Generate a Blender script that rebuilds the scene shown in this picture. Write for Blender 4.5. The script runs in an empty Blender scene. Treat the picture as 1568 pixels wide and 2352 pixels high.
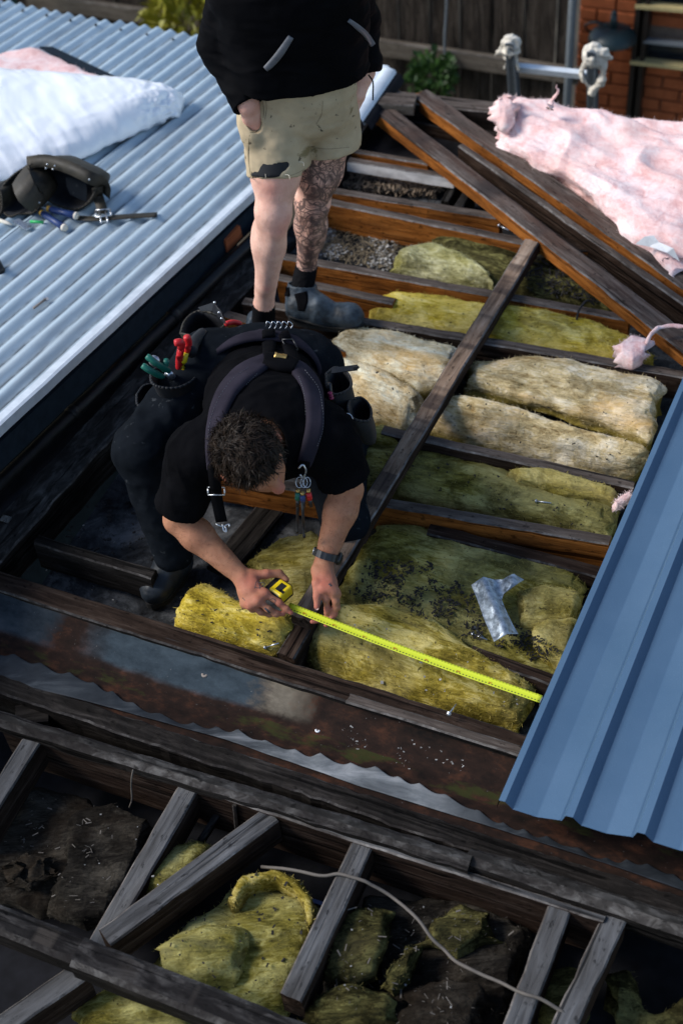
import bpy, math, random
import numpy as np
from mathutils import Matrix, Vector, Quaternion
from mathutils.bvhtree import BVHTree

sc = bpy.context.scene
col = sc.collection
random.seed(7)
rng = np.random.default_rng(11)

# ------------------------------------------------------------------ camera
CAM_H, FPX = 3.28, 3100.0
PITCH, ROLL = math.radians(47.4), math.radians(-6.2)
CAM = np.array([0.0, 0.0, CAM_H])
RM = Matrix.Rotation(math.pi / 2 - PITCH, 3, 'X') @ Matrix.Rotation(ROLL, 3, 'Z')
RN = np.array(RM)
cd = bpy.data.cameras.new('camera')
cam = bpy.data.objects.new('camera', cd)
col.objects.link(cam)
cam.matrix_world = Matrix.Translation(Vector(CAM)) @ RM.to_4x4()
cd.sensor_fit = 'VERTICAL'
cd.sensor_height = 36.0
cd.sensor_width = 24.0
cd.lens = FPX / 2352.0 * 36.0
cd.clip_start, cd.clip_end = 0.1, 400.0
cd.dof.use_dof = True
cd.dof.focus_distance = 4.1
cd.dof.aperture_fstop = 2.1
sc.camera = cam

# ------------------------------------------------------------------ world, sun, exposure
SUN_EL, SUN_AZ = math.radians(40), math.radians(-82)      # azimuth from +Y, negative = towards -X
w = bpy.data.worlds.new('World')
sc.world = w
w.use_nodes = True
nt = w.node_tree
bg = nt.nodes['Background']
sky = nt.nodes.new('ShaderNodeTexSky')
sky.sky_type = 'NISHITA'
sky.sun_disc = False
sky.sun_elevation = SUN_EL
sky.sun_rotation = SUN_AZ
sky.dust_density = 0.6
sky.air_density = 1.0
nt.links.new(sky.outputs[0], bg.inputs[0])
bg.inputs[1].default_value = 0.11
sd = bpy.data.lights.new('sun', 'SUN')
sd.energy = 2.4
sd.angle = math.radians(22)
sd.color = (1.0, 0.965, 0.92)
sun = bpy.data.objects.new('sun', sd)
col.objects.link(sun)
sv = Vector((math.sin(SUN_AZ) * math.cos(SUN_EL), math.cos(SUN_AZ) * math.cos(SUN_EL), math.sin(SUN_EL)))
sun.rotation_euler = sv.to_track_quat('Z', 'Y').to_euler()
sun.location = (-6, 6, 9)
sc.view_settings.view_transform = 'Standard'
sc.view_settings.look = 'None'
sc.view_settings.exposure = 0.68
sc.view_settings.gamma = 1.0
sc.view_settings.use_curve_mapping = False
sc.render.engine = 'CYCLES'
sc.cycles.max_bounces = 5
sc.cycles.diffuse_bounces = 2
sc.cycles.glossy_bounces = 3
sc.cycles.use_denoising = True
sc.cycles.sample_clamp_indirect = 4.0

# ------------------------------------------------------------------ helpers: rays of the photograph
def A3(*p): return np.array(p, float)
def ray(u, v): return RN @ np.array([(u - 784.0) / FPX, -(v - 1176.0) / FPX, -1.0])
def U(u, v, z=0.0):
    d = ray(u, v); return CAM + d * ((z - CAM_H) / d[2])
def AT(u, v, dep): return CAM + ray(u, v) * dep
def PY(u, v, y):
    d = ray(u, v); return CAM + d * (y / d[1])
def PL(u, v, p0, n):
    d = ray(u, v); return CAM + d * (np.dot(p0 - CAM, n) / np.dot(d, n))
def unit(a):
    a = np.asarray(a, float); return a / (np.linalg.norm(a) + 1e-12)
ANG = math.radians(-26.8)
EX = A3(math.cos(ANG), math.sin(ANG), 0)
EY = A3(-math.sin(ANG), math.cos(ANG), 0)
EZ = A3(0, 0, 1)
VIEW = unit(ray(784, 1176))

# ------------------------------------------------------------------ helpers: noise
def vnoise(P, seed=0):
    P = np.asarray(P, float)
    I = np.floor(P).astype(np.int64); f = P - I
    f = f * f * f * (f * (f * 6 - 15) + 10)
    def h(dx, dy, dz):
        n = (I[:, 0] + dx) * 374761393 + (I[:, 1] + dy) * 668265263 + (I[:, 2] + dz) * 2147483647 + seed * 1274126177
        n = n & 0xffffffff
        n = ((n ^ (n >> 13)) * 1274126177) & 0xffffffff
        n = (n ^ (n >> 16)) & 0xffff
        return n / 32767.5 - 1.0
    x, y, z = f[:, 0], f[:, 1], f[:, 2]
    a = h(0,0,0)*(1-x)+h(1,0,0)*x; b = h(0,1,0)*(1-x)+h(1,1,0)*x
    c = h(0,0,1)*(1-x)+h(1,0,1)*x; d = h(0,1,1)*(1-x)+h(1,1,1)*x
    return (a*(1-y)+b*y)*(1-z) + (c*(1-y)+d*y)*z
def fbm(P, scale=1.0, octv=4, seed=0, gain=0.5):
    P = np.asarray(P, float) * scale
    s, a, t = 0.0, 1.0, 0.0
    for i in range(octv):
        s = s + a * vnoise(P + 17.3 * i, seed + i); t += a; a *= gain; P = P * 2.03
    return s / t

# ------------------------------------------------------------------ helpers: objects
def tag(o, label=None, cat=None, group=None, kind=None):
    if label: o['label'] = label
    if cat: o['category'] = cat
    if group: o['group'] = group
    if kind: o['kind'] = kind
    return o
def empty(name, loc, label=None, cat=None, group=None):
    o = bpy.data.objects.new(name, None)
    o.empty_display_size = 0.1
    o.location = Vector(loc)
    col.objects.link(o)
    return tag(o, label, cat, group)
def mesh_of(name, V, F, mats, midx=None, smooth=True):
    me = bpy.data.meshes.new(name)
    V = np.asarray(V, float)
    if isinstance(F, np.ndarray):
        n, k = F.shape
        me.vertices.add(len(V)); me.vertices.foreach_set('co', V.astype(np.float32).ravel())
        me.loops.add(n * k); me.loops.foreach_set('vertex_index', F.astype(np.int32).ravel())
        me.polygons.add(n)
        me.polygons.foreach_set('loop_start', (np.arange(n) * k).astype(np.int32))
        me.update(calc_edges=True)
    else:
        me.from_pydata([tuple(v) for v in V], [], [tuple(int(i) for i in f) for f in F])
    for m in (mats if isinstance(mats, (list, tuple)) else [mats]): me.materials.append(m)
    if midx is not None: me.polygons.foreach_set('material_index', np.asarray(midx, np.int32))
    me.polygons.foreach_set('use_smooth', np.full(len(me.polygons), smooth, bool))
    me.update()
    return me
def wloc(o):
    p = A3(0, 0, 0)
    while o is not None:
        p = p + np.array(o.location); o = o.parent
    return p
def link(name, me, parent=None, origin=None, mw=None):
    """mesh in world coordinates -> object whose own origin is at 'origin' (parents carry locations only)"""
    o = bpy.data.objects.new(name, me)
    if parent is not None: o.parent = parent
    pw = wloc(parent) if parent is not None else A3(0, 0, 0)
    if mw is not None:
        o.matrix_local = Matrix.Translation(Vector(-pw)) @ mw
    else:
        if origin is None: origin = pw if parent is not None else A3(0, 0, 0)
        me.transform(Matrix.Translation(Vector(-np.asarray(origin))))
        o.location = Vector(np.asarray(origin) - pw)
    col.objects.link(o)
    return o
def obj(name, V, F, mats, parent=None, origin=None, midx=None, smooth=True):
    if origin is None and parent is None:
        V = np.asarray(V, float); origin = np.append(V[:, :2].mean(0), V[:, 2].min())
    return link(name, mesh_of(name, V, F, mats, midx, smooth), parent, origin)
def frame(x, up=(0, 0, 1)):
    x = unit(x); y = unit(np.cross(up, x)); z = np.cross(x, y)
    return x, y, z
def mat4(o, x, y, z):
    return Matrix(((x[0], y[0], z[0], o[0]), (x[1], y[1], z[1], o[1]), (x[2], y[2], z[2], o[2]), (0, 0, 0, 1)))
def loft(rings, caps=True, closed=True):
    R = np.asarray(rings, float); n, m, _ = R.shape
    V = R.reshape(-1, 3); F = []
    mm = m if closed else m - 1
    for i in range(n - 1):
        for j in range(mm):
            k = (j + 1) % m
            F.append((i*m+j, i*m+k, (i+1)*m+k, (i+1)*m+j))
    if caps and closed:
        F.append(tuple(range(m - 1, -1, -1))); F.append(tuple((n-1)*m + j for j in range(m)))
    return V, F
class MB:
    """collects simple shapes into one part"""
    def __init__(s): s.V, s.F, s.M = [], [], []
    def add(s, V, F, mi=0):
        b = len(s.V); s.V += [np.asarray(v, float) for v in V]
        s.F += [tuple(int(i) + b for i in f) for f in F]; s.M += [mi] * len(F); return s
    def box(s, c, x, y, z, mi=0):
        c, x, y, z = [np.asarray(a, float) for a in (c, x, y, z)]
        P = [c+i*x+j*y+k*z for k in (-1, 1) for j in (-1, 1) for i in (-1, 1)]
        return s.add(P, [(0,2,3,1),(4,5,7,6),(0,1,5,4),(2,6,7,3),(0,4,6,2),(1,3,7,5)], mi)
    def tube(s, pts, r, n=8, mi=0, up=(0, 0, 1), flat=1.0):
        pts = [np.asarray(p, float) for p in pts]
        rr = r if hasattr(r, '__len__') else [r] * len(pts)
        rings = []
        for i, p in enumerate(pts):
            t = unit(pts[min(i+1, len(pts)-1)] - pts[max(i-1, 0)])
            u = up if abs(np.dot(t, up)) < 0.95 else (1, 0.1, 0)
            a = unit(np.cross(u, t)); b = np.cross(t, a)
            rings.append([p + rr[i]*(math.cos(q)*a + flat*math.sin(q)*b) for q in np.linspace(0, 2*math.pi, n, False)])
        V, F = loft(rings); return s.add(V, F, mi)
    def ball(s, c, r, mi=0, n=8, m=6):
        c = np.asarray(c, float); r = np.asarray(r if hasattr(r, '__len__') else [r]*3, float)
        rings = [[c + r*A3(math.sin(t)*math.cos(q), math.sin(t)*math.sin(q), math.cos(t)) for q in np.linspace(0, 2*math.pi, n, False)] for t in np.linspace(math.pi-0.05, 0.05, m)]
        V, F = loft(rings); return s.add(V, F, mi)
    def build(s, name, mats, parent=None, origin=None, smooth=False):
        return obj(name, np.array(s.V), s.F, mats, parent, origin, s.M, smooth)
def catmull(pts, n):
    P = np.asarray(pts, float)
    if len(P) == 2: return P[0] + (P[1]-P[0])*np.linspace(0, 1, n)[:, None]
    Q = np.vstack([2*P[0]-P[1], P, 2*P[-1]-P[-2]]); out = []
    for s in np.linspace(0, len(P)-1, n):
        i = min(int(s), len(P)-2); t = s - i; a, b, c, d = Q[i:i+4]
        out.append(0.5*((2*b)+(c-a)*t+(2*a-5*b+4*c-d)*t*t+(3*b-a-3*c+d)*t**3))
    return np.array(out)
def lin(pts, n):
    P = np.asarray(pts, float); L = np.r_[0, np.cumsum(np.linalg.norm(np.diff(P, axis=0), axis=1))]
    s = np.linspace(0, L[-1], n)
    return np.stack([np.interp(s, L, P[:, k]) for k in range(P.shape[1])], 1)

# ------------------------------------------------------------------ helpers: signed distance fields -> one smooth mesh
class SDF:
    def __init__(s, lo, hi, h):
        s.lo, s.h = np.asarray(lo, float), h
        s.n = np.ceil((np.asarray(hi, float) - s.lo) / h).astype(int) + 1
        s.d = np.full(s.n, 0.06, np.float32)
    def sub(s, lo, hi):
        a = np.clip(np.floor((lo - s.lo) / s.h).astype(int), 0, s.n); b = np.clip(np.ceil((hi - s.lo) / s.h).astype(int) + 1, 0, s.n)
        sl = tuple(slice(i, j) for i, j in zip(a, b))
        g = np.stack(np.meshgrid(*[s.lo[k] + s.h*np.arange(a[k], b[k], dtype=np.float32) for k in range(3)], indexing='ij'), -1).astype(np.float32)
        return sl, g
    def put(s, sl, e, k, op='add'):
        if e.size == 0: return
        a = s.d[sl]
        if op == 'add':
            h = np.maximum(k - np.abs(a - e), 0) / max(k, 1e-6); s.d[sl] = np.minimum(a, e) - h*h*k*0.25
        elif op == 'cut':
            e = -e; h = np.maximum(k - np.abs(a - e), 0) / max(k, 1e-6); s.d[sl] = np.maximum(a, e) + h*h*k*0.25
    def cone(s, a, b, ra, rb, k=0.02, flat=None, fs=1.0, op='add'):
        a, b = np.asarray(a, float), np.asarray(b, float); m = max(ra, rb)*max(1.0, fs) + k + 3*s.h
        sl, g = s.sub(np.minimum(a, b) - m, np.maximum(a, b) + m)
        if g.size == 0: return s
        ba = (b - a); q = g - a.astype(np.float32)
        t = np.clip(q @ ba.astype(np.float32) / (ba @ ba), 0, 1)
        wv = q - t[..., None]*ba.astype(np.float32)
        if flat is not None:
            f = unit(flat).astype(np.float32); c = wv @ f
            wv = wv - (c*(1 - 1/fs))[..., None]*f
        d = np.linalg.norm(wv, axis=-1)*min(1.0, fs) - (ra + (rb - ra)*t)*min(1.0, fs)
        s.put(sl, d.astype(np.float32), k, op); return s
    def chain(s, pts, rads, k=0.02, flat=None, fs=1.0, op='add'):
        for i in range(len(pts)-1): s.cone(pts[i], pts[i+1], rads[i], rads[i+1], k, flat, fs, op)
        return s
    def ell(s, c, r, R=None, k=0.02, op='add'):
        c, r = np.asarray(c, float), np.asarray(r, float); m = r.max() + k + 3*s.h
        sl, g = s.sub(c - m, c + m)
        if g.size == 0: return s
        q = g - c.astype(np.float32)
        if R is not None: q = q @ np.asarray(R, np.float32).T       # rows of R are the local axes
        r = r.astype(np.float32)
        k0 = np.linalg.norm(q/r, axis=-1); k1 = np.linalg.norm(q/(r*r), axis=-1) + 1e-6
        s.put(sl, (k0*(k0 - 1)/k1).astype(np.float32), k, op); return s
    def plane(s, p, n, k=0.004, box=None):
        """cut away the side n points to"""
        p, n = np.asarray(p, float), unit(n)
        lo, hi = box if box else (s.lo, s.lo + s.h*s.n)
        sl, g = s.sub(np.asarray(lo, float), np.asarray(hi, float))
        e = ((g - p.astype(np.float32)) @ n.astype(np.float32))
        a = s.d[sl]; s.d[sl] = np.maximum(a, e); return s
    def mesh(s):
        d = s.d; ins = d < 0
        c = [(i, j, k) for i in (0, 1) for j in (0, 1) for k in (0, 1)]
        n = np.array(d.shape) - 1
        cnt = np.zeros(n, np.uint8)
        for (i, j, k) in c: cnt += ins[i:i+n[0], j:j+n[1], k:k+n[2]]
        act = np.argwhere((cnt > 0) & (cnt < 8))
        idx = np.full(n, -1, np.int32); idx[act[:, 0], act[:, 1], act[:, 2]] = np.arange(len(act))
        val = np.stack([d[act[:, 0]+i, act[:, 1]+j, act[:, 2]+k] for (i, j, k) in c], 1)
        acc = np.zeros((len(act), 3)); wsum = np.zeros(len(act))
        for a in range(8):
            for b in range(a+1, 8):
                if sum(abs(c[a][q]-c[b][q]) for q in range(3)) != 1: continue
                va, vb = val[:, a], val[:, b]; x = (va < 0) != (vb < 0)
                t = np.where(x, va/np.where(x, va - vb, 1), 0)
                p = np.array(c[a]) + t[:, None]*(np.array(c[b]) - np.array(c[a]))
                acc[x] += p[x]; wsum[x] += 1
        V = s.lo + s.h*(act + acc/wsum[:, None])
        F = []
        for ax in range(3):
            o1, o2 = [(1, 2), (2, 0), (0, 1)][ax]
            sh = [slice(None)]*3; sh2 = [slice(None)]*3
            sh[ax] = slice(0, -1); sh2[ax] = slice(1, None)
            A, B = ins[tuple(sh)], ins[tuple(sh2)]
            e = np.argwhere(A != B)
            ok = (e[:, o1] > 0) & (e[:, o2] > 0) & (e[:, o1] < n[o1]) & (e[:, o2] < n[o2]); e = e[ok]
            fl = A[e[:, 0], e[:, 1], e[:, 2]]
            def cell(da, db):
                q = e.copy(); q[:, o1] += da; q[:, o2] += db
                return idx[q[:, 0], q[:, 1], q[:, 2]]
            f = np.stack([cell(-1, -1), cell(0, -1), cell(0, 0), cell(-1, 0)], 1)
            f[~fl] = f[~fl][:, ::-1]
            F.append(f)
        F = np.vstack(F); F = F[(F >= 0).all(1)]
        return V, F
def normals_of(V, F):
    F = np.asarray(F); n = np.cross(V[F[:, 2]] - V[F[:, 0]], V[F[:, 3]] - V[F[:, 1]])
    N = np.zeros_like(V)
    for k in range(4): np.add.at(N, F[:, k], n)
    return N/(np.linalg.norm(N, axis=1)[:, None] + 1e-12)
def relax(V, F, it=2, lam=0.5):
    F = np.asarray(F)
    for _ in range(it):
        S = np.zeros_like(V); c = np.zeros(len(V))
        for k in range(4):
            a, b = F[:, k], F[:, (k+1) % 4]
            np.add.at(S, a, V[b]); np.add.at(c, a, 1); np.add.at(S, b, V[a]); np.add.at(c, b, 1)
        V = V + lam*(S/np.maximum(c, 1)[:, None] - V)
    return V
# ------------------------------------------------------------------ materials
class G:
    def __init__(s, name, rough=0.8, metal=0.0, spec=0.3):
        s.m = bpy.data.materials.new(name); s.m.use_nodes = True
        s.t = s.m.node_tree; s.b = s.t.nodes['Principled BSDF']
        s.b.inputs['Roughness'].default_value = rough; s.b.inputs['Metallic'].default_value = metal
        s.b.inputs['Specular IOR Level'].default_value = spec
        s._tc = s.t.nodes.new('ShaderNodeTexCoord'); s.co = s._tc.outputs['Object']
        s._oi = None
    def set(s, sock, v):
        if isinstance(v, bpy.types.NodeSocket): s.t.links.new(v, sock)
        elif isinstance(v, (tuple, list)) and sock.type == 'RGBA' and len(v) == 3: sock.default_value = (*v, 1)
        else: sock.default_value = v
    def node(s, typ, ins=None, **props):
        n = s.t.nodes.new(typ)
        for k, v in props.items(): setattr(n, k, v)
        for k, v in (ins or {}).items(): s.set(n.inputs[k], v)
        return n
    def rnd(s):
        if s._oi is None: s._oi = s.t.nodes.new('ShaderNodeObjectInfo')
        return s._oi.outputs['Random']
    def map(s, sc=(1, 1, 1), co=None, rot=(0, 0, 0), off=True):
        n = s.node('ShaderNodeMapping', {'Vector': co or s.co, 'Scale': sc, 'Rotation': rot})
        if off:
            m = s.node('ShaderNodeMath', {0: s.rnd(), 1: 37.0}, operation='MULTIPLY')
            c = s.node('ShaderNodeCombineXYZ', {0: m.outputs[0], 1: m.outputs[0], 2: m.outputs[0]})
            s.set(n.inputs['Location'], c.outputs[0])
        return n.outputs[0]
    def noise(s, scale=5, detail=4, rough=0.55, co=None, dist=0.0):
        return s.node('ShaderNodeTexNoise', {'Vector': co or s.map(), 'Scale': scale, 'Detail': detail, 'Roughness': rough, 'Distortion': dist}).outputs[0]
    def voro(s, scale=5, co=None, feat='F1', out=0):
        return s.node('ShaderNodeTexVoronoi', {'Vector': co or s.map(), 'Scale': scale}, feature=feat).outputs[out]
    def ramp(s, fac, stops, interp='LINEAR'):
        n = s.node('ShaderNodeValToRGB', {'Fac': fac}); e = n.color_ramp.elements; n.color_ramp.interpolation = interp
        while len(e) < len(stops): e.new(0.5)
        for x, (p, c) in zip(e, stops):
            x.position = p; x.color = (*c, 1) if hasattr(c, '__len__') else (c, c, c, 1)
        return n.outputs[0]
    def mix(s, fac, a, b, mode='MIX'):
        n = s.node('ShaderNodeMix', None, data_type='RGBA', blend_type=mode)
        s.set(n.inputs[0], fac); s.set(n.inputs[6], a); s.set(n.inputs[7], b); return n.outputs[2]
    def math(s, op, a, b=0.0, clamp=False):
        n = s.node('ShaderNodeMath', {0: a, 1: b}, operation=op); n.use_clamp = clamp; return n.outputs[0]
    def xyz(s, co=None): return s.node('ShaderNodeSeparateXYZ', {0: co or s.co}).outputs
    def attr(s, name): return s.node('ShaderNodeAttribute', None, attribute_name=name).outputs['Fac']
    def color(s, c): s.set(s.b.inputs['Base Color'], c); return s
    def rough(s, r): s.set(s.b.inputs['Roughness'], r); return s
    def bump(s, h, strength=0.5, dist=0.01):
        n = s.node('ShaderNodeBump', {'Height': h, 'Strength': strength, 'Distance': dist}); s.set(s.b.inputs['Normal'], n.outputs[0]); return s
def plain(name, c, rough=0.6, metal=0.0, spec=0.4, var=0.25, scale=30, bump=0.15, bd=0.002):
    g = G(name, rough, metal, spec)
    n = g.noise(scale, 5, 0.6)
    lo = tuple(x*(1-var) for x in c); hi = tuple(min(1, x*(1+var)) for x in c)
    g.color(g.ramp(n, [(0.3, lo), (0.7, hi)])); g.rough(g.ramp(n, [(0.3, max(0.05, rough-0.1)), (0.7, min(1, rough+0.1))])); g.bump(n, bump, bd)
    return g.m
def wood(name, dark, mid, light, grain=14, rough=0.75, stain=0.5, stainc=None, bands=None, streak=(1.2, 1, 1)):
    g = G(name, rough + 0.08, 0, 0.05)
    co = g.map((streak[0], grain, grain))
    fine = g.noise(4.0, 6, 0.65, co, 0.6)
    big = g.noise(3.5, 4, 0.6, g.map((1.0, 3, 3)))
    spk = g.noise(55, 3, 0.6, g.map((0.6, 1.2, 1.2)))
    c = g.ramp(fine, [(0.28, dark), (0.5, mid), (0.75, light)])
    c = g.mix(g.ramp(big, [(0.42, 0.0), (0.66, stain)]), c, stainc or tuple(x*0.35 for x in mid))
    if bands:
        wv = g.noise(1.0, 2, 0.5, g.map((bands[0], 0.4, 0.4)), 0.3)
        c = g.mix(g.ramp(wv, [(0.54, 0.0), (0.62, 0.7)]), c, bands[1])
    crk = g.noise(1.0, 3, 0.6, g.map((0.9, 42, 42)), 0.3)
    c = g.mix(g.ramp(crk, [(0.60, 0.0), (0.66, 0.85)]), c, tuple(x*0.22 for x in dark))
    c = g.mix(g.ramp(spk, [(0.60, 0.0), (0.70, 0.7)]), c, tuple(x*0.3 for x in dark))
    g.color(c); g.rough(g.ramp(big, [(0.3, rough-0.12), (0.7, rough+0.12)]))
    h = g.math('SUBTRACT', g.math('ADD', fine, g.math('MULTIPLY', spk, 0.4)), g.ramp(crk, [(0.58, 0.0), (0.66, 1.0)]))
    g.bump(h, 0.55, 0.006)
    return g.m
M = {}
# timber: weathered top faces and cut hardwood sides are truly different colours
M['grey_top'] = wood('grey_weathered_timber', (0.030, 0.023, 0.019), (0.088, 0.070, 0.059), (0.18, 0.150, 0.128), 12, 0.7, 0.45)
M['pale_top'] = wood('pale_dusty_timber', (0.034, 0.034, 0.035), (0.090, 0.090, 0.092), (0.155, 0.156, 0.16), 12, 0.75, 0.45, (0.05, 0.045, 0.04))  # dusty grey dimmed, so the lower bays' shade sits in the colour
M['orange'] = wood('orange_hardwood_side', (0.09, 0.028, 0.007), (0.28, 0.095, 0.019), (0.43, 0.165, 0.040), 16, 0.6, 0.6, (0.045, 0.016, 0.006))
M['redbrown'] = wood('red_brown_timber', (0.010, 0.006, 0.0045), (0.034, 0.021, 0.015), (0.09, 0.064, 0.049), 14, 0.65, 0.6, (0.012, 0.008, 0.006))
M['dark_wood'] = wood('dark_old_timber', (0.005, 0.0042, 0.0036), (0.016, 0.0135, 0.012), (0.052, 0.045, 0.040), 14, 0.7, 0.6, (0.008, 0.007, 0.006))  # old timber, darkened further to paint shade at the lower end
M['band_wood'] = wood('banded_roof_batten_timber', (0.08, 0.052, 0.036), (0.26, 0.175, 0.12), (0.42, 0.32, 0.24), 14, 0.68, 0.55, (0.02, 0.014, 0.014), (12.0, (0.04, 0.03, 0.028)))
M['hip_top'] = wood('hip_rafter_top_timber', (0.030, 0.022, 0.018), (0.085, 0.066, 0.056), (0.19, 0.16, 0.14), 12, 0.66, 0.4, (0.085, 0.036, 0.022), (3.0, (0.026, 0.022, 0.022)))
M['plate_wood'] = wood('worn_wall_plate_timber', (0.008, 0.0075, 0.007), (0.028, 0.0265, 0.025), (0.11, 0.106, 0.102), 7, 0.75, 0.6, (0.014, 0.012, 0.011), streak=(2.5, 1, 1))  # worn timber, base lowered to carry painted shade of the lower timbers
M['fore_wood'] = wood('worn_foreground_timber', (0.006, 0.0055, 0.0055), (0.020, 0.018, 0.0175), (0.10, 0.092, 0.087), 7, 0.6, 0.6, (0.006, 0.005, 0.005), (9.0, (0.05, 0.042, 0.036)), streak=(2.5, 1, 1))  # worn timber, foreground shade painted in by a darker base
M['edge'] = wood('worn_highlight_edge', (0.06, 0.052, 0.047), (0.15, 0.135, 0.125), (0.30, 0.28, 0.26), 6, 0.7, 0.85, (0.03, 0.025, 0.022), streak=(5, 1, 1))  # worn edge made paler to paint a highlight along top chamfers
M['edge_dk'] = wood('dark_worn_highlight_edge', (0.015, 0.013, 0.012), (0.05, 0.045, 0.042), (0.17, 0.16, 0.15), 6, 0.7, 0.85, (0.012, 0.010, 0.010), streak=(5, 1, 1))  # same painted chamfer highlight for the darker worn timbers
M['white_paint'] = plain('chipped_white_paint', (0.62, 0.58, 0.54), 0.6, var=0.3, scale=12)
M['fence_wood'] = wood('fence_paling_timber', (0.014, 0.011, 0.009), (0.045, 0.036, 0.029), (0.10, 0.082, 0.066), 9, 0.85, 0.5, (0.012, 0.010, 0.009))
M['rail_wood'] = wood('fence_rail_timber', (0.07, 0.055, 0.042), (0.13, 0.11, 0.088), (0.19, 0.165, 0.135), 10, 0.85, 0.3)
def insul(name, lo, mid, hi, tint, dirt=0.5, tintamt=0.5, stretch=0.5, crest=None, bmp=0.7):
    g = G(name, 1.0, 0, 0.05)
    co = g.map((stretch, 1, 1))
    a = g.noise(11, 7, 0.7, co, 0.6)
    f = g.noise(48, 5, 0.75, g.map((stretch*0.6, 1.3, 1.3)), 1.5)
    m = g.math('ADD', g.math('MULTIPLY', a, 0.65), g.math('MULTIPLY', f, 0.35))
    c = g.ramp(m, [(0.40, lo), (0.49, mid), (0.59, hi)])
    t = g.noise(4.0, 4, 0.6, g.map((0.6, 1.2, 1.2)), 0.5)
    c = g.mix(g.ramp(t, [(0.45, 0.0), (0.64, tintamt)]), c, tint)
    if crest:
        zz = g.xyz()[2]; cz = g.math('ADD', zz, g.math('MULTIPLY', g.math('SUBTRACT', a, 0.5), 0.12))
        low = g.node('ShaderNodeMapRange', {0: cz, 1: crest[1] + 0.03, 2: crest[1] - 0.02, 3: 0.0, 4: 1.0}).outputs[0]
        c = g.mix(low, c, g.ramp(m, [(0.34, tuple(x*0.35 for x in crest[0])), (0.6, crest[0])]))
    dk = g.noise(7, 6, 0.75, g.map((0.8, 1, 1)), 0.4)
    c = g.mix(g.ramp(dk, [(0.49, 0.0), (0.60, dirt)]), c, tuple(x*0.18 for x in mid))
    sp = g.noise(75, 2, 0.5, g.map((1, 1, 1)))
    c = g.mix(g.ramp(sp, [(0.67, 0.0), (0.72, 0.75*min(1, dirt*1.6))]), c, (0.012, 0.010, 0.008))
    g.color(c)
    g.bump(g.math('ADD', f, g.math('MULTIPLY', a, 1.2)), bmp, 0.016)
    s = g.b.inputs
    s['Sheen Weight'].default_value = 0.0; s['Sheen Roughness'].default_value = 0.6
    return g.m
M['in_yellow'] = insul('yellow_glasswool', (0.102, 0.077, 0.012), (0.324, 0.246, 0.038), (0.636, 0.528, 0.192), (0.528, 0.444, 0.192), 0.6)
M['in_bright'] = insul('bright_yellow_glasswool', (0.228, 0.162, 0.017), (0.564, 0.414, 0.043), (0.792, 0.654, 0.216), (0.696, 0.564, 0.204), 0.6)
M['in_olive'] = insul('olive_glasswool', (0.072, 0.062, 0.013), (0.228, 0.192, 0.038), (0.456, 0.414, 0.150), (0.384, 0.360, 0.168), 0.65)
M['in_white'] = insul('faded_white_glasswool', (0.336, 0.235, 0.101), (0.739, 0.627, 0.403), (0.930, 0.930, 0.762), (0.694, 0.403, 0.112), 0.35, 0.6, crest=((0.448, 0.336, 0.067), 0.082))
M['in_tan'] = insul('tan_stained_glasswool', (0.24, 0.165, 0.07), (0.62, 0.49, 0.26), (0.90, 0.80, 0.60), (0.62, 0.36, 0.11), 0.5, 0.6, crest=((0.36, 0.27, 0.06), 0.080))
M['in_pale'] = insul('pale_green_glasswool', (0.127, 0.121, 0.052), (0.368, 0.345, 0.161), (0.644, 0.621, 0.380), (0.345, 0.310, 0.069), 0.6)
M['in_dark'] = insul('dirty_shaded_glasswool', (0.006, 0.0052, 0.0045), (0.020, 0.0172, 0.014), (0.060, 0.052, 0.041), (0.030, 0.020, 0.012), 0.6)  # dirty wool with the lower bays' shade mixed into its colour
M['in_grime'] = insul('grimy_yellow_glasswool', (0.019, 0.018, 0.008), (0.088, 0.077, 0.026), (0.240, 0.224, 0.080), (0.048, 0.042, 0.021), 0.9, 0.6)
M['in_pink'] = insul('pink_glasswool', (0.72, 0.42, 0.40), (0.86, 0.61, 0.59), (0.91, 0.76, 0.74), (0.86, 0.50, 0.42), 0.0, 0.4, 1.0, bmp=0.35)
FIBC = {}
def fibre(name, c):
    g = G(name, 0.9, 0, 0.1); g.color(c); return g.m
for k_, c_ in (('in_yellow', (0.45, 0.36, 0.10)), ('in_bright', (0.60, 0.46, 0.10)), ('in_olive', (0.31, 0.27, 0.08)), ('in_white', (0.78, 0.68, 0.47)), ('in_tan', (0.60, 0.48, 0.27)), ('in_pale', (0.44, 0.41, 0.22)), ('in_dark', (0.045, 0.038, 0.029)), ('in_grime', (0.12, 0.105, 0.038)), ('in_pink', (0.88, 0.70, 0.67))): M['fib_' + k_] = fibre('loose_fibre_' + k_[3:], c_)
M['fib_y'] = fibre('yellow_fibre', (0.42, 0.36, 0.12)); M['fib_p'] = fibre('pink_fibre', (0.82, 0.66, 0.63)); M['fib_d'] = fibre('dark_fibre', (0.07, 0.06, 0.04))
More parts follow.
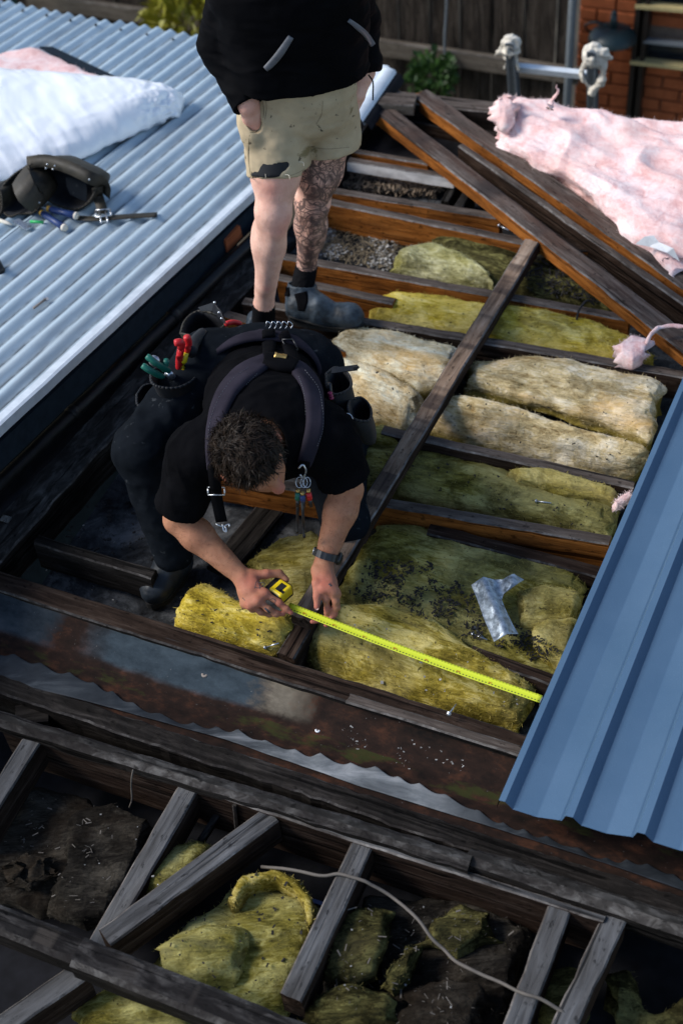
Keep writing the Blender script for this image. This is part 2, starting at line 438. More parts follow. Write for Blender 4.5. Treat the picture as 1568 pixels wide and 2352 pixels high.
# metals
def galv():
    g = G('old_corrugated_zinc', 0.5, 0.1, 0.5)
    a = g.noise(6, 5, 0.6, g.map((0.4, 1, 1))); b = g.noise(60, 4, 0.6, g.map((0.15, 1, 1)))
    c = g.ramp(g.math('ADD', g.math('MULTIPLY', a, 0.6), g.math('MULTIPLY', b, 0.4)), [(0.35, (0.32, 0.43, 0.51)), (0.65, (0.48, 0.60, 0.68))])
    c = g.mix(g.math('MULTIPLY', g.rnd(), 0.35), c, (0.40, 0.42, 0.43)); st_ = g.noise(2.2, 5, 0.65, g.map((0.35, 2.2, 1))); c = g.mix(g.ramp(st_, [(0.54, 0.0), (0.70, 0.5)]), c, (0.20, 0.21, 0.22))
    # darker tone along the valleys of the sheet, broken by noise
    z = g.attr('valley'); d = g.noise(40, 4, 0.7, g.map((0.25, 1, 1)))
    c = g.mix(g.math('MULTIPLY', z, g.ramp(d, [(0.34, 0.25), (0.60, 0.95)])), c, (0.05, 0.055, 0.06))
    r = g.noise(14, 4, 0.7); c = g.mix(g.ramp(r, [(0.68, 0.0), (0.76, 0.4)]), c, (0.16, 0.12, 0.09))
    g.color(c); g.rough(g.ramp(a, [(0.3, 0.42), (0.7, 0.62)])); g.bump(b, 0.15, 0.002); return g.m
M['galv'] = galv()
M['flash'] = plain('pale_flashing_metal', (0.62, 0.67, 0.71), 0.45, 0.1, 0.5, 0.12, 20)
M['steel'] = plain('bright_zinc_steel', (0.55, 0.57, 0.60), 0.32, 0.9, 0.5, 0.15, 60)
def bluesteel():
    g = G('blue_grey_painted_steel', 0.28, 0.0, 0.5)
    a = g.noise(3, 4, 0.6); b = g.noise(420, 2, 0.5, g.map())
    g.color(g.mix(g.ramp(a, [(0.3, 0.0), (0.7, 1.0)]), (0.050, 0.102, 0.172), (0.068, 0.125, 0.200)))
    g.rough(g.ramp(b, [(0.3, 0.17), (0.7, 0.28)])); dr = g.voro(120, g.map(off=False)); du = g.noise(5, 6, 0.7); g.bump(g.math('ADD', g.math('MULTIPLY', b, 0.15), g.ramp(dr, [(0.10, 1.0), (0.22, 0.0)])), 0.25, 0.002)
    g.b.inputs['Coat Weight'].default_value = 0.5; g.b.inputs['Coat Roughness'].default_value = 0.3
    return g.m
M['blue'] = bluesteel()
def rusty():
    g = G('rusted_gutter_metal', 0.85, 0.0, 0.12)
    x, y, z = g.xyz()[:3]
    w1 = g.noise(3.0, 5, 0.65, g.map((1, 1, 1), off=False), 0.4)
    yy = g.math('ADD', y, g.math('MULTIPLY', g.math('SUBTRACT', w1, 0.5), 0.05))
    w2 = g.noise(16, 6, 0.7, g.map((0.6, 1, 1), off=False))
    rust = g.ramp(w2, [(0.3, (0.005, 0.004, 0.0035)), (0.52, (0.022, 0.0115, 0.008)), (0.74, (0.085, 0.033, 0.017))])
    blue = g.ramp(w2, [(0.3, (0.014, 0.022, 0.029)), (0.7, (0.050, 0.068, 0.082))])
    cream = g.ramp(w2, [(0.3, (0.045, 0.036, 0.026)), (0.7, (0.17, 0.145, 0.11))])
    # zinc still blue along the upper strip up to x=.8, a bare cream patch past it, rust beyond
    strip = g.ramp(g.math('ADD', yy, g.math('MULTIPLY', g.math('SUBTRACT', w2, 0.5), 0.03)), [(0.002, 0.0), (0.020, 1.0)])
    def smooth(v, a, b): return g.node('ShaderNodeMapRange', {0: v, 1: a, 2: b, 3: 0.0, 4: 1.0}).outputs[0]
    jag = g.math('MULTIPLY', g.math('SUBTRACT', w2, 0.5), 0.12)
    ramp = g.math('SUBTRACT', 1.0, g.math('MULTIPLY', g.math('ABSOLUTE', g.math('SUBTRACT', x, 0.06)), 1.0))
    xx = g.math('ADD', g.math('ADD', x, g.math('MULTIPLY', g.math('SUBTRACT', w1, 0.5), 0.25)), jag)
    mb = g.math('MULTIPLY', strip, g.math('MULTIPLY', smooth(xx, -0.03, -0.09), g.math('ADD', smooth(xx, -0.66, -0.56), g.math('MULTIPLY', smooth(xx, -0.72, -0.78), 0.8))))  # gap between the blue lobes paints a diagonal shadow in rust colour
    mc = g.math('MULTIPLY', strip, g.math('MULTIPLY', smooth(xx, -0.09, -0.03), smooth(xx, 0.10, 0.045)))
    c = g.mix(mb, rust, blue); c = g.mix(mc, c, cream)
    moss = g.noise(9, 5, 0.7, g.map((0.5, 1.4, 1), off=False))
    band = g.math('LESS_THAN', g.math('ABSOLUTE', g.math('ADD', yy, 0.035)), 0.024)
    c = g.mix(g.math('MULTIPLY', band, g.ramp(moss, [(0.52, 0.0), (0.62, 0.85)])), c, (0.030, 0.034, 0.009))
    sp = g.noise(120, 2, 0.5, g.map(off=False)); c = g.mix(g.ramp(sp, [(0.73, 0.0), (0.77, 0.6)]), c, (0.16, 0.15, 0.14))
    g.color(c); g.bump(w2, 0.35, 0.004); return g.m
M['rust'] = rusty()
def lead():
    g = G('grey_lead_flashing', 0.75, 0.0, 0.2)
    a = g.noise(8, 6, 0.65, g.map((0.5, 1.5, 1)), 1.0)
    x = g.xyz()[0]; mr = lambda lo, hi: g.node('ShaderNodeMapRange', {0: g.math('ADD', x, g.math('MULTIPLY', a, 0.3)), 1: lo, 2: hi, 3: 0.0, 4: 1.0}).outputs[0]
    pale = g.math('MULTIPLY', mr(-0.25, 0.10), mr(0.60, 0.40))
    dk = g.ramp(a, [(0.3, (0.009, 0.011, 0.014)), (0.52, (0.024, 0.029, 0.035)), (0.72, (0.065, 0.073, 0.08))]); lt = g.ramp(a, [(0.3, (0.05, 0.055, 0.06)), (0.5, (0.15, 0.16, 0.165)), (0.7, (0.30, 0.305, 0.31))])
    g.color(g.mix(pale, dk, lt)); g.bump(a, 0.4, 0.004); return g.m
M['lead'] = lead()
def brickm(name, c):
    g = G(name, 0.9, 0, 0.15); a = g.noise(18, 5, 0.65); b = g.math('MULTIPLY', g.rnd(), 1.0)
    k = g.ramp(a, [(0.3, tuple(x*0.7 for x in c)), (0.7, tuple(x*1.2 for x in c))])
    g.color(g.mix(g.math('MULTIPLY', b, 0.55), k, tuple(x*0.55 for x in c))); g.bump(a, 0.4, 0.004); return g.m
M['brick'] = brickm('orange_red_brick', (0.40, 0.115, 0.045))
M['mortar'] = plain('brick_mortar', (0.13, 0.10, 0.085), 0.95)
def ceilm():
    g = G('dusty_ceiling_lining', 0.95, 0, 0.03)
    a = g.noise(7, 7, 0.72, g.map(off=False), 0.5); b = g.noise(60, 4, 0.7, g.map(off=False))
    c = g.ramp(a, [(0.34, (0.006, 0.006, 0.007)), (0.50, (0.036, 0.038, 0.041)), (0.66, (0.115, 0.118, 0.124))])
    c = g.mix(g.ramp(b, [(0.55, 0.0), (0.68, 0.8)]), c, (0.016, 0.014, 0.013)); g.color(c); g.bump(b, 0.5, 0.006); return g.m
M['ceil'] = ceilm()
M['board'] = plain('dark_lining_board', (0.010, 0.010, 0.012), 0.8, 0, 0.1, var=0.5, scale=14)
M['black'] = plain('black_bituminous_gutter', (0.006, 0.006, 0.007), 0.45, 0, 0.3, 0.5, 25, 0.3, 0.004)
M['wallblue'] = plain('grey_blue_wall_sheet', (0.016, 0.024, 0.034), 0.9, 0, 0.05)
M['ground'] = plain('yard_ground', (0.06, 0.05, 0.035), 0.95, var=0.5, scale=3)
# people
def skinm(name, base, red):
    g = G(name, 0.62, 0, 0.22)
    a = g.noise(22, 5, 0.65, g.map(off=False)); b = g.noise(180, 3, 0.6, g.map((1, 1, 0.35), off=False))
    c = g.ramp(a, [(0.3, tuple(x*y for x, y in zip(base, (0.80, 0.70, 0.68)))), (0.7, base)])
    c = g.mix(g.math('MULTIPLY', g.attr('red'), 0.85), c, red)
    c = g.mix(g.ramp(b, [(0.60, 0.0), (0.68, 0.30)]), c, tuple(x*0.45 for x in base))
    # ink of the tattooed leg: outlines and shading
    ink = g.attr('ink')
    co = g.map((1, 1, 0.8), off=False)
    wv = g.node('ShaderNodeTexNoise', {'Vector': co, 'Scale': 9.0, 'Detail': 1.0}).outputs[1]
    wco = g.node('ShaderNodeMix', None, data_type='VECTOR', blend_type='MIX') if False else None
    add = g.node('ShaderNodeVectorMath', {0: co, 1: g.node('ShaderNodeVectorMath', {0: wv, 'Scale': 0.16}, operation='SCALE').outputs[0]}, operation='ADD').outputs[0]
    v1 = g.voro(30, add, 'DISTANCE_TO_EDGE'); v2 = g.voro(21, add, 'F1')
    rings = g.math('ABSOLUTE', g.math('SINE', g.math('MULTIPLY', v2, 17.0)))
    line = g.math('MAXIMUM', g.ramp(v1, [(0.05, 0.9), (0.13, 0.0)]), g.ramp(rings, [(0.2, 1.0), (0.5, 0.0)]))
    shade = g.ramp(g.noise(20, 4, 0.6, co), [(0.40, 0.95), (0.58, 0.10)])
    k = g.math('MULTIPLY', ink, g.math('MAXIMUM', line, shade))
    c = g.mix(g.math('MULTIPLY', k, 0.9), c, (0.022, 0.022, 0.028))
    g.color(c); g.bump(g.math('ADD', b, a), 0.35, 0.002)
    g.b.inputs['Subsurface Weight'].default_value = 0.08; g.b.inputs['Subsurface Radius'].default_value = (0.01, 0.004, 0.002)
    return g.m
M['skin_a'] = skinm('tanned_skin', (0.43, 0.205, 0.118), (0.44, 0.105, 0.085))
M['skin_b'] = skinm('pale_skin', (0.80, 0.50, 0.39), (0.72, 0.27, 0.21))
def cloth(name, c, weave=900, var=0.3, rough=0.9, stains=None):
    g = G(name, rough, 0, 0.02); a = g.noise(9, 5, 0.6, g.map(off=False)); b = g.noise(weave, 2, 0.5, g.map(off=False))
    k = g.ramp(a, [(0.3, tuple(x*(1-var) for x in c)), (0.7, tuple(x*(1+var) for x in c))])
    if stains:
        for sc_, th, sc2 in stains:
            n = g.noise(sc_, 5, 0.65, g.map(off=False), 0.4); k = g.mix(g.ramp(n, [(th, 0.0), (th+0.045, 0.85)]), k, sc2)
    g.color(k); g.bump(g.math('ADD', a, g.math('MULTIPLY', b, 0.25)), 0.2, 0.003)
    return g.m
M['tee'] = cloth('black_cotton', (0.0040, 0.0040, 0.0048))
M['hood'] = cloth('black_fleece', (0.0030, 0.0030, 0.0038), rough=0.7); M['hood'].node_tree.nodes['Principled BSDF'].inputs['Specular IOR Level'].default_value = 0.03
M['trouser'] = cloth('dark_work_trouser', (0.0075, 0.0095, 0.0125), stains=[(35, 0.64, (0.045, 0.05, 0.055))])
M['khaki'] = cloth('khaki_cotton', (0.45, 0.36, 0.235), var=0.16, stains=[(7, 0.64, (0.20, 0.155, 0.075)), (20, 0.635, (0.03, 0.026, 0.02)), (46, 0.66, (0.05, 0.04, 0.03))])
M['seamk'] = cloth('khaki_seam', (0.30, 0.24, 0.15)); M['seamw'] = cloth('pale_thread', (0.6, 0.55, 0.45))
M['brace'] = cloth('charcoal_padded_webbing', (0.026, 0.023, 0.032), 700)
M['web'] = cloth('black_webbing', (0.005, 0.005, 0.006), 700)
M['sock'] = cloth('black_rib_sock', (0.008, 0.008, 0.009), 300)
M['pocket'] = plain('grey_reflective_trim', (0.11, 0.115, 0.13), 0.5)
M['bootblue'] = plain('scuffed_blue_black_leather', (0.030, 0.042, 0.055), 0.5, 0, 0.3, 0.9, 18, 0.4, 0.004)
M['bootdark'] = plain('dark_boot_leather', (0.012, 0.017, 0.023), 0.55, 0, 0.4, 0.4, 22)
M['sole'] = plain('black_rubber_sole', (0.012, 0.012, 0.012), 0.8)
M['leather'] = plain('worn_dark_brown_leather', (0.030, 0.025, 0.017), 0.62, 0, 0.35, 0.55, 26, 0.35, 0.003)
M['inner'] = plain('black_pouch_lining', (0.008, 0.009, 0.012), 0.7)
M['blackpl'] = plain('black_plastic', (0.012, 0.012, 0.013), 0.4, 0, 0.5, 0.2)
def flat(name, c, rough=0.45, metal=0.0): return plain(name, c, rough, metal, 0.45, 0.12, 40, 0.05)
M['red'] = flat('red_plastic', (0.50, 0.012, 0.016)); M['green'] = flat('green_plastic', (0.008, 0.12, 0.085)); M['yel'] = flat('yellow_plastic', (0.72, 0.53, 0.012), 0.4)
M['bluepl'] = flat('blue_plastic', (0.020, 0.045, 0.15)); M['brass'] = flat('brass', (0.45, 0.30, 0.10), 0.35, 0.8); M['amber'] = flat('amber_plastic', (0.55, 0.30, 0.04))
M['white'] = flat('white_plastic', (0.7, 0.7, 0.7)); M['magenta'] = flat('pink_pen', (0.30, 0.02, 0.08)); M['lime'] = flat('bright_green_plastic', (0.03, 0.45, 0.12))
M['cream'] = flat('cream_window_bead', (0.52, 0.42, 0.20)); M['frame'] = flat('dark_brown_joinery', (0.018, 0.013, 0.010)); M['lampgreen'] = flat('dark_green_enamel', (0.008, 0.022, 0.026))
M['greenpost'] = flat('green_post_paint', (0.03, 0.085, 0.075)); M['pipegrey'] = flat('grey_downpipe_paint', (0.14, 0.16, 0.175)); M['nail'] = flat('fingernail', (0.50, 0.34, 0.29), 0.3)
M['ink'] = flat('tattoo_ink', (0.045, 0.045, 0.055), 0.6)
g_ = G('window_glass', 0.06, 0, 0.6); g_.color((0.012, 0.016, 0.022)); M['glass'] = g_.m
def foil():
    g = G('white_silver_foil', 0.25, 0.15, 0.5); a = g.noise(5, 6, 0.6, g.map(off=False), 0.8)
    g.color((0.90, 0.92, 0.95)); g.rough(g.ramp(a, [(0.3, 0.26), (0.7, 0.5)])); g.bump(a, 0.12, 0.02); return g.m
M['foil'] = foil()
M['rag'] = cloth('cream_rag', (0.66, 0.61, 0.52), var=0.15)
M['hair'] = plain('dark_brown_hair', (0.008, 0.0055, 0.0045), 0.6, 0, 0.1, 0.5, 60)
M['hair2'] = plain('brown_hair_strands', (0.020, 0.0125, 0.008), 0.5, 0, 0.15, 0.5, 30)
def leafm(name, a, b):
    g = G(name, 0.5, 0, 0.35); g.color(g.mix(g.rnd() if False else g.noise(6, 2, 0.5), a, b)); return g.m
M['palm'] = leafm('yellow_green_leaf', (0.14, 0.15, 0.012), (0.32, 0.28, 0.02)); M['bush'] = leafm('dark_green_leaf', (0.010, 0.035, 0.006), (0.035, 0.085, 0.012))
M['bark'] = plain('shrub_stem', (0.05, 0.035, 0.02), 0.9)
M['shav'] = plain('wood_shaving', (0.17, 0.125, 0.085), 0.85, var=0.5, scale=9); M['debris'] = plain('dark_debris', (0.018, 0.016, 0.015), 0.9, var=0.6)
M['grit'] = plain('pale_grit', (0.30, 0.29, 0.27), 0.9, var=0.5); M['straw'] = plain('straw_debris', (0.15, 0.115, 0.07), 0.9, var=0.5, scale=9)
M['leafdry'] = plain('dry_grey_leaf', (0.24, 0.20, 0.17), 0.8); M['cable'] = plain('pale_dusty_cable', (0.11, 0.095, 0.08), 0.7)
def tapem():
    g = G('yellow_tape_blade', 0.4, 0, 0.45)
    x, y, z = g.xyz()[:3]
    c = (0.60, 0.67, 0.03)
    fx = g.math('FRACT', g.math('MULTIPLY', x, 100.0)); fx5 = g.math('FRACT', g.math('MULTIPLY', x, 20.0))
    tick = g.math('MULTIPLY', g.math('LESS_THAN', fx, 0.3), g.math('GREATER_THAN', y, 0.0085))
    num = g.math('MULTIPLY', g.math('LESS_THAN', g.math('ABSOLUTE', g.math('SUBTRACT', fx, 0.5)), 0.24), g.math('LESS_THAN', g.math('ABSOLUTE', g.math('ADD', y, 0.0065)), 0.0022))
    k = g.mix(g.math('MULTIPLY', tick, 0.45), c, (0.05, 0.05, 0.02)); k = g.mix(g.math('MULTIPLY', num, 0.8), k, (0.02, 0.02, 0.02)); g.color(k); return g.m
M['tape'] = tapem()
# ------------------------------------------------------------------ builders: timber, batts, sheets
def plank(name, A, B, wd, h, mt, ms, parent=None, roll=0.0, wob=0.003, bev=0.005, seg=0.05, seed=None):
    A, B = np.asarray(A, float), np.asarray(B, float); L = np.linalg.norm(B - A)
    x, y, z = frame(B - A)
    if roll:
        c, s_ = math.cos(roll), math.sin(roll); y, z = c*y + s_*z, -s_*y + c*z
    n = max(3, int(L/seg)); b = bev
    sec = [(wd/2, -b), (wd/2-b, 0), (wd/6, 0), (-wd/6, 0), (-wd/2+b, 0), (-wd/2, -b), (-wd/2, -h/2), (-wd/2, -h), (0, -h), (wd/2, -h), (wd/2, -h/2)]
    rings = []
    for i in range(n + 1):
        X = L*i/n; rings.append([(X, p, q) for p, q in sec])
    V, F = loft(rings)
    sd = seed if seed is not None else random.randint(0, 9999)
    b_ = V[:, 2] > -h*0.2
    ch = np.clip(vnoise(np.c_[V[:, 0]*14, np.sign(V[:, 1])*5, 0*V[:, 0]], sd+7) - 0.45, 0, 1)*min(0.008, wd*0.14)
    V[:, 1] -= np.sign(V[:, 1])*np.where((np.abs(V[:, 1]) > wd*0.3) & b_, ch, 0)
    V[:, 1] += wob*fbm(np.c_[V[:, 0]*2.2, V[:, 1]*9, V[:, 2]*9], 1, 3, sd) + wob*0.7*vnoise(V*40, sd+3)
    V[:, 2] += wob*0.8*fbm(np.c_[V[:, 0]*2.5, V[:, 1]*12, V[:, 2]*6], 1, 3, sd+1) + wob*0.5*vnoise(V*45, sd+4)
    e = (V[:, 0] < 1e-6) | (V[:, 0] > L-1e-6); V[e, 0] += 0.004*vnoise(V[e]*60, sd+2)
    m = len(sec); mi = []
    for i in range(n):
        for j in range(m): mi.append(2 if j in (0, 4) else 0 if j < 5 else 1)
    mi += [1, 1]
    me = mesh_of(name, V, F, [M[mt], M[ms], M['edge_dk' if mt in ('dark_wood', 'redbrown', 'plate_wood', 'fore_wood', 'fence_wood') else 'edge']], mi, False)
    return link(name, me, parent, mw=mat4(A, x, y, z))
def timber(name, A, B, wd, h, mt, ms, label, cat='timber', group=None, **k):
    return tag(plank(name, A, B, wd, h, mt, ms, **k), label, cat, group)
def fibres(name, V, N, mat, parent, n, ln=0.02, wd=0.0006, seed=0, lie=0.6):
    r = np.random.default_rng(seed); idx = r.integers(0, len(V), n)
    P = V[idx]; D = N[idx]*(1-lie) + r.normal(0, 1, (n, 3))*lie; D /= np.linalg.norm(D, axis=1)[:, None]
    S = np.cross(D, r.normal(0, 1, (n, 3))); S /= np.linalg.norm(S, axis=1)[:, None]
    l = ln*(0.4 + r.random(n))[:, None]; q = D + 0.8*r.normal(0, 1, (n, 3))*0.5
    a = P - S*wd; b = P + S*wd; c = P + D*l*0.5 + S*wd; d = P + D*l*0.5 - S*wd; e = P + (D*0.5 + unit_rows(q)*0.5)*l
    VV = np.stack([a, b, c, d, e, e + S*wd], 1).reshape(-1, 3); k = np.arange(n)*6
    F = np.concatenate([np.stack([k, k+1, k+2, k+3], 1), np.stack([k+3, k+2, k+5, k+4], 1)])
    o = bpy.data.objects.new(name, mesh_of(name, VV, F, mat, None, False)); o.parent = parent; col.objects.link(o); o['kind'] = 'stuff'; return o
def unit_rows(q): return q/(np.linalg.norm(q, axis=1)[:, None] + 1e-9)
def batt(name, far, near, ztop, thick, mat, label, nx=110, nt=36, lump=0.014, seed=0, fib=110, fm='fib_y', group='old glass wool batts between the joists', cat='insulation', zs=None, rag_=0.012, project=None, bulge=None, pw=2.6, flen=0.012, zn=None):
    """a soft slab: 'far' and 'near' are its two long edges (photo pixels laid on the height ztop)"""
    pj = project or (lambda u, v, z: U(u, v, z))
    fa = lin([pj(u, v, ztop) for u, v in far], nx); ne = lin([pj(u, v, ztop if zn is None else zn) for u, v in near], nx)
    s = np.linspace(0, 1, nx); bz = thick if bulge is None else bulge
    top, rings = [], []
    ph = np.linspace(0, 2*math.pi, 2*nt, False)
    for i in range(nx):
        es = max(0.0, 1 - abs(2*s[i]-1)**14); es = 0.35 + 0.65*es
        mid = (fa[i]+ne[i])/2; hv = (fa[i]-ne[i])/2
        c = np.sign(np.cos(ph))*np.abs(np.cos(ph))**(2/pw); q = np.sign(np.sin(ph))*np.abs(np.sin(ph))**(2/pw)
        zz = np.where(q > 0, q*bz*0.5*es, q*thick*0.5)
        rings.append(mid[None, :] + c[:, None]*hv[None, :] + np.outer(zz - bz*0.5*0.55, EZ))
    V, F = loft(rings)
    Q = np.array([f for f in F if len(f) == 4]); N = -normals_of(V, Q)
    cen = V.mean(0)
    if np.mean(np.einsum('ij,ij->i', N, V - cen)) < 0: N = -N
    x = unit(fa[-1]-fa[0] + ne[-1]-ne[0]); y = np.cross(EZ, x)
    W = np.c_[(V-cen) @ x*0.45, (V-cen) @ y, (V-cen)[:, 2]]
    soft = mat == 'in_pink'
    d = lump*1.5*fbm(W, 5, 2, seed) + lump*(0.9 if soft else 0.45)*(0.35 - np.abs(fbm(W, 8, 2, seed+5))*1.6) + (0.35*lump if soft else 0.35*lump + 0.003)*fbm(W, 24, 2, seed+9) + (0.002 if soft else 0.004)*fbm(W, 70, 3, seed+12)
    V = V + N*d[:, None]
    et = np.abs(2*np.repeat(s, 2*nt)-1) > 0.9
    V[et] += x*(rag_*vnoise(W[et]*50, seed+2))[:, None]
    org = A3(cen[0], cen[1], V[:, 2].min())
    # local axes follow the batt so that its fibres run lengthwise
    mw = mat4(org, x, y, EZ); LV = np.c_[(V-org) @ x, (V-org) @ y, (V-org)[:, 2]]
    o = link(name, mesh_of(name, LV, F, M[mat]), mw=mw)
    tag(o, label, cat, group)
    if fib:
        up_ = N[:, 2] > -0.2; me_V, me_N = LV[up_], np.c_[N @ x, N @ y, N[:, 2]][up_]
        fibres('loose_fibre', me_V, me_N, M['fib_' + mat], o, int((6000 if fib > 800 else 500) if mat == 'in_pink' else (300 if mat in ('in_dark', 'in_grime') else 300 + nx*nt*0.35)), 0.014 if mat == 'in_pink' else 0.011, 0.00045, seed, 0.82)
    return o

# ------------------------------------------------------------------ setting: ground, ceilings
def grid_sheet(name, P0, ex, ey, lx, ly, nx, ny, amp, mat, seed=0, z=EZ):
    s, t = np.meshgrid(np.linspace(0, lx, nx), np.linspace(0, ly, ny), indexing='ij')
    V = P0 + s.reshape(-1, 1)*ex + t.reshape(-1, 1)*ey
    V = V + (amp*fbm(V, 3.0, 5, seed))[:, None]*z
    i = np.arange(nx-1)[:, None]*ny + np.arange(ny-1)[None, :]; i = i.ravel()
    return V, np.stack([i, i+ny, i+ny+1, i+1], 1)
tag(obj('ground', *grid_sheet('g', A3(-60, -20, -2.65), A3(1, 0, 0), A3(0, 1, 0), 120, 140, 40, 40, 0.05, 'ground'), M['ground']), kind='structure')
O = U(700, 1560, 0)
def S(x, y, z=0.0): return O + EX*x + EY*y + EZ*z
V, F = grid_sheet('c', S(-1.05, 0.04, -0.150), EX, EY, 3.0, 3.02, 150, 150, 0.012, 'ceil', 3)
tag(obj('ceiling', V, F, M['ceil']), kind='structure')
V, F = grid_sheet('c', S(-2.2, -2.0, -0.36), EX, EY, 5.0, 1.75, 90, 50, 0.02, 'ceil', 5)
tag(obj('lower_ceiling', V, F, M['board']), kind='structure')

# ------------------------------------------------------------------ the main frame
JG = 'ceiling joists of the opened roof'
def joist(a, b, label, wd=0.042, h=0.125, mt='grey_top', ms='orange', z=0.0, zb=None, **k):
    return timber('ceiling_joist', U(*a, z), U(*b, z if zb is None else zb), wd, h, mt, ms, label, 'joist', JG, **k)
joist((690, 424), (1150, 496), 'slim joist beside the wood shavings, farthest of the pair with orange sides', h=0.10)
joist((690, 447), (1215, 556), 'deep orange sided joist behind the tattooed shin, nearer of the far pair', h=0.13)
joist((640, 585), (1446, 729), 'long joist passing just above the bright yellow batt and ending under the hip rafter', h=0.12)
joist((640, 634), (905, 690), 'short orange sided joist stopping behind the bright yellow batt by the boot', h=0.12)
joist((560, 688), (1590, 862), 'long joist between the bright yellow batt and the faded white batt', h=0.11, ms='redbrown')
joist((515, 717), (800, 800), 'short joist under the toe of the standing man\'s boot', h=0.12)
joist((880, 985), (1455, 1112), 'dark joist running below the lower faded white batt', h=0.11, ms='redbrown')
joist((300, 1052), (1400, 1241), 'orange sided joist passing under the crouching man to the flat olive batt', h=0.12)
joist((985, 1212), (1385, 1316), 'low dark joist edging the debris covered batt', wd=0.05, h=0.10, mt='redbrown', ms='redbrown', z=-0.045)
joist((85, 1238), (352, 1318), 'dark joist beside the crouching man\'s boot on the dusty ceiling', h=0.12, ms='dark_wood', mt='dark_wood')
joist((1080, 1492), (1272, 1562), 'short dark joist near the blue sheet and the yellow tape', h=0.11, mt='redbrown', ms='redbrown', z=-0.02)
timber('fascia_beam', U(-60, 1316, 0), U(1270, 1732, 0), 0.075, 0.12, 'redbrown', 'dark_wood', 'long dark edge beam above the rusty gutter, in front of the crouching man', 'beam', seg=0.04)
timber('cover_strip', U(800, 1600, 0.012), U(1240, 1738, 0.012), 0.035, 0.012, 'grey_top', 'dark_wood', 'thin grey strip lying on the edge beam near the blue sheet', 'timber')
timber('wall_plate', U(-60, 1302, 0.0), U(610, 572, 0.0), 0.135, 0.14, 'plate_wood', 'dark_wood', 'wide worn grey wall plate running beside the black gutter', 'beam', wob=0.007)
timber('trimmer', U(655, 1506, -0.012), U(720, 1395, -0.012), 0.058, 0.10, 'redbrown', 'redbrown', 'short dark trimmer between the edge beam and the hands', 'timber')
# the loose board lying on the ceiling behind the arms
timber('loose_board', U(500, 1310, -0.115), U(625, 1160, -0.115), 0.10, 0.022, 'dark_wood', 'dark_wood', 'dark loose board lying on the ceiling behind the man\'s forearm', 'board')
# batten across the batts
timber('roof_batten', U(690, 1420, 0.05), U(1222, 552, 0.05), 0.066, 0.046, 'band_wood', 'redbrown', 'long batten with dark cross bands laid over the yellow insulation', 'batten', wob=0.002)
# hip timbers at the right
def hip(a, b, label, wd, h, mt, ms, z0, z1, **k): return timber('hip_rafter', U(*a, z0), U(*b, z1), wd, h, mt, ms, label, 'rafter', 'hip rafters leaning at the right', **k)
hip((862, 236), (1640, 838), 'brown hip rafter with screw heads on which the banded batten ends', 0.085, 0.06, 'hip_top', 'orange', 0.06, 0.06)
hip((1058, 332), (1640, 742), 'narrow grey edged hip rafter standing on edge between the two brown ones', 0.032, 0.12, 'grey_top', 'redbrown', 0.06, 0.06)
hip((965, 212), (1640, 690), 'brown hip rafter nearest the pink insulation', 0.085, 0.06, 'hip_top', 'orange', 0.07, 0.07)
HR = [o for o in sc.objects if o.name.startswith('hip_rafter')]
nm = MB(); nm.tube([A3(0, 0, -0.002), A3(0, 0, 0.003)], 0.011, 10); nm.ball(A3(0, 0, 0.003), (0.006, 0.006, 0.003), 0, 6, 4); nail_me = mesh_of('nail_head', nm.V, nm.F, [M['steel']])
for i_, u, v, z_ in ((0, 1212, 520, .06), (0, 1264, 546, .06), (0, 1374, 618, .06), (0, 1452, 692, .06), (0, 1040, 386, .06), (0, 1130, 446, .06), (2, 1426, 505, .07), (2, 1488, 570, .07), (2, 1322, 416, .07), (2, 1250, 378, .07)):
    o = bpy.data.objects.new('nail_head', nail_me); o.parent = HR[i_]; col.objects.link(o); p = U(u, v, z_ + 0.001)
    o.matrix_local = HR[i_].matrix_local.inverted() @ Matrix.Translation(Vector(p))
timber('end_beam', U(860, 214, 0.05), U(1330, 268, 0.05), 0.09, 0.10, 'grey_top', 'dark_wood', 'grey end beam below the fence where the hip rafters start', 'beam')
timber('packing_block', U(858, 224, 0.085), U(952, 228, 0.085), 0.10, 0.05, 'grey_top', 'rail_wood', 'short grey block nailed on the corner of the end beam', 'timber')
timber('end_board', U(880, 258, -0.02), U(1200, 322, -0.02), 0.05, 0.13, 'dark_wood', 'redbrown', 'dark board fixed below the end beam behind the hip rafters', 'board')
timber('side_beam', U(840, 250, 0.0), U(730, 420, 0.0), 0.09, 0.12, 'grey_top', 'dark_wood', 'dark side beam behind the standing man\'s tattooed knee', 'beam')
timber('ledger', U(805, 343, -0.02), U(985, 374, -0.02), 0.03, 0.07, 'grey_top', 'orange', 'short orange ledger above the painted strip and the wood shavings', 'timber')
timber('painted_strip', U(800, 366, -0.01), U(1045, 404, -0.01), 0.035, 0.05, 'grey_top', 'white_paint', 'strip with chipped white paint above the wood shavings', 'timber')
timber('cross_noggin', U(1080, 432, -0.05), U(1042, 488, -0.05), 0.04, 0.09, 'plate_wood', 'dark_wood', 'grey noggin at the right end of the wood shavings', 'timber')
timber('short_noggin', U(1050, 408, -0.07), U(1020, 462, -0.07), 0.035, 0.07, 'plate_wood', 'dark_wood', 'split grey noggin lying in the wood shavings', 'timber')
timber('under_strut', U(1330, 400, -0.04), U(1255, 500, -0.04), 0.05, 0.08, 'dark_wood', 'dark_wood', 'dark strut crossing under the hip rafters beside the pink insulation', 'timber')
timber('support_plank', U(1280, 560, -0.0), U(1530, 560, 0.0), 0.09, 0.03, 'redbrown', 'orange', 'brown plank end showing under the torn edge of the pink insulation', 'board')
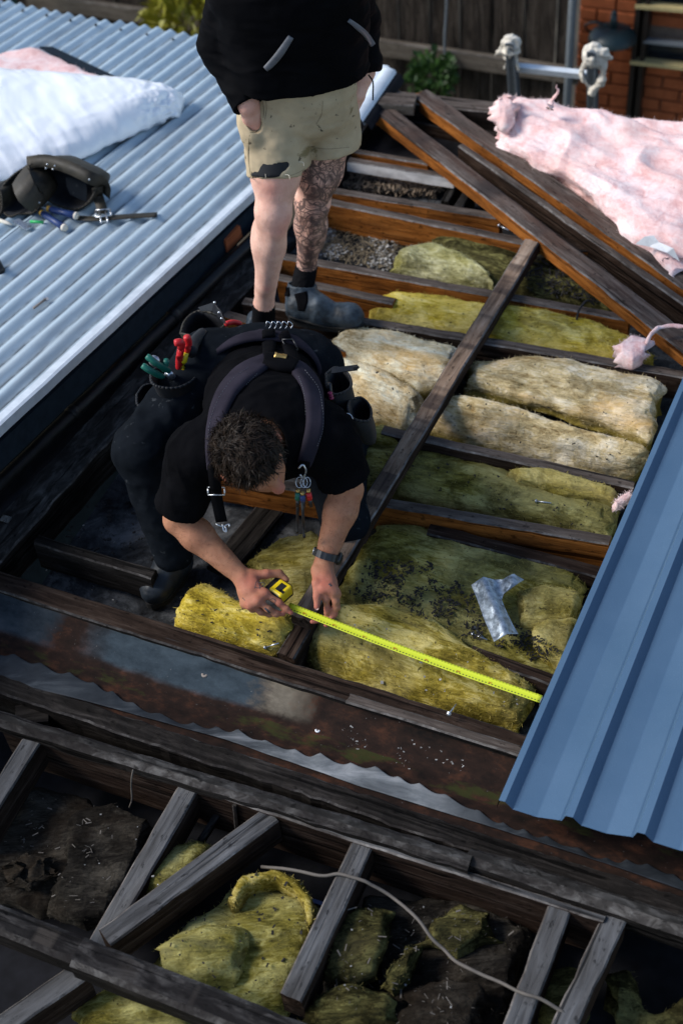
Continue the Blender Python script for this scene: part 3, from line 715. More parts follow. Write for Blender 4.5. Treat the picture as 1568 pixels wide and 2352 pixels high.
V = np.array([U(u, v, -0.08) for u, v in ((800, 345), (860, 262), (1130, 300), (1300, 520), (1010, 400))])
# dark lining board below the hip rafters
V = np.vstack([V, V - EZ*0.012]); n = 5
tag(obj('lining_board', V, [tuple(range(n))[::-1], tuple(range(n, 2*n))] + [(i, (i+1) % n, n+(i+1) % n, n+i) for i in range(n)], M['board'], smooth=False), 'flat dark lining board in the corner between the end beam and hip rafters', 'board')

# ------------------------------------------------------------------ rusted gutter, lead apron, lower timbers
OG = U(620, 1648, -0.06)
xs = np.linspace(-2.0, 1.6, 140); prof = [(0.125, -0.002), (0.118, -0.012), (0.06, -0.032), (0.005, -0.058), (-0.02, -0.062), (-0.06, -0.058), (-0.10, -0.046), (-0.20, -0.035)]
prof = lin([(y, z) for y, z in prof], 40)
V = np.array([OG + EX*x + EY*y + EZ*(z + 0.06) for x in xs for y, z in prof])
V[:, 2] += 0.004*fbm(V, 9, 4, 21)
ny = len(prof); i = (np.arange(len(xs)-1)[:, None]*ny + np.arange(ny-1)[None, :]).ravel()
LV = np.c_[(V-OG) @ EX, (V-OG) @ EY, (V-OG)[:, 2]]
gut = tag(link('box_gutter', mesh_of('box_gutter', LV, np.stack([i, i+ny, i+ny+1, i+1], 1), M['rust']), mw=mat4(OG, EX, EY, EZ)), 'long rusted box gutter with blue, cream and mossy patches', 'gutter')
far = lin([(-80, 1478), (60, 1512), (200, 1560), (320, 1612), (430, 1652), (540, 1680), (660, 1706), (760, 1733), (840, 1755), (950, 1800), (1040, 1838), (1150, 1882), (1250, 1925), (1400, 1965), (1640, 2035)], 260)
near = lin([(-80, 1540), (200, 1610), (520, 1698), (830, 1806), (1150, 1905), (1400, 1985), (1640, 2070)], 260)
wv = 16*fbm(np.c_[np.arange(260)*0.055, np.zeros(260), np.zeros(260)], 1, 4, 77) + 11*np.abs(np.sin(np.arange(260)*0.36 + 1.5*vnoise(np.c_[np.arange(260)*0.05, np.zeros(260), np.zeros(260)], 3)))
rows = []
for t in np.linspace(0, 1, 16):
    rows.append([U(*(far[k]*(1-t) + near[k]*t + A3(0.35, 1)*wv[k]*(1-t)), -0.040 + 0.010*t) for k in range(260)])
V = np.array(rows).transpose(1, 0, 2).reshape(-1, 3); V[:, 2] += 0.003*fbm(V, 14, 4, 31)
ny = 16; i = (np.arange(259)[:, None]*ny + np.arange(15)[None, :]).ravel(); Q = np.stack([i, i+ny, i+ny+1, i+1], 1)
V2 = np.vstack([V, V - EZ*0.004]); n0 = len(V)
rim = [(j, j+1) for j in range(0, 259*ny, ny) for j in ()]
Fq = [tuple(q) for q in Q] + [tuple(q[::-1] + n0) for q in Q]
for k in range(259):
    a, b = k*ny, (k+1)*ny; Fq.append((b, a, a+n0, b+n0)); Fq.append((a+ny-1, b+ny-1, b+ny-1+n0, a+ny-1+n0))
tag(obj('lead_apron', V2, Fq, M['lead']), 'pale grey lead apron with a scalloped edge along the rusty gutter', 'flashing')
timber('gutter_bearer', U(-80, 1546, -0.03), U(1640, 2110, -0.03), 0.062, 0.11, 'dark_wood', 'dark_wood', 'dark bearer between the lead apron and the black gap', 'beam', wob=0.006, seg=0.03)
timber('rounded_batten', U(-80, 1622, -0.01), U(1080, 1972, -0.01), 0.05, 0.05, 'plate_wood', 'dark_wood', 'worn grey rounded batten with a sawn end above the lower rafters', 'batten', bev=0.018, wob=0.005)
timber('edge_board', U(6, 1662, -0.045), U(1388, 2108, -0.045), 0.022, 0.20, 'pale_top', 'redbrown', 'thin pale edge board at the head of the lower rafters', 'board')
timber('round_rail', U(1075, 1958, -0.015), U(1660, 2150, -0.015), 0.06, 0.09, 'plate_wood', 'dark_wood', 'worn rounded rail at the lower right under the blue sheet', 'beam', bev=0.02, wob=0.006)
RG = 'lower rafters below the gutter'
def rafter(a, b, label, wd=0.062, h=0.11, z0=-0.055, z1=-0.055): return timber('lower_rafter', U(*a, z0), U(*b, z1), wd, h, 'pale_top', 'redbrown', label, 'rafter', RG, wob=0.0015)
rafter((82, 1684), (-60, 1910), 'pale rafter at the far left beside the dark wool')
rafter((438, 1797), (215, 2185), 'pale rafter disappearing behind the wider rafter on the left', z1=-0.16)
rafter((625, 1868), (240, 2152), 'broad pale rafter resting on the foreground beam')
rafter((838, 1926), (668, 2290), 'pale rafter between the curled yellow wool and the dark wool')
rafter((1290, 2070), (1160, 2420), 'pale rafter at the lower right, left of the close pair')
rafter((1412, 2102), (1265, 2420), 'pale rafter at the lower right, right of the close pair')
rafter((190, 2225), (-60, 2400), 'dim rafter in the bottom left corner under the foreground beam', z0=-0.09, z1=-0.09)
timber('foreground_beam', U(-60, 2085, 0.03), U(178, 2178, 0.03), 0.075, 0.08, 'fore_wood', 'dark_wood', 'blurred dark beam at bottom left, short piece before the butt joint', 'beam', bev=0.014)
timber('foreground_beam', U(176, 2180, 0.036), U(760, 2410, 0.036), 0.082, 0.085, 'fore_wood', 'dark_wood', 'blurred banded beam crossing the bottom, long piece after the butt joint', 'beam', bev=0.014)
timber('stub_block', U(35, 1640, -0.06), U(110, 1630, -0.06), 0.08, 0.08, 'dark_wood', 'dark_wood', 'dark stub of wood behind the rounded batten at far left', 'timber')
timber('thin_stick', U(505, 1860, -0.15), U(455, 1935, -0.2), 0.022, 0.02, 'plate_wood', 'dark_wood', 'thin grey stick leaning under the edge board', 'stick')
timber('splinter', U(533, 1845, -0.05), U(540, 1905, -0.2), 0.014, 0.014, 'plate_wood', 'dark_wood', 'pale splinter hanging from the rounded batten', 'stick')

# ------------------------------------------------------------------ left roof of old corrugated sheets
F0, N0 = U(885, 165, 0.05), U(0, 985, 0.30)
eU = unit(N0 - F0)                                   # up the slope, towards the camera
eS = -EX                                             # along the eave, to the left
eA = unit(eS - np.dot(eS, eU)*eU); rN = unit(np.cross(eU, eA));
if rN[2] < 0: rN = -rN
def RP(u, v, h=0.0): return PL(u, v, F0 + rN*h, rN)
roof = empty('corrugated_roof', F0, 'old pale blue corrugated metal roof on the left', 'roof')
LR, PIT, AMP = 4.3, 0.076, 0.0088
def corr_sheet(c0, nc, lift, seed):
    npc = 10; xs = np.linspace(0, nc*PIT, nc*npc + 1); ys = np.linspace(0, LR, 40)
    hz = AMP*np.cos(2*math.pi*xs/PIT)
    V, A = [], []
    r = random.Random(seed); j0 = 0.02*r.random()
    for y in ys:
        for x, h in zip(xs, hz):
            p = F0 + eA*(c0 + x) + eU*(y + (0 if y > 0 else j0) - math.tan(math.radians(5))*0) + rN*(h + lift); V.append(p)
            A.append(max(0.0, min(1.0, (-h/AMP - 0.72)*3.6)))
    m = len(xs); i = (np.arange(len(ys)-1)[:, None]*m + np.arange(m-1)[None, :]).ravel()
    V = np.array(V); V += rN*(0.004*fbm(V, 1.5, 3, seed))[:, None]
    o = F0 + eA*c0
    LV = np.c_[(V-o) @ eU, (V-o) @ eA, (V-o) @ rN]
    me = mesh_of('sheet', LV, np.stack([i, i+1, i+m+1, i+m], 1), M['galv'])
    at = me.attributes.new('valley', 'FLOAT', 'POINT'); at.data.foreach_set('value', np.array(A, np.float32))
    link('sheet', me, roof, mw=mat4(o, eU, eA, rN))
for k in range(6): corr_sheet(0.030 + k*0.685, 10, 0.0015*(k % 2), 50+k)
b = MB()
nS = 44
ps = [(0.0, 0.0, -0.03), (0.0, 0.0, 0.008), (0.010, 0.0, 0.012), (0.040, 0.0, 0.010)]
rings = [[F0 + eU*(LR*i/nS - 0.04) + eA*a + rN*(z + 0.0015*vnoise(A3([i*0.7, a*9, 3]), 4)[0]) for a, _, z in ps] for i in range(nS+1)]
V, F = loft(rings, False, False); b.add(V, F); b.build('barge_flashing', M['flash'], roof)
sm = MB(); sm.tube([A3(0,0,0), A3(0,0,0.006)], 0.007, 8); sm.ball(A3(0, 0, 0.008), (0.004, 0.004, 0.004), 0, 6, 4)
sme = mesh_of('roof_screw', sm.V, sm.F, [M['debris']])
for r_ in range(3):
    for k in range(18 if r_ == 0 else 0):
        o = bpy.data.objects.new('roof_screw', sme); o.parent = roof; col.objects.link(o)
        o.location = Vector(F0 + eA*(0.030 + PIT*(2*k+2)) + eU*([0.10, 1.15, 2.2][r_] + 0.01*random.random()) + rN*AMP - F0)
        o.rotation_euler = Vector(rN).to_track_quat('Z', 'Y').to_euler()
# wall below the barge, gutter and bricks
g0, g1 = F0 - rN*0.06 + eU*0.0, F0 - rN*0.06 + eU*LR
b = MB(); n = 20
rings = [[(g0 + (g1-g0)*i/n) + eA*0.012, (g0+(g1-g0)*i/n) + eA*0.012 - EZ*0.10, (g0+(g1-g0)*i/n) + eA*0.03 - EZ*0.10, (g0+(g1-g0)*i/n) + eA*0.03] for i in range(n+1)]
V, F = loft(rings); b.add(V, F); tag(b.build('barge_board', M['wallblue']), 'dark blue grey barge board under the edge of the metal roof', 'board')
q0, q1 = U(-80, 1222, -0.12), U(640, 500, -0.12)
b = MB(); d = unit(q1-q0); sx = unit(np.cross(EZ, d))
b.box((q0+q1)/2 + sx*0.30 - EZ*1.1, (q1-q0)/2, sx*0.05, EZ*1.2); tag(b.build('parapet_wall', M['wallblue']), 'dark side wall below the black gutter and metal roof', 'wall')
gt = empty('black_gutter', U(300, 870, -0.02), 'black gutter with a rounded lip between the metal roof and the wall plate', 'gutter')
p0, p1 = U(-80, 1188, 0.03), U(640, 495, 0.03)
b = MB(); b.tube(lin([p0, p1], 50), 0.026, 12); V = np.array(b.V); b.V = list(V + (0.003*fbm(V, 12, 3, 5))[:, None]*EZ)
b.build('gutter_lip', M['black'], gt, smooth=True)
dG = unit(p1-p0); sG = unit(np.cross(dG, EZ))
rings = [[p + sG*a + EZ*z for a, z in ((0.0, -0.02), (0.006, -0.09), (0.10, -0.10), (0.115, -0.06))] for p in lin([p0, p1], 40)]
V, F = loft(rings, False, False); V[:, 2] += 0.004*fbm(V, 20, 3, 9); obj('gutter_trough', V, F, M['black'], gt)
for t in (0.3, 0.62):
    p = p0 + (p1-p0)*t; b = MB(); b.tube([p - dG*0.016, p + dG*0.016], 0.030, 12); b.build('joint_collar', M['black'], gt, smooth=True)
for (u, v, lb) in ((250, 782, 'loose red brick under the roof edge, nearer one by the black gutter'), (518, 541, 'loose red brick under the roof edge beside the standing man\'s shin')):
    c = U(u, v, 0.06); b = MB(); b.box(c, dG*0.055, sG*0.04, EZ*0.03)
    V = np.array(b.V) + rng.normal(0, 0.004, (8, 3)); b.V = list(V); tag(b.build('loose_brick', M['brick']), lb, 'brick', 'loose bricks under the metal roof')
tr = empty('ridge_trim', U(860, 225, 0.05), 'bent pale metal trim at the roof corner beside the standing man\'s hip', 'flashing')
a, c = U(815, 285, 0.07), U(893, 172, 0.07); d = unit(c-a); s_ = unit(np.cross(d, EZ))
rings = [[p - s_*0.035 + EZ*0.0, p - s_*0.03 + EZ*0.03, p + EZ*0.038, p + s_*0.03 + EZ*0.03, p + s_*0.045 + EZ*0.0] for p in lin([a, c], 14)]
V, F = loft(rings, False, False); obj('metal_strip', V, F, M['flash'], tr)
V2 = V - EZ*0.02 + s_*0.03; obj('underside', V2, F, M['board'], tr)

# ------------------------------------------------------------------ blue sheet at the right
zb = 0.075
P = U(1137, 1850, zb); Q = U(1578, 838, zb); by = unit(Q - P); R_ = U(1545, 1936, 0.185)
bx = unit((R_ - P) - np.dot(R_ - P, by)*by); bn = np.cross(bx, by)
rib = [(0.0, -0.012), (0.004, 0.0), (0.016, 0.029), (0.034, 0.029), (0.050, 0.0)]
pr_ = list(rib)
for k in range(4):
    o_ = 0.05 + 0.190*k
    pr_ += [(o_+0.004, 0.0), (o_+0.064, -0.0095), (o_+0.068, -0.0095), (o_+0.132, 0.0012)]
    r0 = o_ + 0.137; pr_ += [(r0, 0.0), (r0+0.016, 0.029), (r0+0.036, 0.029), (r0+0.053, 0.0)]
bs = empty('blue_roof_sheet', P, 'blue grey ribbed roof sheet lying along the right edge', 'roof sheet')
Ly = np.linalg.norm(Q-P) + 0.35; ys = np.linspace(0, Ly, 30)
V, F = loft([[P + bx*x + by*y + bn*z for x, z in pr_] for y in ys], False, False)
V += bn*(0.0012*fbm(V, 2.5, 3, 8))[:, None]
obj('sheet', V, F, M['blue'], bs, smooth=False)
V, F = loft([[P + bx*x + by*y + bn*(z-0.0025) for x, z in pr_] for y in np.linspace(0.001, Ly, 30)], False, False)
obj('underside', V, F, M['board'], bs, smooth=False)

# ------------------------------------------------------------------ behind: fence, house, ladder, plants
FP = AT(1080, 130, 8.95)
def FR(u, v, off=0.0): return PL(u, v, FP - EY*off, EY)
fence = empty('timber_fence', A3(FP[0], FP[1], -2.65), 'dark weathered paling fence behind the roof', 'fence')
ZT = -0.45
x = -5.2; k = 0
XE = np.dot(FR(1312, 120) - FP, EX)
while x < XE - 0.05:
    w_ = 0.098 + 0.012*random.random(); off = 0.012*(k % 2) + 0.006*random.random()
    b0 = FP + EX*(x + w_/2) - EY*(-off); b0[2] = -2.65; t0 = b0.copy(); t0[2] = ZT + 0.03*random.random()
    L = t0[2] - b0[2]
    me = None
    n_ = 8; rings = [[(L*i/n_, q, p) for q, p in ((w_/2, -0.008), (w_/2, 0.008), (-w_/2, 0.008), (-w_/2, -0.008))] for i in range(n_+1)]
    V, F = loft(rings); V[:, 1] += 0.004*vnoise(V*4, k); V[:, 2] += 0.004*vnoise(V*3, k+9)
    link('paling', mesh_of('paling', V, F, M['fence_wood'], smooth=False), fence, mw=mat4(b0, EZ, EX, EY))
    x += w_ + 0.004 + 0.008*random.random()*(random.random() < 0.4); k += 1
def rail(a, b, dz): 
    p, q = FR(*a, 0.05), FR(*b, 0.05); plank('rail', p, q, 0.045, 0.11, 'rail_wood', 'rail_wood', fence, wob=0.004, seg=0.15)
rail((862, 88), (1330, 156), 0); rail((60, -18), (462, 36), 0)
for u in (700, 1325): 
    p = FR(u, 120, -0.05); p = A3(p[0], p[1], -2.65); plank('post', p, p + EZ*2.1, 0.10, 0.10, 'fence_wood', 'fence_wood', fence)
# brick house with every brick laid
HP = FP + EY*0.35
house = empty('brick_house', A3(*(HP + EX*1.2)[:2], -2.65), 'orange red brick house wall beside the fence', 'house')
hx0 = np.dot(PL(1322, 120, HP, EY) - HP, EX)
BZ = np.arange(-2.6, 0.0, 0.086)
mb = MB(); wl_ = np.dot(PL(1470, 120, HP, EY) - HP, EX) - hx0 + 2.35; mb.box(HP + EX*(hx0 + wl_/2) + EY*0.12 + EZ*(-1.3 - HP[2]), EX*(wl_/2 - 0.01), EY*0.05, EZ*1.35); mb.build('wall', M['mortar'], house)
dx0 = np.dot(PL(1452, 120, HP, EY) - HP, EX); dx1 = np.dot(PL(1470, 120, HP, EY) - HP, EX)
bme = {}
def brick(xa, xb, z, rec=0.0):
    key = round(xb - xa, 3)
    if key not in bme:
        b = MB(); e = 0.004; L = xb - xa
        rings = [[(q*(L/2-i_), dd, 0.038*s1 - e*s1*k_) for q, s1 in ((-1, -1), (1, -1), (1, 1), (-1, 1))] for dd, i_, k_ in ((0.0, e, 1), (-0.0, e, 1))]
        V = np.array([(sx*(L/2 - (e if y < -0.05 else 0)), y, sz*(0.038 - (e if y < -0.05 else 0))) for y in (0.05, -0.046, -0.055) for sx, sz in ((-1, -1), (1, -1), (1, 1), (-1, 1))])
        V, F = loft(V.reshape(3, 4, 3)); bme[key] = mesh_of('brick', V, F, [M['brick']], smooth=False)
    c = HP + EX*(xa+xb)/2 + EY*(0.065 + rec + 0.004*random.random()); c = A3(c[0], c[1], z)
    link('brick', bme[key], house, mw=mat4(c, EX, EY, EZ))
for r_, z in enumerate(BZ):
    if z < -2.2: continue
    # pier left of the dark frame
    xx = hx0; first = True
    cuts = [hx0]
    step = 0.24; s0 = 0.12 if r_ % 2 else 0.24
    c_ = hx0 + s0
    while c_ < dx0 - 0.02: cuts.append(c_); c_ += 0.24
    cuts.append(dx0 - 0.005)
    for a_, b_ in zip(cuts[:-1], cuts[1:]):
        if b_ - a_ > 0.03: brick(a_ + 0.005, b_ - 0.005, z)
    # panel right of the frame, set back a little
    c_ = dx1 + (0.04 if r_ % 2 else -0.08)
    while c_ < dx1 + 2.2:
        a_ = max(c_, dx1 + 0.0)
        zu, zl = PL(1520, 8, HP, EY)[2], PL(1520, 100, HP, EY)[2]
        wz0, wz1 = PL(1540, 146, HP, EY)[2], PL(1540, 94, HP, EY)[2]
        if c_ + 0.23 - a_ > 0.04 and not (wz0 - 0.03 < z < wz1 + 0.03) and z < PL(1540, 12, HP, EY)[2] - 0.02: brick(a_, c_ + 0.23, z, 0.03)
        c_ += 0.24
def vbar(u, wd, dep, mt):
    p = PL(u, 120, HP, EY); b = MB(); b.box(A3(p[0], p[1], -1.3), EX*wd/2, EY*dep, EZ*1.35); b.build('door_frame', M[mt], house)
vbar(1458, 0.030, 0.055, 'frame'); vbar(1478, 0.028, 0.05, 'frame')
win = MB()
def hbar(a, b, h, dep, mt, name, par):
    p, q = PL(*a, HP - EY*0.03, EY), PL(*b, HP - EY*0.03, EY); m_ = MB(); m_.box((p+q)/2, (q-p)/2, EY*dep, EZ*h); return m_.build(name, M[mt], par)
for (a, b, c, d) in (((1478, 92), (1640, 110), (1478, 138), (1640, 160)), ((1478, -30), (1640, -15), (1478, 10), (1640, 25))):
    P4 = [PL(*t, HP + EY*0.05, EY) for t in (a, b, d, c)]; V = np.array(P4); V = np.vstack([V, V + EY*0.01])
    wn = obj('window', V, [(0, 1, 2, 3), (7, 6, 5, 4), (0, 4, 5, 1), (1, 5, 6, 2), (2, 6, 7, 3), (3, 7, 4, 0)], M['glass'], house, smooth=False)
    hbar((1448 if a[1] > 0 else 1460, c[1]), d, 0.012, 0.035, 'cream', 'sill', wn); hbar(a, b, 0.006, 0.03, 'pipegrey', 'frame', wn)
# gooseneck wall lamp
lp = PL(1405, 90, HP - EY*0.16, EY); lampo = empty('wall_lamp', lp, 'dark green gooseneck lamp on the brick wall', 'lamp')
rings = []
for t in np.linspace(0, 1, 9):
    r0 = 0.02 + 0.135*math.sin(t*math.pi/2); z_ = 0.085*math.cos(t*math.pi/2)
    rings.append([lp + EX*r0*math.cos(q) + EY*r0*math.sin(q) + EZ*z_ for q in np.linspace(0, 2*math.pi, 24, False)])
V, F = loft(rings, False); obj('lamp_shade', V, F, M['lampgreen'], lampo)
b = MB(); b.tube([lp + EZ*0.08, lp + EZ*0.17], [0.026, 0.020], 10); b.ball(lp + EZ*0.175, 0.021); b.build('lamp_cap', M['lampgreen'], lampo, smooth=True)
b = MB(); b.tube(catmull([lp + EZ*0.08 - EX*0.02, lp + EZ*0.10 - EX*0.12, lp + EZ*0.05 - EX*0.19 + EY*0.03, lp - EZ*0.02 - EX*0.17 + EY*0.1, lp - EZ*0.05 - EX*0.12 + EY*0.2], 16), 0.008, 6); b.build('gooseneck', M['lampgreen'], lampo, smooth=True)
# pipes on the fence line
def pipe(u, v, r, mt, name, label, cat, off=0.1, z1=0.4):
    p = FR(u, v, off); b = MB(); b.tube([A3(p[0], p[1], -2.65), A3(p[0], p[1], -1.0), A3(p[0], p[1], z1)], r, 12); o = b.build(name, M[mt], smooth=True)
    return tag(o, label, cat)
pipe(1308, 120, 0.026, 'pipegrey', 'downpipe', 'grey downpipe standing where the fence meets the brick house', 'pipe')
pipe(34, 20, 0.038, 'greenpost', 'green_post', 'green metal post at the top left corner', 'post', 0.25)
p = FR(1022, 60, 0.09); b = MB(); b.tube(catmull([A3(p[0], p[1], -0.5), A3(p[0]+0.012, p[1], -0.9), A3(p[0]-0.008, p[1], -1.25), A3(p[0]+0.01, p[1]-0.02, -1.6), A3(p[0], p[1], -2.5)], 20), 0.008, 6)
tag(b.build('hanging_cable', M['pipegrey'], smooth=True), 'thin pale cable hanging down the dark fence', 'cable')
# plants
def leafy(name, c, R, n, ln, wd, mt, label, cat, seed, droop=0.5, stem=True):
    r = np.random.default_rng(seed); root = empty(name, A3(c[0], c[1], -2.65), label, cat)
    b = MB()
    for _ in range(n):
        d = r.normal(0, 1, 3); d[2] = d[2]*0.8 + 0.25; d = unit(d); p = c + d*R*r.random()**0.5*A3(1, 1, 1)
        q = unit(d + A3(0, 0, 0.3)); sd_ = unit(np.cross(q, r.normal(0, 1, 3))); L = ln*(0.6 + 0.7*r.random())
        m1 = p + q*L*0.5; e = p + q*L*0.85 - EZ*L*droop*r.random()
        b.add([p, m1 + sd_*wd, e, m1 - sd_*wd], [(0, 1, 2, 3)])
    lf = b.build('foliage', M[mt], root); lf['kind'] = 'stuff'
    s = MB()
    for k in range(5): s.tube(catmull([A3(c[0] + 0.03*k-0.06, c[1], -2.65), A3(c[0]+0.05*math.sin(k), c[1]+0.04*math.cos(k), c[2]-0.5), c + R*0.4*unit(r.normal(0, 1, 3))], 6), [0.012]*5 + [0.005], 6)
    s.build('stem', M['bark'], root)
leafy('shrub', FR(432, 52, 0.35), 0.22, 330, 0.22, 0.020, 'palm', 'yellow green shrub between the metal roof and the fence', 'shrub', 3, 0.9)
leafy('bush', FR(990, 176, 0.25), 0.15, 420, 0.07, 0.02, 'bush', 'low green bush growing at the foot of the fence', 'bush', 4)
# ladder with rag wrapped ends
la, lb = AT(1176, 150, 6.72), AT(1360, 170, 6.60)
lad = empty('ladder', A3(*((la+lb)/2)[:2], -2.65), 'aluminium ladder leaning on the roof edge in front of the brick house', 'ladder')
lx_ = unit(lb - la); ld = unit(A3(0, 0, 1) - 0.22*EY*1.0); ln_ = np.cross(lx_, ld)
for p, lbl in ((la, 0), (lb, 1)):
    b = MB(); top = p + ld*0.16; L = (top[2] + 2.65)/ld[2]
    b.box(top - ld*L/2, lx_*0.012, ln_*0.033, ld*L/2); b.box(top - ld*L/2 + ln_*0.030, lx_*0.022, ln_*0.003, ld*L/2); b.box(top - ld*L/2 - ln_*0.030, lx_*0.022, ln_*0.003, ld*L/2)
    b.build('rail', M['pipegrey'], lad)
for k in range(8):
    c = (la+lb)/2 - ld*(0.01 + 0.28*k); b = MB(); b.box(c, (lb-la)/2, ln_*0.016, ld*0.016); b.build('rung', M['flash'], lad)
for p, lbl, sd_ in ((la, 'cream rag tied over the left end of the ladder', 1), (lb, 'cream rag tied over the right end of the ladder, with a long drooping corner', 2)):
    s = SDF(p - 0.2, p + 0.28, 0.006); t = p + ld*0.115
    s.ell(t, (0.043, 0.040, 0.062), k=0.01)
    if sd_ == 1: s.cone(t + EZ*0.03, t - EX*0.085 - EZ*0.06, 0.036, 0.006, 0.02, EY, 0.5); s.cone(t, t + EX*0.045 - EZ*0.13, 0.030, 0.005, 0.02, EY, 0.6); s.cone(t, t - EX*0.035 - EZ*0.12, 0.028, 0.005, 0.02, EY, 0.6)
    else: s.cone(t + EZ*0.02, t + EX*0.105 + EZ*0.0, 0.040, 0.005, 0.02, EY, 0.5); s.cone(t + EX*0.045 + EZ*.01, t + EX*0.06 - EZ*0.15, 0.034, 0.005, 0.02, EY, 0.5); s.cone(t, t - EX*0.06 - EZ*0.10, 0.028, 0.007, 0.02, EY, 0.6); s.cone(t - EX*0.05 - EZ*0.11, t + EX*0.01 - EZ*0.20, 0.014, 0.014, 0.02); s.cone(t + EX*0.01 - EZ*0.20, t + EX*0.05 - EZ*0.12, 0.014, 0.012, 0.02)
    V, F = s.mesh(); N = normals_of(V, F); V = V + N*(0.011*(0.35-np.abs(fbm(V, 24, 2, sd_))*2.2) + 0.003*fbm(V, 60, 2, sd_))[:, None]
    tag(obj('rag', V, F, M['rag']), lbl, 'rag', 'rags on the ladder ends')
# ------------------------------------------------------------------ insulation between the joists
batt('insulation_batt', [(985, 533), (1100, 530), (1200, 552), (1330, 610)], [(1010, 600), (1120, 640), (1250, 680), (1440, 712)], -0.06, 0.10, 'in_grime', 'brownish crumbling batt under the far end of the banded batten', seed=1, lump=0.022)
batt('insulation_batt', [(925, 566), (1000, 556), (1070, 590), (1130, 640)], [(900, 612), (960, 622), (1060, 645), (1135, 656)], -0.02, 0.12, 'in_pale', 'pale grey green batt half near the wood shavings', zn=-0.07, seed=2, lump=0.010)
batt('insulation_batt', [(866, 664), (1000, 672), (1110, 694), (1250, 706), (1360, 736), (1500, 800)], [(842, 726), (960, 748), (1080, 772), (1220, 800), (1380, 828), (1500, 838)], -0.02, 0.13, 'in_bright', 'bright yellow batt lying in the bay beside the blue boot', zn=-0.05, seed=3, nx=160, lump=0.009, fib=900)
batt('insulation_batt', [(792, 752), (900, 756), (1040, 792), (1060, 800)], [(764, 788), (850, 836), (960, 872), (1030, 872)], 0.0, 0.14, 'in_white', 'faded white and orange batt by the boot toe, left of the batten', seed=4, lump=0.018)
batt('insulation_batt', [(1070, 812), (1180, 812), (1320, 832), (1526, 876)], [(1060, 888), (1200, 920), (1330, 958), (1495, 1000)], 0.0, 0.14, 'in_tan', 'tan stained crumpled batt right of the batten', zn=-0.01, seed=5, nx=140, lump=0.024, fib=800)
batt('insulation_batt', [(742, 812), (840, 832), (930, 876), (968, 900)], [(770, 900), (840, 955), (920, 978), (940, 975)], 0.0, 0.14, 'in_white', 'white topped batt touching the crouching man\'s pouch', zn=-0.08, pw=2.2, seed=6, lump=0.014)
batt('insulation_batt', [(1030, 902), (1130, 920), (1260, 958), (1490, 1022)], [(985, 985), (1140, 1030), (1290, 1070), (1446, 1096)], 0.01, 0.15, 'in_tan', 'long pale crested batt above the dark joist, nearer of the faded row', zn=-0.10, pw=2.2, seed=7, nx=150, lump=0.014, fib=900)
batt('insulation_batt', [(838, 975), (880, 968), (915, 985)], [(842, 1012), (890, 1022), (925, 1015)], -0.02, 0.10, 'in_olive', 'small olive scrap of batt between the pouch and the batten', seed=8, nx=30, nt=18, lump=0.015, fib=150)
batt('insulation_batt', [(822, 1022), (900, 1020), (1000, 1034), (1120, 1065), (1240, 1110), (1420, 1150)], [(832, 1115), (880, 1130), (1000, 1152), (1120, 1172), (1250, 1200), (1398, 1236)], -0.055, 0.11, 'in_olive', 'flat olive green batt with a screw lying on it', seed=9, nx=160, lump=0.007, fib=700)
batt('insulation_batt', [(1165, 1074), (1260, 1078), (1420, 1122)], [(1190, 1100), (1290, 1130), (1415, 1152)], 0.0, 0.08, 'in_yellow', 'narrow yellowish strip of batt lying along the far side of the flat olive batt', seed=10, nx=50, nt=16, lump=0.010, fib=250)
batt('insulation_batt', [(868, 1200), (960, 1205), (1060, 1232), (1180, 1262), (1345, 1320)], [(760, 1375), (900, 1420), (1060, 1482), (1160, 1510), (1290, 1545)], -0.07, 0.10, 'in_olive', 'wide olive batt covered with dark debris and a metal offcut', pw=3.4, seed=11, nx=150, nt=56, lump=0.013, fib=900)
batt('insulation_batt', [(1182, 1350), (1250, 1336), (1340, 1352)], [(1195, 1432), (1250, 1440), (1315, 1425)], -0.02, 0.10, 'in_yellow', 'rounded scrap of batt beside the metal offcut', seed=12, nx=40, nt=22, lump=0.012, fib=250)
batt('insulation_batt', [(1222, 1442), (1260, 1420), (1318, 1418)], [(1232, 1480), (1260, 1510), (1296, 1530)], -0.02, 0.09, 'in_yellow', 'small yellow scrap of batt touching the blue sheet', seed=13, nx=30, nt=20, lump=0.013, fib=200)
batt('insulation_batt', [(722, 1410), (790, 1378), (890, 1378), (1000, 1412), (1120, 1500), (1225, 1568)], [(700, 1490), (730, 1545), (860, 1588), (960, 1620), (1080, 1645), (1192, 1655)], -0.02, 0.15, 'in_yellow', 'bulging yellow batt lying under the stretched tape', zn=-0.09, pw=2.2, seed=14, nx=150, nt=34, lump=0.012, fib=800)
batt('insulation_batt', [(432, 1352), (470, 1338), (560, 1388), (680, 1412)], [(402, 1425), (470, 1468), (560, 1496), (640, 1508)], -0.01, 0.15, 'in_bright', 'bright yellow folded batt below the man\'s wrist', zn=-0.06, seed=15, nx=60, nt=30, lump=0.022, fib=600)
batt('insulation_batt', [(560, 1282), (640, 1225), (715, 1210), (760, 1240)], [(600, 1330), (650, 1375), (700, 1390), (735, 1345)], -0.04, 0.14, 'in_yellow', 'yellow brown batt lump behind the tape case', seed=16, nx=50, nt=26, lump=0.020, fib=400)
batt('insulation_batt', [(600, 1415), (650, 1408), (690, 1412)], [(560, 1490), (620, 1512), (655, 1500)], -0.06, 0.12, 'in_yellow', 'yellow batt end tucked under the hand', seed=17, nx=30, nt=20, lump=0.015, fib=200)
GL = 'old glass wool in the lower bays'
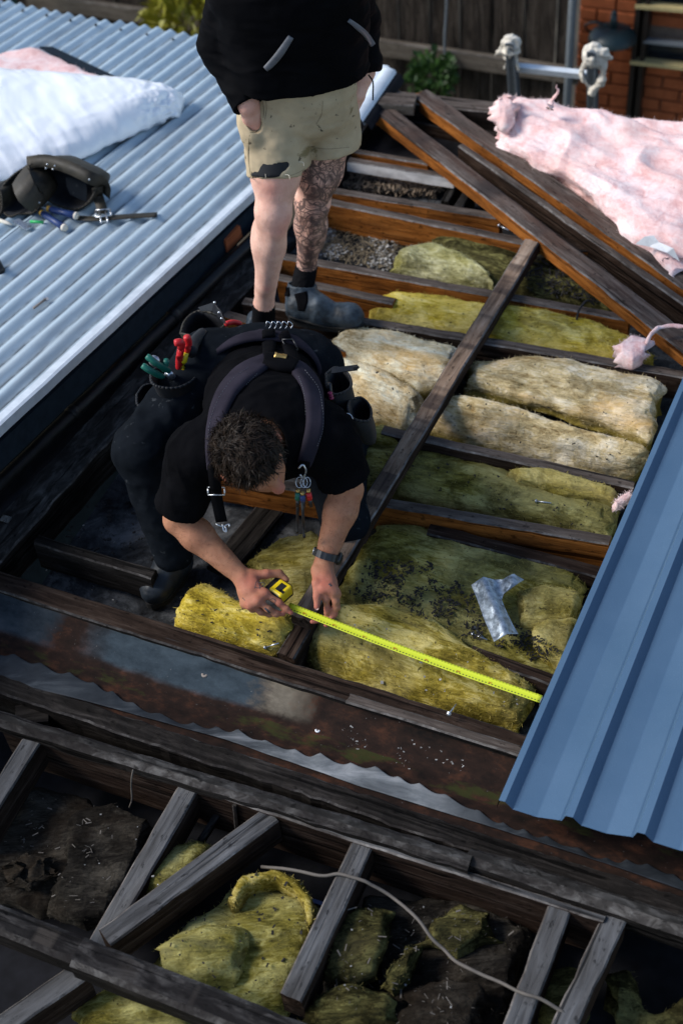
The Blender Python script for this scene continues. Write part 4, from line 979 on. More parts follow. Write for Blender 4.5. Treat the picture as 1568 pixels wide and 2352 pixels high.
batt('insulation_clump', [(-40, 1870), (90, 1800), (200, 1830), (250, 1870)], [(-40, 2060), (90, 2080), (180, 2060), (240, 1990)], -0.20, 0.16, 'in_dark', 'large dark grey wool mat at the far left bay', group=GL, seed=21, lump=0.030, fm='fib_d', fib=500)
batt('insulation_clump', [(165, 1850), (260, 1832), (340, 1870), (352, 1900)], [(100, 2090), (190, 2120), (240, 2100), (300, 2010)], -0.15, 0.14, 'in_dark', 'dark brown wool slab leaning next to the left pale rafter', group=GL, seed=22, lump=0.026, fm='fib_d', fib=500)
batt('insulation_clump', [(420, 1935), (455, 1925), (485, 1950)], [(340, 2060), (370, 2075), (400, 2050)], -0.18, 0.12, 'in_olive', 'yellow wool tuft between the two left rafters', group=GL, seed=23, nx=40, nt=22, lump=0.022, fib=400)
batt('insulation_clump', [(505, 2080), (560, 2005), (640, 1998), (700, 2030), (728, 2110)], [(340, 2240), (430, 2300), (560, 2330), (640, 2300), (700, 2200)], -0.20, 0.16, 'in_olive', 'big yellow green wool mat with curled edge between rafters', group=GL, seed=24, nx=80, nt=40, lump=0.035, fib=900, flen=0.03)
batt('insulation_curl', [(520, 2062), (555, 2008), (630, 1996), (690, 2020), (722, 2068), (728, 2130)], [(540, 2085), (572, 2040), (632, 2028), (670, 2050), (696, 2085), (706, 2140)], -0.12, 0.09, 'in_yellow', 'curled yellow rim on top of the green wool mat', cat='insulation', group=GL, seed=25, nx=60, nt=14, lump=0.010, fib=400)
batt('insulation_clump', [(180, 2330), (260, 2270), (380, 2262)], [(190, 2420), (300, 2440), (480, 2440)], -0.22, 0.14, 'in_olive', 'yellow green wool at the bottom edge under the foreground beam', group=GL, seed=26, nx=50, nt=24, lump=0.03, fib=400)
batt('insulation_clump', [(800, 2120), (850, 2060), (960, 2050), (1140, 2070), (1220, 2110)], [(690, 2380), (800, 2420), (1000, 2420), (1100, 2400), (1160, 2330)], -0.20, 0.16, 'in_dark', 'wide dark wool mass in the middle lower bay', group=GL, seed=27, nx=140, nt=44, lump=0.045, fm='fib_d', fib=900)
batt('insulation_clump', [(770, 2140), (830, 2080), (900, 2090)], [(740, 2230), (800, 2260), (860, 2240)], -0.12, 0.12, 'in_grime', 'greenish wool lump on the dark wool beside the middle rafter', group=GL, seed=28, nx=40, nt=22, lump=0.03, fib=300)
batt('insulation_clump', [(895, 2200), (930, 2165), (965, 2170)], [(870, 2260), (900, 2280), (940, 2240)], -0.11, 0.10, 'in_grime', 'small greenish wool peak under the loose cable', group=GL, seed=29, nx=30, nt=18, lump=0.03, fib=200)
batt('insulation_clump', [(1262, 2260), (1300, 2235), (1340, 2245)], [(1255, 2340), (1290, 2350), (1330, 2320)], -0.20, 0.12, 'in_grime', 'wool scrap between the close pair of rafters', group=GL, seed=30, nx=30, nt=18, lump=0.03, fib=200)
batt('insulation_clump', [(1395, 2230), (1440, 2215), (1500, 2300), (1640, 2260)], [(1390, 2330), (1440, 2420), (1520, 2440), (1640, 2400)], -0.22, 0.14, 'in_grime', 'dim olive wool in the bottom right corner', group=GL, seed=31, nx=50, nt=24, lump=0.035, fib=300)

batt('insulation_clump', [(1000, 2095), (1060, 2075), (1130, 2090)], [(980, 2160), (1050, 2185), (1120, 2150)], -0.13, 0.10, 'in_grime', 'ragged brown green wool lump near the left one of the close rafters', group=GL, seed=51, nx=40, nt=22, lump=0.04, fib=300, rag_=0.05)
batt('insulation_clump', [(720, 2300), (800, 2262), (900, 2290)], [(700, 2380), (800, 2400), (900, 2370)], -0.13, 0.10, 'in_grime', 'ragged olive wool lump at the bottom edge right of the middle rafter', group=GL, seed=52, nx=40, nt=22, lump=0.04, fib=300, rag_=0.05)
batt('insulation_clump', [(960, 2290), (1030, 2260), (1100, 2290)], [(940, 2370), (1020, 2390), (1090, 2360)], -0.14, 0.10, 'in_dark', 'ragged dark wool lump below the snaking cable', group=GL, seed=53, nx=40, nt=22, lump=0.045, fib=300, rag_=0.05)
batt('insulation_clump', [(10, 1960), (60, 1935), (120, 1950)], [(5, 2030), (60, 2055), (115, 2025)], -0.13, 0.09, 'in_dark', 'small crumpled dark lump on the large dark grey wool mat', group=GL, seed=54, nx=40, nt=22, lump=0.04, fib=300, rag_=0.05)
batt('insulation_clump', [(400, 2170), (470, 2130), (540, 2160)], [(390, 2240), (470, 2262), (530, 2230)], -0.13, 0.09, 'in_olive', 'crumpled fold of wool on the big yellow green mat', group=GL, seed=55, nx=40, nt=22, lump=0.04, fib=300, rag_=0.04)

# pink batts
pk = batt('pink_insulation', [(1142, 222), (1180, 212), (1290, 240), (1420, 262), (1568, 292), (1760, 330)], [(1148, 318), (1240, 372), (1300, 395), (1372, 455), (1440, 515), (1560, 610)], 0.11, 0.22, 'in_pink', 'large torn pink insulation blanket heaped beside the ladder', group='pink insulation', seed=41, nx=190, nt=90, lump=0.030, fib=900, fm='fib_p', rag_=0.05, flen=0.035, pw=3.2)
batt('pink_insulation', [(1138, 300), (1165, 292), (1215, 320)], [(1150, 335), (1190, 352), (1228, 366)], 0.10, 0.10, 'in_pink', 'small torn flap of pink insulation hanging over the hip rafter', group='pink insulation', seed=42, nx=40, nt=18, lump=0.02, fib=300, fm='fib_p', rag_=0.03)
batt('pink_insulation', [(1418, 792), (1450, 772), (1490, 780)], [(1425, 818), (1452, 832), (1478, 815)], 0.05, 0.07, 'in_pink', 'loose tuft of pink insulation on the bright yellow batt', group='pink insulation', seed=43, nx=30, nt=16, lump=0.018, fib=250, fm='fib_p', rag_=0.03)
batt('pink_insulation', [(1405, 1150), (1425, 1132), (1450, 1120)], [(1412, 1168), (1432, 1160), (1456, 1140)], 0.03, 0.05, 'in_pink', 'tiny pink scrap sticking out at the edge of the blue sheet', group='pink insulation', seed=44, nx=16, nt=10, lump=0.01, fib=60, fm='fib_p')
batt('pink_insulation', [(1136, 218), (1158, 205), (1176, 212)], [(1140, 268), (1160, 275), (1182, 262)], 0.19, 0.10, 'in_pink', 'ragged pink tuft standing up at the corner of the torn blanket', group='pink insulation', seed=46, nx=30, nt=18, lump=0.026, fib=300, fm='fib_p', rag_=0.04)
b = MB(); b.tube(catmull([U(1262, 250, 0.2), U(1268, 228, 0.24), U(1280, 214, 0.28), U(1277, 196, 0.33)], 12), [0.022, 0.018, 0.014, 0.011, 0.008, 0.006, 0.005, 0.005, 0.004, 0.004, 0.003, 0.002], 7)
V = np.array(b.V); b.V = list(V + 0.006*np.c_[vnoise(V*60, 1), vnoise(V*60, 2), vnoise(V*60, 3)])
tag(b.build('pink_wisp', M['in_pink'], smooth=True), 'thin wisp of pink wool sticking up from the far edge of the blanket', 'insulation')
b = MB(); b.tube([RP(-8, 600, .02), RP(3, 622, .02)], 0.016, 10); tag(b.build('rubber_cap', M['blackpl'], smooth=True), 'small black cap on the metal roof at the left edge', 'cap')
b = MB(); b.box(U(14, 1192, 0.012), EX*0.016, EY*0.012, EZ*0.003); tag(b.build('metal_scrap', M['steel']), 'small bright metal scrap on the wall plate at the left edge', 'scrap')
b = MB(); b.tube(catmull([U(1482, 790, 0.07), U(1500, 760, 0.11), U(1530, 748, 0.12), U(1600, 752, 0.12)], 16), [0.008]*15 + [0.005], 6)
V = np.array(b.V); b.V = list(V + 0.006*np.c_[vnoise(V*40, 1), vnoise(V*40, 2), vnoise(V*40, 3)])
tag(b.build('pink_strand', M['in_pink'], smooth=True), 'thin twisted strand of pink wool lying over the hip rafter', 'insulation')
batt('pink_insulation', [(-120, 175), (-20, 128), (75, 103), (125, 126), (250, 186)], [(-120, 240), (0, 210), (100, 200), (180, 200), (270, 196)], 0.05, 0.09, 'in_pink', 'pink batt on the metal roof behind the silver bag', group='pink insulation', seed=45, nx=60, nt=24, lump=0.014, fib=500, fm='fib_p', project=RP)
V = np.array([RP(u, v, 0.02) for u, v in ((92, 112), (122, 112), (300, 196), (262, 200))]); V = np.vstack([V, V + EZ*0.012])
tag(obj('dark_sheet', V, [(0, 1, 2, 3), (7, 6, 5, 4), (0, 4, 5, 1), (1, 5, 6, 2), (2, 6, 7, 3), (3, 7, 4, 0)], M['wallblue'], smooth=False), 'dark grey sheet edge sticking out behind the pink batt', 'sheet')
# silver bag
nx, nt = 150, 80
fa = lin([RP(u, v, 0.03) for u, v in ((-200, 165), (0, 168), (120, 186), (260, 205), (350, 214), (425, 224))], nx)
ne = lin([RP(u, v, 0.03) for u, v in ((-200, 470), (0, 416), (70, 402), (170, 368), (300, 308), (408, 262))], nx)
s = np.linspace(0, 1, nx); rows = []
ph = np.linspace(0, 2*math.pi, 2*nt, False); pw = 3.0
for i in range(nx):
    es = (1 - s[i]**10)**0.5*0.85 + 0.15
    c = np.sign(np.cos(ph))*np.abs(np.cos(ph))**(2/pw); q = np.sign(np.sin(ph))*np.abs(np.sin(ph))**(2/1.7)
    rows.append((fa[i]+ne[i])/2 + c[:, None]*((fa[i]-ne[i])/2)[None, :]*(0.80 + 0.2*min(1, (1-s[i])*6)) + np.outer(np.where(q > 0, q*0.115*es, q*0.03), rN))
V, F = loft(rows); Q = np.array([f for f in F if len(f) == 4]); N = normals_of(V, Q); cen = V.mean(0)
if np.mean(np.einsum('ij,ij->i', N, V-cen)) < 0: N = -N
W = np.c_[(V-cen) @ eU, (V-cen) @ eA, (V-cen) @ rN]
wr = np.abs(fbm(np.c_[W[:, 0]*4 + W[:, 1]*2.4, W[:, 1]*2.0, W[:, 2]*3], 1, 3, 61)); wr2 = np.abs(fbm(np.c_[W[:, 0]*4 - W[:, 1]*9, W[:, 0]*5, W[:, 2]*5], 1, 3, 62))
tipw = np.clip((np.repeat(s, 2*nt) - 0.78)*5, 0, 1)
V = V + N*(0.024*(0.3 - wr) + 0.010*(0.3 - wr2) + 0.003*(0.3 - np.abs(fbm(np.c_[W[:, 0]*26 + W[:, 1]*14, W[:, 1]*5, W[:, 2]*6], 1, 2, 66))*1.5) + 0.02*tipw*(0.3 - np.abs(fbm(W, 22, 3, 63))*2))[:, None]
tag(obj('foil_bag', V, F, M['foil'], origin=RP(100, 300)), 'shiny white silver insulation bag lying on the corrugated roof', 'bag')

# ------------------------------------------------------------------ leather tool belt on the roof
def pouch(root, rim, depth, outer, name='pouch', shrink=0.55, seed=0, n=40):
    R = catmull(list(rim) + [rim[0]], n+1)[:-1]; c = R.mean(0); d = np.asarray(depth, float)
    rows = [c + (R-c)*k + d*t for t, k in ((0, 1.0), (0.08, 1.03), (0.3, 1.04), (0.6, 0.97), (0.85, 0.85), (1.0, shrink))]
    V, F = loft(rows); V = V + (0.006*fbm(V, 14, 3, seed))[:, None]*unit(d + A3(.1, .2, .3)); o = obj(name, V, F[:-2] + [F[-1]], M[outer], root)
    rows = [c + (R-c)*k + d*t for t, k in ((-0.01, 1.0), (0.0, 0.955), (0.3, 0.97), (0.6, 0.90), (0.85, 0.78), (0.95, 0.3))]
    V, F = loft(rows); obj('pouch_lining', V, F[:-2] + [F[-1]], M['inner'], o)
    b = MB(); 
    for i in range(n): b.tube([R[i], R[(i+1) % n]], 0.0045, 5)
    b.build('rim', M[outer], o, smooth=True); return o
def TB(x, y, h): return RP(x*0.26, 345 + y*0.26, h)
tb = empty('tool_belt', TB(500, 400, 0), 'worn brown leather tool belt with open pouches on the metal roof', 'tool belt')
pouch(tb, [TB(255, 130, .16), TB(430, 105, .17), TB(620, 175, .165), TB(800, 270, .14), TB(850, 330, .10), TB(800, 440, .05), TB(690, 520, .02), TB(520, 490, .02), TB(400, 420, .05), TB(310, 330, .10)], -eU*0.15 - rN*0.02, 'leather', seed=1)
pouch(tb, [TB(225, 150, .15), TB(300, 280, .13), TB(385, 410, .07), TB(310, 540, .03), TB(230, 560, .015), TB(160, 565, .02), TB(80, 585, .015), TB(15, 500, .03), TB(20, 340, .09), TB(110, 230, .13)], -eU*0.14 - rN*0.01, 'leather', seed=2)
pouch(tb, [TB(-40, 330, .10), TB(15, 380, .09), TB(20, 520, .03), TB(-30, 600, .02), TB(-120, 560, .02), TB(-130, 380, .08)], -eU*0.12, 'leather', seed=3)
def strap(root, pts, wd, mt, name='strap', up=None, th=0.003, n=24):
    C_ = catmull(pts, n); rows = []
    for i, p in enumerate(C_):
        t = unit(C_[min(i+1, n-1)] - C_[max(i-1, 0)]); u = up if up is not None else rN
        s_ = unit(np.cross(t, u)); nn = np.cross(s_, t); w2 = wd/2
        rows.append([p - s_*w2 - nn*th/2, p + s_*w2 - nn*th/2, p + s_*w2 + nn*th/2, p - s_*w2 + nn*th/2])
    V, F = loft(rows); return obj(name, V, F, M[mt], root, smooth=True)
def panel(root, name, rows, mat):
    V = np.array([p for r in rows for p in r]); m = len(rows[0]); Fq = [(i*m+j, i*m+j+1, (i+1)*m+j+1, (i+1)*m+j) for i in range(len(rows)-1) for j in range(m-1)]
    n0 = len(V); V2 = np.vstack([V, V + VIEW*0.004]); o = obj(name, V2, Fq + [tuple(q+n0 for q in reversed(f)) for f in Fq], M[mat], root); return o
panel(tb, 'pouch_face', [[TB(232, 128, .17), TB(150, 235, .15), TB(110, 300, .13)], [TB(262, 190, .17), TB(190, 300, .15), TB(130, 380, .12)], [TB(300, 285, .155), TB(230, 390, .13), TB(165, 450, .10)], [TB(345, 365, .125), TB(290, 460, .09), TB(215, 500, .07)], [TB(392, 415, .09), TB(350, 490, .05), TB(285, 548, .035)]], 'leather')
panel(tb, 'inner_pocket', [[TB(582, 240, .12), TB(680, 250, .12), TB(765, 290, .11)], [TB(590, 320, .09), TB(690, 340, .085), TB(770, 370, .08)], [TB(620, 390, .06), TB(700, 430, .05), TB(765, 455, .045)]], 'trouser')
strap(tb, [TB(240, 110, .165), TB(420, 95, .18), TB(640, 165, .175), TB(800, 245, .155), TB(930, 300, .10), TB(935, 400, .04)], 0.05, 'leather', 'belt', up=unit(eU*0.8 + rN*0.6))
strap(tb, [TB(860, 330, .10), TB(870, 410, .05), TB(905, 530, .022), TB(905, 560, .018)], 0.042, 'leather', 'belt_loop')
strap(tb, [TB(690, 600, .014), TB(830, 605, .018), TB(1000, 595, .02), TB(1200, 580, .018), TB(1390, 570, .016)], 0.034, 'leather', 'belt_end')
b = MB()
for a, c in (((845, 530), (975, 520)), ((975, 520), (985, 575)), ((985, 575), (850, 592)), ((850, 592), (845, 530)), ((880, 545), (897, 645)), ((935, 545), (955, 637))): b.tube([TB(*a, .03), TB(*c, .03)], 0.0035, 6)
b.build('buckle', M['steel'], tb, smooth=True)
b = MB()
for x, y, h in ((420, 125, .185), (487, 138, .18), (408, 160, .18), (470, 168, .17), (790, 260, .16), (192, 208, .15), (218, 172, .155), (378, 418, .085), (350, 462, .075)): b.ball(TB(x, y, h), 0.0045, 0, 6, 4)
b.build('rivet', M['steel'], tb, smooth=True)
def screwdriver(a, c, h, label):
    p, q = TB(*a, h), TB(*c, h); d = unit(q-p); r = empty('screwdriver', p, label, 'screwdriver', 'blue handled tools by the tool belt')
    b = MB(); b.tube([p, p + (q-p)*0.2, p + (q-p)*0.5, p + (q-p)*0.93], [0.011, 0.0135, 0.0125, 0.0155], 10); b.build('handle', M['bluepl'], r, smooth=True)
    b = MB(); b.tube([p + (q-p)*0.92, q], [0.0155, 0.0135], 10); b.build('end_cap', M['rag'], r, smooth=True)
    b = MB(); b.tube([p - d*0.008, p + d*0.004], 0.0125, 10); b.build('collar', M['amber'], r, smooth=True)
    b = MB(); b.tube([p - d*0.10, p], 0.003, 6); b.build('shaft', M['steel'], r, smooth=True)
screwdriver((440, 520), (685, 582), 0.03, 'blue handled screwdriver by the tool belt, upper one with cream cap')
screwdriver((375, 555), (580, 690), 0.018, 'blue handled screwdriver by the tool belt, lower one with cream cap')
b = MB(); b.box(TB(200, 655, .02), (TB(265, 690, .02)-TB(150, 615, .02))/2, unit(np.cross(rN, TB(265, 690, .02)-TB(150, 615, .02)))*0.014, rN*0.0025); tag(b.build('scraper_blade', M['steel']), 'small flat steel blade beside the tool belt pouch', 'blade')
b = MB(); b.tube([TB(270, 630, .015), TB(385, 636, .015)], 0.006, 8); tag(b.build('marker', M['lime'], smooth=True), 'bright green marker peeking out under the tool belt', 'marker')
b = MB(); b.tube([TB(-60, 600, .015), TB(60, 640, .015), TB(105, 657, .015)], [0.008, 0.008, 0.004], 8); tag(b.build('pencil', M['rag'], smooth=True), 'pale pencil beside the tool belt at the left edge', 'pencil')
bo = empty('bolt', RP(85, 700), 'rusty bolt lying in a valley of the metal roof', 'bolt')
b = MB(); b.tube([RP(78, 708, .012), RP(104, 688, .012)], 0.0045, 8); b.build('shank', M['leafdry'], bo, smooth=True)
b = MB(); b.tube([RP(104, 688, .012), RP(108, 685, .012)], 0.010, 6); b.build('head', M['steel'], bo)

# ------------------------------------------------------------------ small things
def bits(name, poly, n, mat, label, cat, z, ln, wd, th, seed, curl=0.0, clump=None, zs=0.02, surf=None):
    r = np.random.default_rng(seed); P = np.array(poly, float); lo, hi = P.min(0), P.max(0); b = MB(); k = 0; tries = 0
    def inside(q):
        c = False
        for i in range(len(P)):
            a, d = P[i], P[i-1]
            if (a[1] > q[1]) != (d[1] > q[1]) and q[0] < (d[0]-a[0])*(q[1]-a[1])/(d[1]-a[1]) + a[0]: c = not c
        return c
    while k < n and tries < n*40:
        tries += 1; q = lo + (hi-lo)*r.random(2)
        if not inside(q): continue
        if clump and fbm(A3([q[0]/clump + q[1]/clump*0.4, q[1]/clump - q[0]/clump*0.4, seed]), 1, 3, 5)[0] < r.random()*0.8 - 0.30: continue
        p = U(q[0], q[1], z)
        if surf is not None:
            h = surf(q[0], q[1])
            if h is None: continue
            p = h
        p = p + EZ*zs*r.random(); a = r.random()*6.28; t = r.normal(0, 0.25)
        d = unit(A3(math.cos(a), math.sin(a), t)); s_ = unit(np.cross(d, A3(r.normal(0, .3), r.normal(0, .3), 1))); nn = np.cross(s_, d); k_ = 0.35 + 1.3*r.random()**2; L = ln*k_*(0.5 + r.random()*0.7)/2; w2 = wd*k_*(0.5 + r.random())/2
        if curl: 
            m = p + nn*L*curl; b.add([p-d*L-s_*w2, p-d*L+s_*w2, m+s_*w2, m-s_*w2, p+d*L+s_*w2, p+d*L-s_*w2], [(0, 1, 2, 3), (3, 2, 4, 5)])
        else: b.box(p, d*L, s_*w2, nn*th/2)
        k += 1
    o = b.build(name, mat if isinstance(mat, list) else M[mat]); tag(o, label, cat, kind='stuff'); return o
def topof(*objs):
    dg = bpy.context.evaluated_depsgraph_get(); trees = []
    bpy.context.view_layer.update()
    for o in objs:
        me = o.data; mw = o.matrix_world
        V = [mw @ v.co for v in me.vertices]; trees.append(BVHTree.FromPolygons(V, [tuple(p.vertices) for p in me.polygons]))
    def f(u, v, off=0.003):
        d = Vector(unit(ray(u, v))); best = None
        for t in trees:
            h = t.ray_cast(Vector(CAM), d)
            if h[0] is not None and (best is None or h[3] < best[1]): best = (np.array(h[0]) + np.array(h[1])*off, h[3])
        return None if best is None else best[0]
    return f
SH = [(800, 372), (1000, 408), (1030, 425), (1000, 455), (770, 440), (775, 395)]
bits('wood_shavings', SH, 2600, 'shav', 'brown wood shavings heaped in the far bay', 'shavings', -0.135, 0.030, 0.005, 0.001, 1, 0.5, zs=0.03)
bits('wood_shavings', SH, 900, 'debris', 'dark bits mixed into the heap of wood shavings', 'debris', -0.135, 0.022, 0.005, 0.002, 2, zs=0.03)
ST = [(760, 515), (1000, 560), (900, 625), (735, 595)]
bits('straw', ST, 1500, 'straw', 'pale straw and dust in the bay beside the tattooed shin', 'debris', -0.14, 0.028, 0.0025, 0.001, 3, 0.3, zs=0.02)
bits('grit', ST, 800, 'grit', 'pale grit in the bay beside the tattooed shin', 'debris', -0.14, 0.010, 0.007, 0.003, 4, clump=40)
OB = [o for o in sc.objects if o.name.startswith('insulation_batt')]
s11 = topof(*OB)
bits('dark_debris', [(830, 1290), (1000, 1300), (1120, 1400), (1290, 1500), (1250, 1535), (1080, 1470), (960, 1420), (800, 1375)], 1300, 'debris', 'dark crumbs scattered over the wide olive batt', 'debris', 0, 0.010, 0.0035, 0.002, 5, clump=28, surf=s11)
bits('dark_debris', [(780, 760), (1520, 880), (1440, 1090), (820, 960)], 60, 'debris', 'dark specks on the faded white batts', 'debris', 0, 0.007, 0.003, 0.002, 6, surf=s11)
bits('dark_debris', [(830, 1020), (1410, 1150), (1390, 1230), (840, 1120)], 90, 'debris', 'dark specks on the flat olive batt', 'debris', 0, 0.007, 0.003, 0.002, 7, surf=s11)
bits('dark_debris', [(400, 1350), (560, 1400), (660, 1480), (560, 1490), (410, 1425)], 40, 'debris', 'dark specks on the folded bright batt', 'debris', 0, 0.008, 0.003, 0.002, 8, surf=s11)
bits('pale_specks', [(720, 1380), (1220, 1560), (1190, 1650), (720, 1540)], 50, 'grit', 'pale specks on the bulging batt', 'debris', 0, 0.006, 0.004, 0.002, 9, surf=s11)
bits('dead_straw', [(1190, 570), (1400, 650), (1430, 710), (1210, 670)], 350, 'debris', 'dark twigs on the brownish batt under the hip rafter', 'debris', 0, 0.03, 0.004, 0.002, 10, surf=s11)
sg = topof(gut)
bits('grit', [(770, 1660), (950, 1690), (1100, 1760), (1000, 1790), (760, 1710)], 170, 'grit', 'pale grit gathered in the rusty gutter', 'debris', 0, 0.006, 0.005, 0.003, 11, clump=60, zs=0.001, surf=sg)
bits('grit', [(100, 1180), (420, 1250), (340, 1400), (60, 1330)], 30, 'grit', 'pale dust lumps on the ceiling at the left', 'debris', -0.145, 0.006, 0.004, 0.003, 12, clump=50)
bits('dark_debris', [(60, 1120), (440, 1180), (420, 1300), (30, 1260)], 130, 'debris', 'dark crumbs on the dusty ceiling left of the crouching man', 'debris', -0.14, 0.014, 0.006, 0.004, 13, clump=40)
lw = topof(*[o for o in sc.objects if o.name.startswith('insulation_c')])
bits('dark_debris', [(350, 2000), (730, 2010), (700, 2250), (400, 2330)], 110, 'debris', 'dark specks on the green wool mat in the lower bay', 'debris', 0, 0.008, 0.004, 0.002, 14, surf=lw)
bits('pale_specks', [(0, 1830), (330, 1850), (1200, 2100), (1100, 2330), (750, 2300), (250, 2100)], 30, 'grit', 'pale specks on the dark wool of the lower bays', 'debris', 0, 0.005, 0.003, 0.002, 15, surf=lw)
bits('twigs', [(780, 2080), (1210, 2100), (1120, 2380), (720, 2370)], 110, 'cable', 'straw and splinters on the dark wool mass in the lower bay', 'debris', 0, 0.016, 0.0018, 0.0015, 16, clump=60, surf=lw)
bits('twigs', [(0, 1810), (330, 1860), (220, 2110), (0, 2070)], 60, 'cable', 'straw and splinters on the dark wool at the far left bay', 'debris', 0, 0.014, 0.0018, 0.0015, 17, clump=60, surf=lw)
# nails and screws
scn = MB(); scn.tube([A3(0, 0, 0), A3(0.05, 0, 0)], 0.0024, 6); shaft_me = mesh_of('shaft', scn.V, scn.F, [M['steel']])
scn = MB(); scn.tube([A3(-0.004, 0, 0), A3(0.0, 0, 0)], 0.0065, 6); scn.tube([A3(0.0, 0, 0), A3(0.0015, 0, 0)], 0.008, 8); head_me = mesh_of('head', scn.V, scn.F, [M['steel']])
def screw(p, q, label):
    p, q = np.asarray(p), np.asarray(q); x, y, z = frame(q-p); r = empty('roofing_screw', p, label, 'screw', 'loose roofing screws')
    for n_, me in (('shaft', shaft_me), ('head', head_me)): link(n_, me, r, mw=mat4(p, x, y, z))
def onb(u, v, off=0.006):
    h = s11(u, v, off); return h if h is not None else U(u, v, 0.01)
screw(onb(1231, 1154), onb(1262, 1157), 'loose screw on the flat olive batt')
screw(U(1146, 518, 0.008), U(1168, 529, 0.008), 'loose screw on the orange far joist')
screw(onb(1118, 547), onb(1130, 566), 'loose screw on the brownish crumbling batt')
screw(onb(1090, 1445), onb(1108, 1464), 'loose screw among the dark debris by the metal offcut, upper')
screw(onb(1086, 1458), onb(1112, 1470), 'loose screw among the dark debris by the metal offcut, lower')
screw(U(1030, 1640, 0.03), U(1042, 1624, 0.02), 'loose screw on the strip by the bulging batt')
screw(U(610, 1487, -0.02), U(622, 1483, -0.01), 'screw in the trimmer beside the folded batt')
# metal offcut
pol = [(595, 315), (650, 300), (700, 290), (740, 295), (790, 283), (838, 290), (815, 318), (745, 355), (735, 385), (760, 440), (790, 500), (812, 535), (760, 560), (700, 575), (655, 470), (620, 370)]
C0 = U(784+700*0.5, 1179+430*0.5, 0.03)
pts = [U(784 + x*0.5, 1179 + y*0.5, 0.035) for x, y in pol]
ax = unit(pts[13] - pts[0]); ay = unit(np.cross(EZ, ax))
n_ = 26; rows = []
import bisect
uu = np.array([[(p-C0) @ ax, (p-C0) @ ay] for p in pts])
def poly_in(q):
    c = False
    for i in range(len(uu)):
        a, d = uu[i], uu[i-1]
        if (a[1] > q[1]) != (d[1] > q[1]) and q[0] < (d[0]-a[0])*(q[1]-a[1])/(d[1]-a[1]) + a[0]: c = not c
    return c
from mathutils.geometry import delaunay_2d_cdt
gx = [Vector(p) for p in uu]; nb = len(gx)
for x in np.arange(uu[:, 0].min(), uu[:, 0].max(), 0.008):
    for y in np.arange(uu[:, 1].min(), uu[:, 1].max(), 0.008):
        if poly_in((x, y)): gx.append(Vector((x, y)))
vs, _, fs, *_r = delaunay_2d_cdt(gx, [(i, (i+1) % nb) for i in range(nb)], [list(range(nb))], 1, 1e-5)
V = np.array([C0 + ax*v[0] + ay*v[1] + EZ*(0.012*math.cos(v[1]*75) + 0.004*vnoise(A3([v[0]*30, v[1]*30, 0]), 2)[0]) for v in vs])
V2 = np.vstack([V, V - EZ*0.0012]); m = len(V)
og_ = plain('galvanised_offcut', (0.28, 0.33, 0.38), 0.4, 0.5, 0.5, 0.55, 70)
tag(obj('metal_offcut', V2, [tuple(f) for f in fs] + [tuple(i+m for i in reversed(f)) for f in fs], og_), 'jagged bent galvanised metal offcut on the debris covered batt', 'offcut')
# white scrap, dry leaf, washers, cables
V = np.array([U(u, v, 0.12 + h) for u, v, h in ((1458, 560, 0), (1480, 543, .03), (1500, 541, .035), (1512, 556, .02), (1490, 566, .0), (1530, 580, .02), (1560, 600, .0), (1545, 570, .04))])
V2 = np.vstack([V, V - EZ*0.0015]); tag(obj('paper_scrap', V2, [(0, 1, 4), (1, 2, 3, 4), (3, 7, 5), (5, 7, 6), (4, 3, 5), (12, 9, 8), (12, 11, 10, 9), (13, 15, 11), (14, 15, 13), (13, 11, 12)], M['white'], smooth=False), 'torn white paper scrap at the edge of the pink insulation', 'scrap')
lf = [(424, 1620), (430, 1612), (440, 1616), (446, 1606), (455, 1604), (460, 1612), (456, 1624), (446, 1630), (438, 1632), (428, 1632)]
V = np.array([(sg(u, v, 0.010) if sg(u, v) is not None else U(u, v, -0.05)) + EZ*0.004*math.sin(u) for u, v in lf]); V2 = np.vstack([V, V - EZ*0.001]); n = len(lf)
tag(obj('dry_leaf', V2, [tuple(range(n)), tuple(range(2*n-1, n-1, -1))], M['leafdry'], smooth=False), 'curled dry grey leaf lying in the gutter', 'leaf')
for (u, v, r_, m_, lb) in ((470, 1549, 0.0105, 'leafdry', 'pale round disc on the blue patch of the gutter'), (729, 1677, 0.008, 'white', 'small white washer in the rusty gutter')):
    p = sg(u, v, 0.002); b = MB(); rings = [[p + r_*k*(A3(math.cos(q), math.sin(q), 0)) + EZ*h for q in np.linspace(0, 2*math.pi, 16, False)] for k, h in ((1, -0.002), (1, 0.002), (0.35, 0.0025), (0.3, 0.0005))]
    V, F = loft(rings); b.add(V, F); tag(b.build('washer', M[m_], smooth=True), lb, 'washer')
def cable(pts, r, label, mt='cable', zf=None):
    b = MB(); C_ = catmull([U(*p) for p in pts], 70); C_ = C_ + 0.004*np.c_[vnoise(C_*14, 3), vnoise(C_*14, 4), 0*C_[:, 0]]; b.tube(C_, r, 7); return tag(b.build('cable', M[mt], smooth=True), label, 'cable')
cable([(600, 1990, -.12), (680, 2000, -.08), (740, 2012, -.06), (780, 2008, -0.048), (832, 2022, -0.048), (856, 2036, -.06), (900, 2062, -.08), (945, 2098, -.07), (985, 2150, -.075), (1022, 2180, -.09), (1060, 2215, -.08), (1150, 2258, -.07), (1200, 2282, -.045), (1240, 2296, -.045), (1300, 2330, -.06)], 0.0048, 'pale flat cable crossing the middle rafter and snaking over the dark wool')
cable([(306, 1768, -.03), (301, 1800, -.08), (303, 1830, -.14), (300, 1855, -.2)], 0.0025, 'frayed string hanging from the edge board')
cable([(1362, 700, .0), (1345, 690, .03), (1328, 712, .02), (1322, 735, .0)], 0.004, 'thin dark wire looping out beside the bright yellow batt', 'debris')
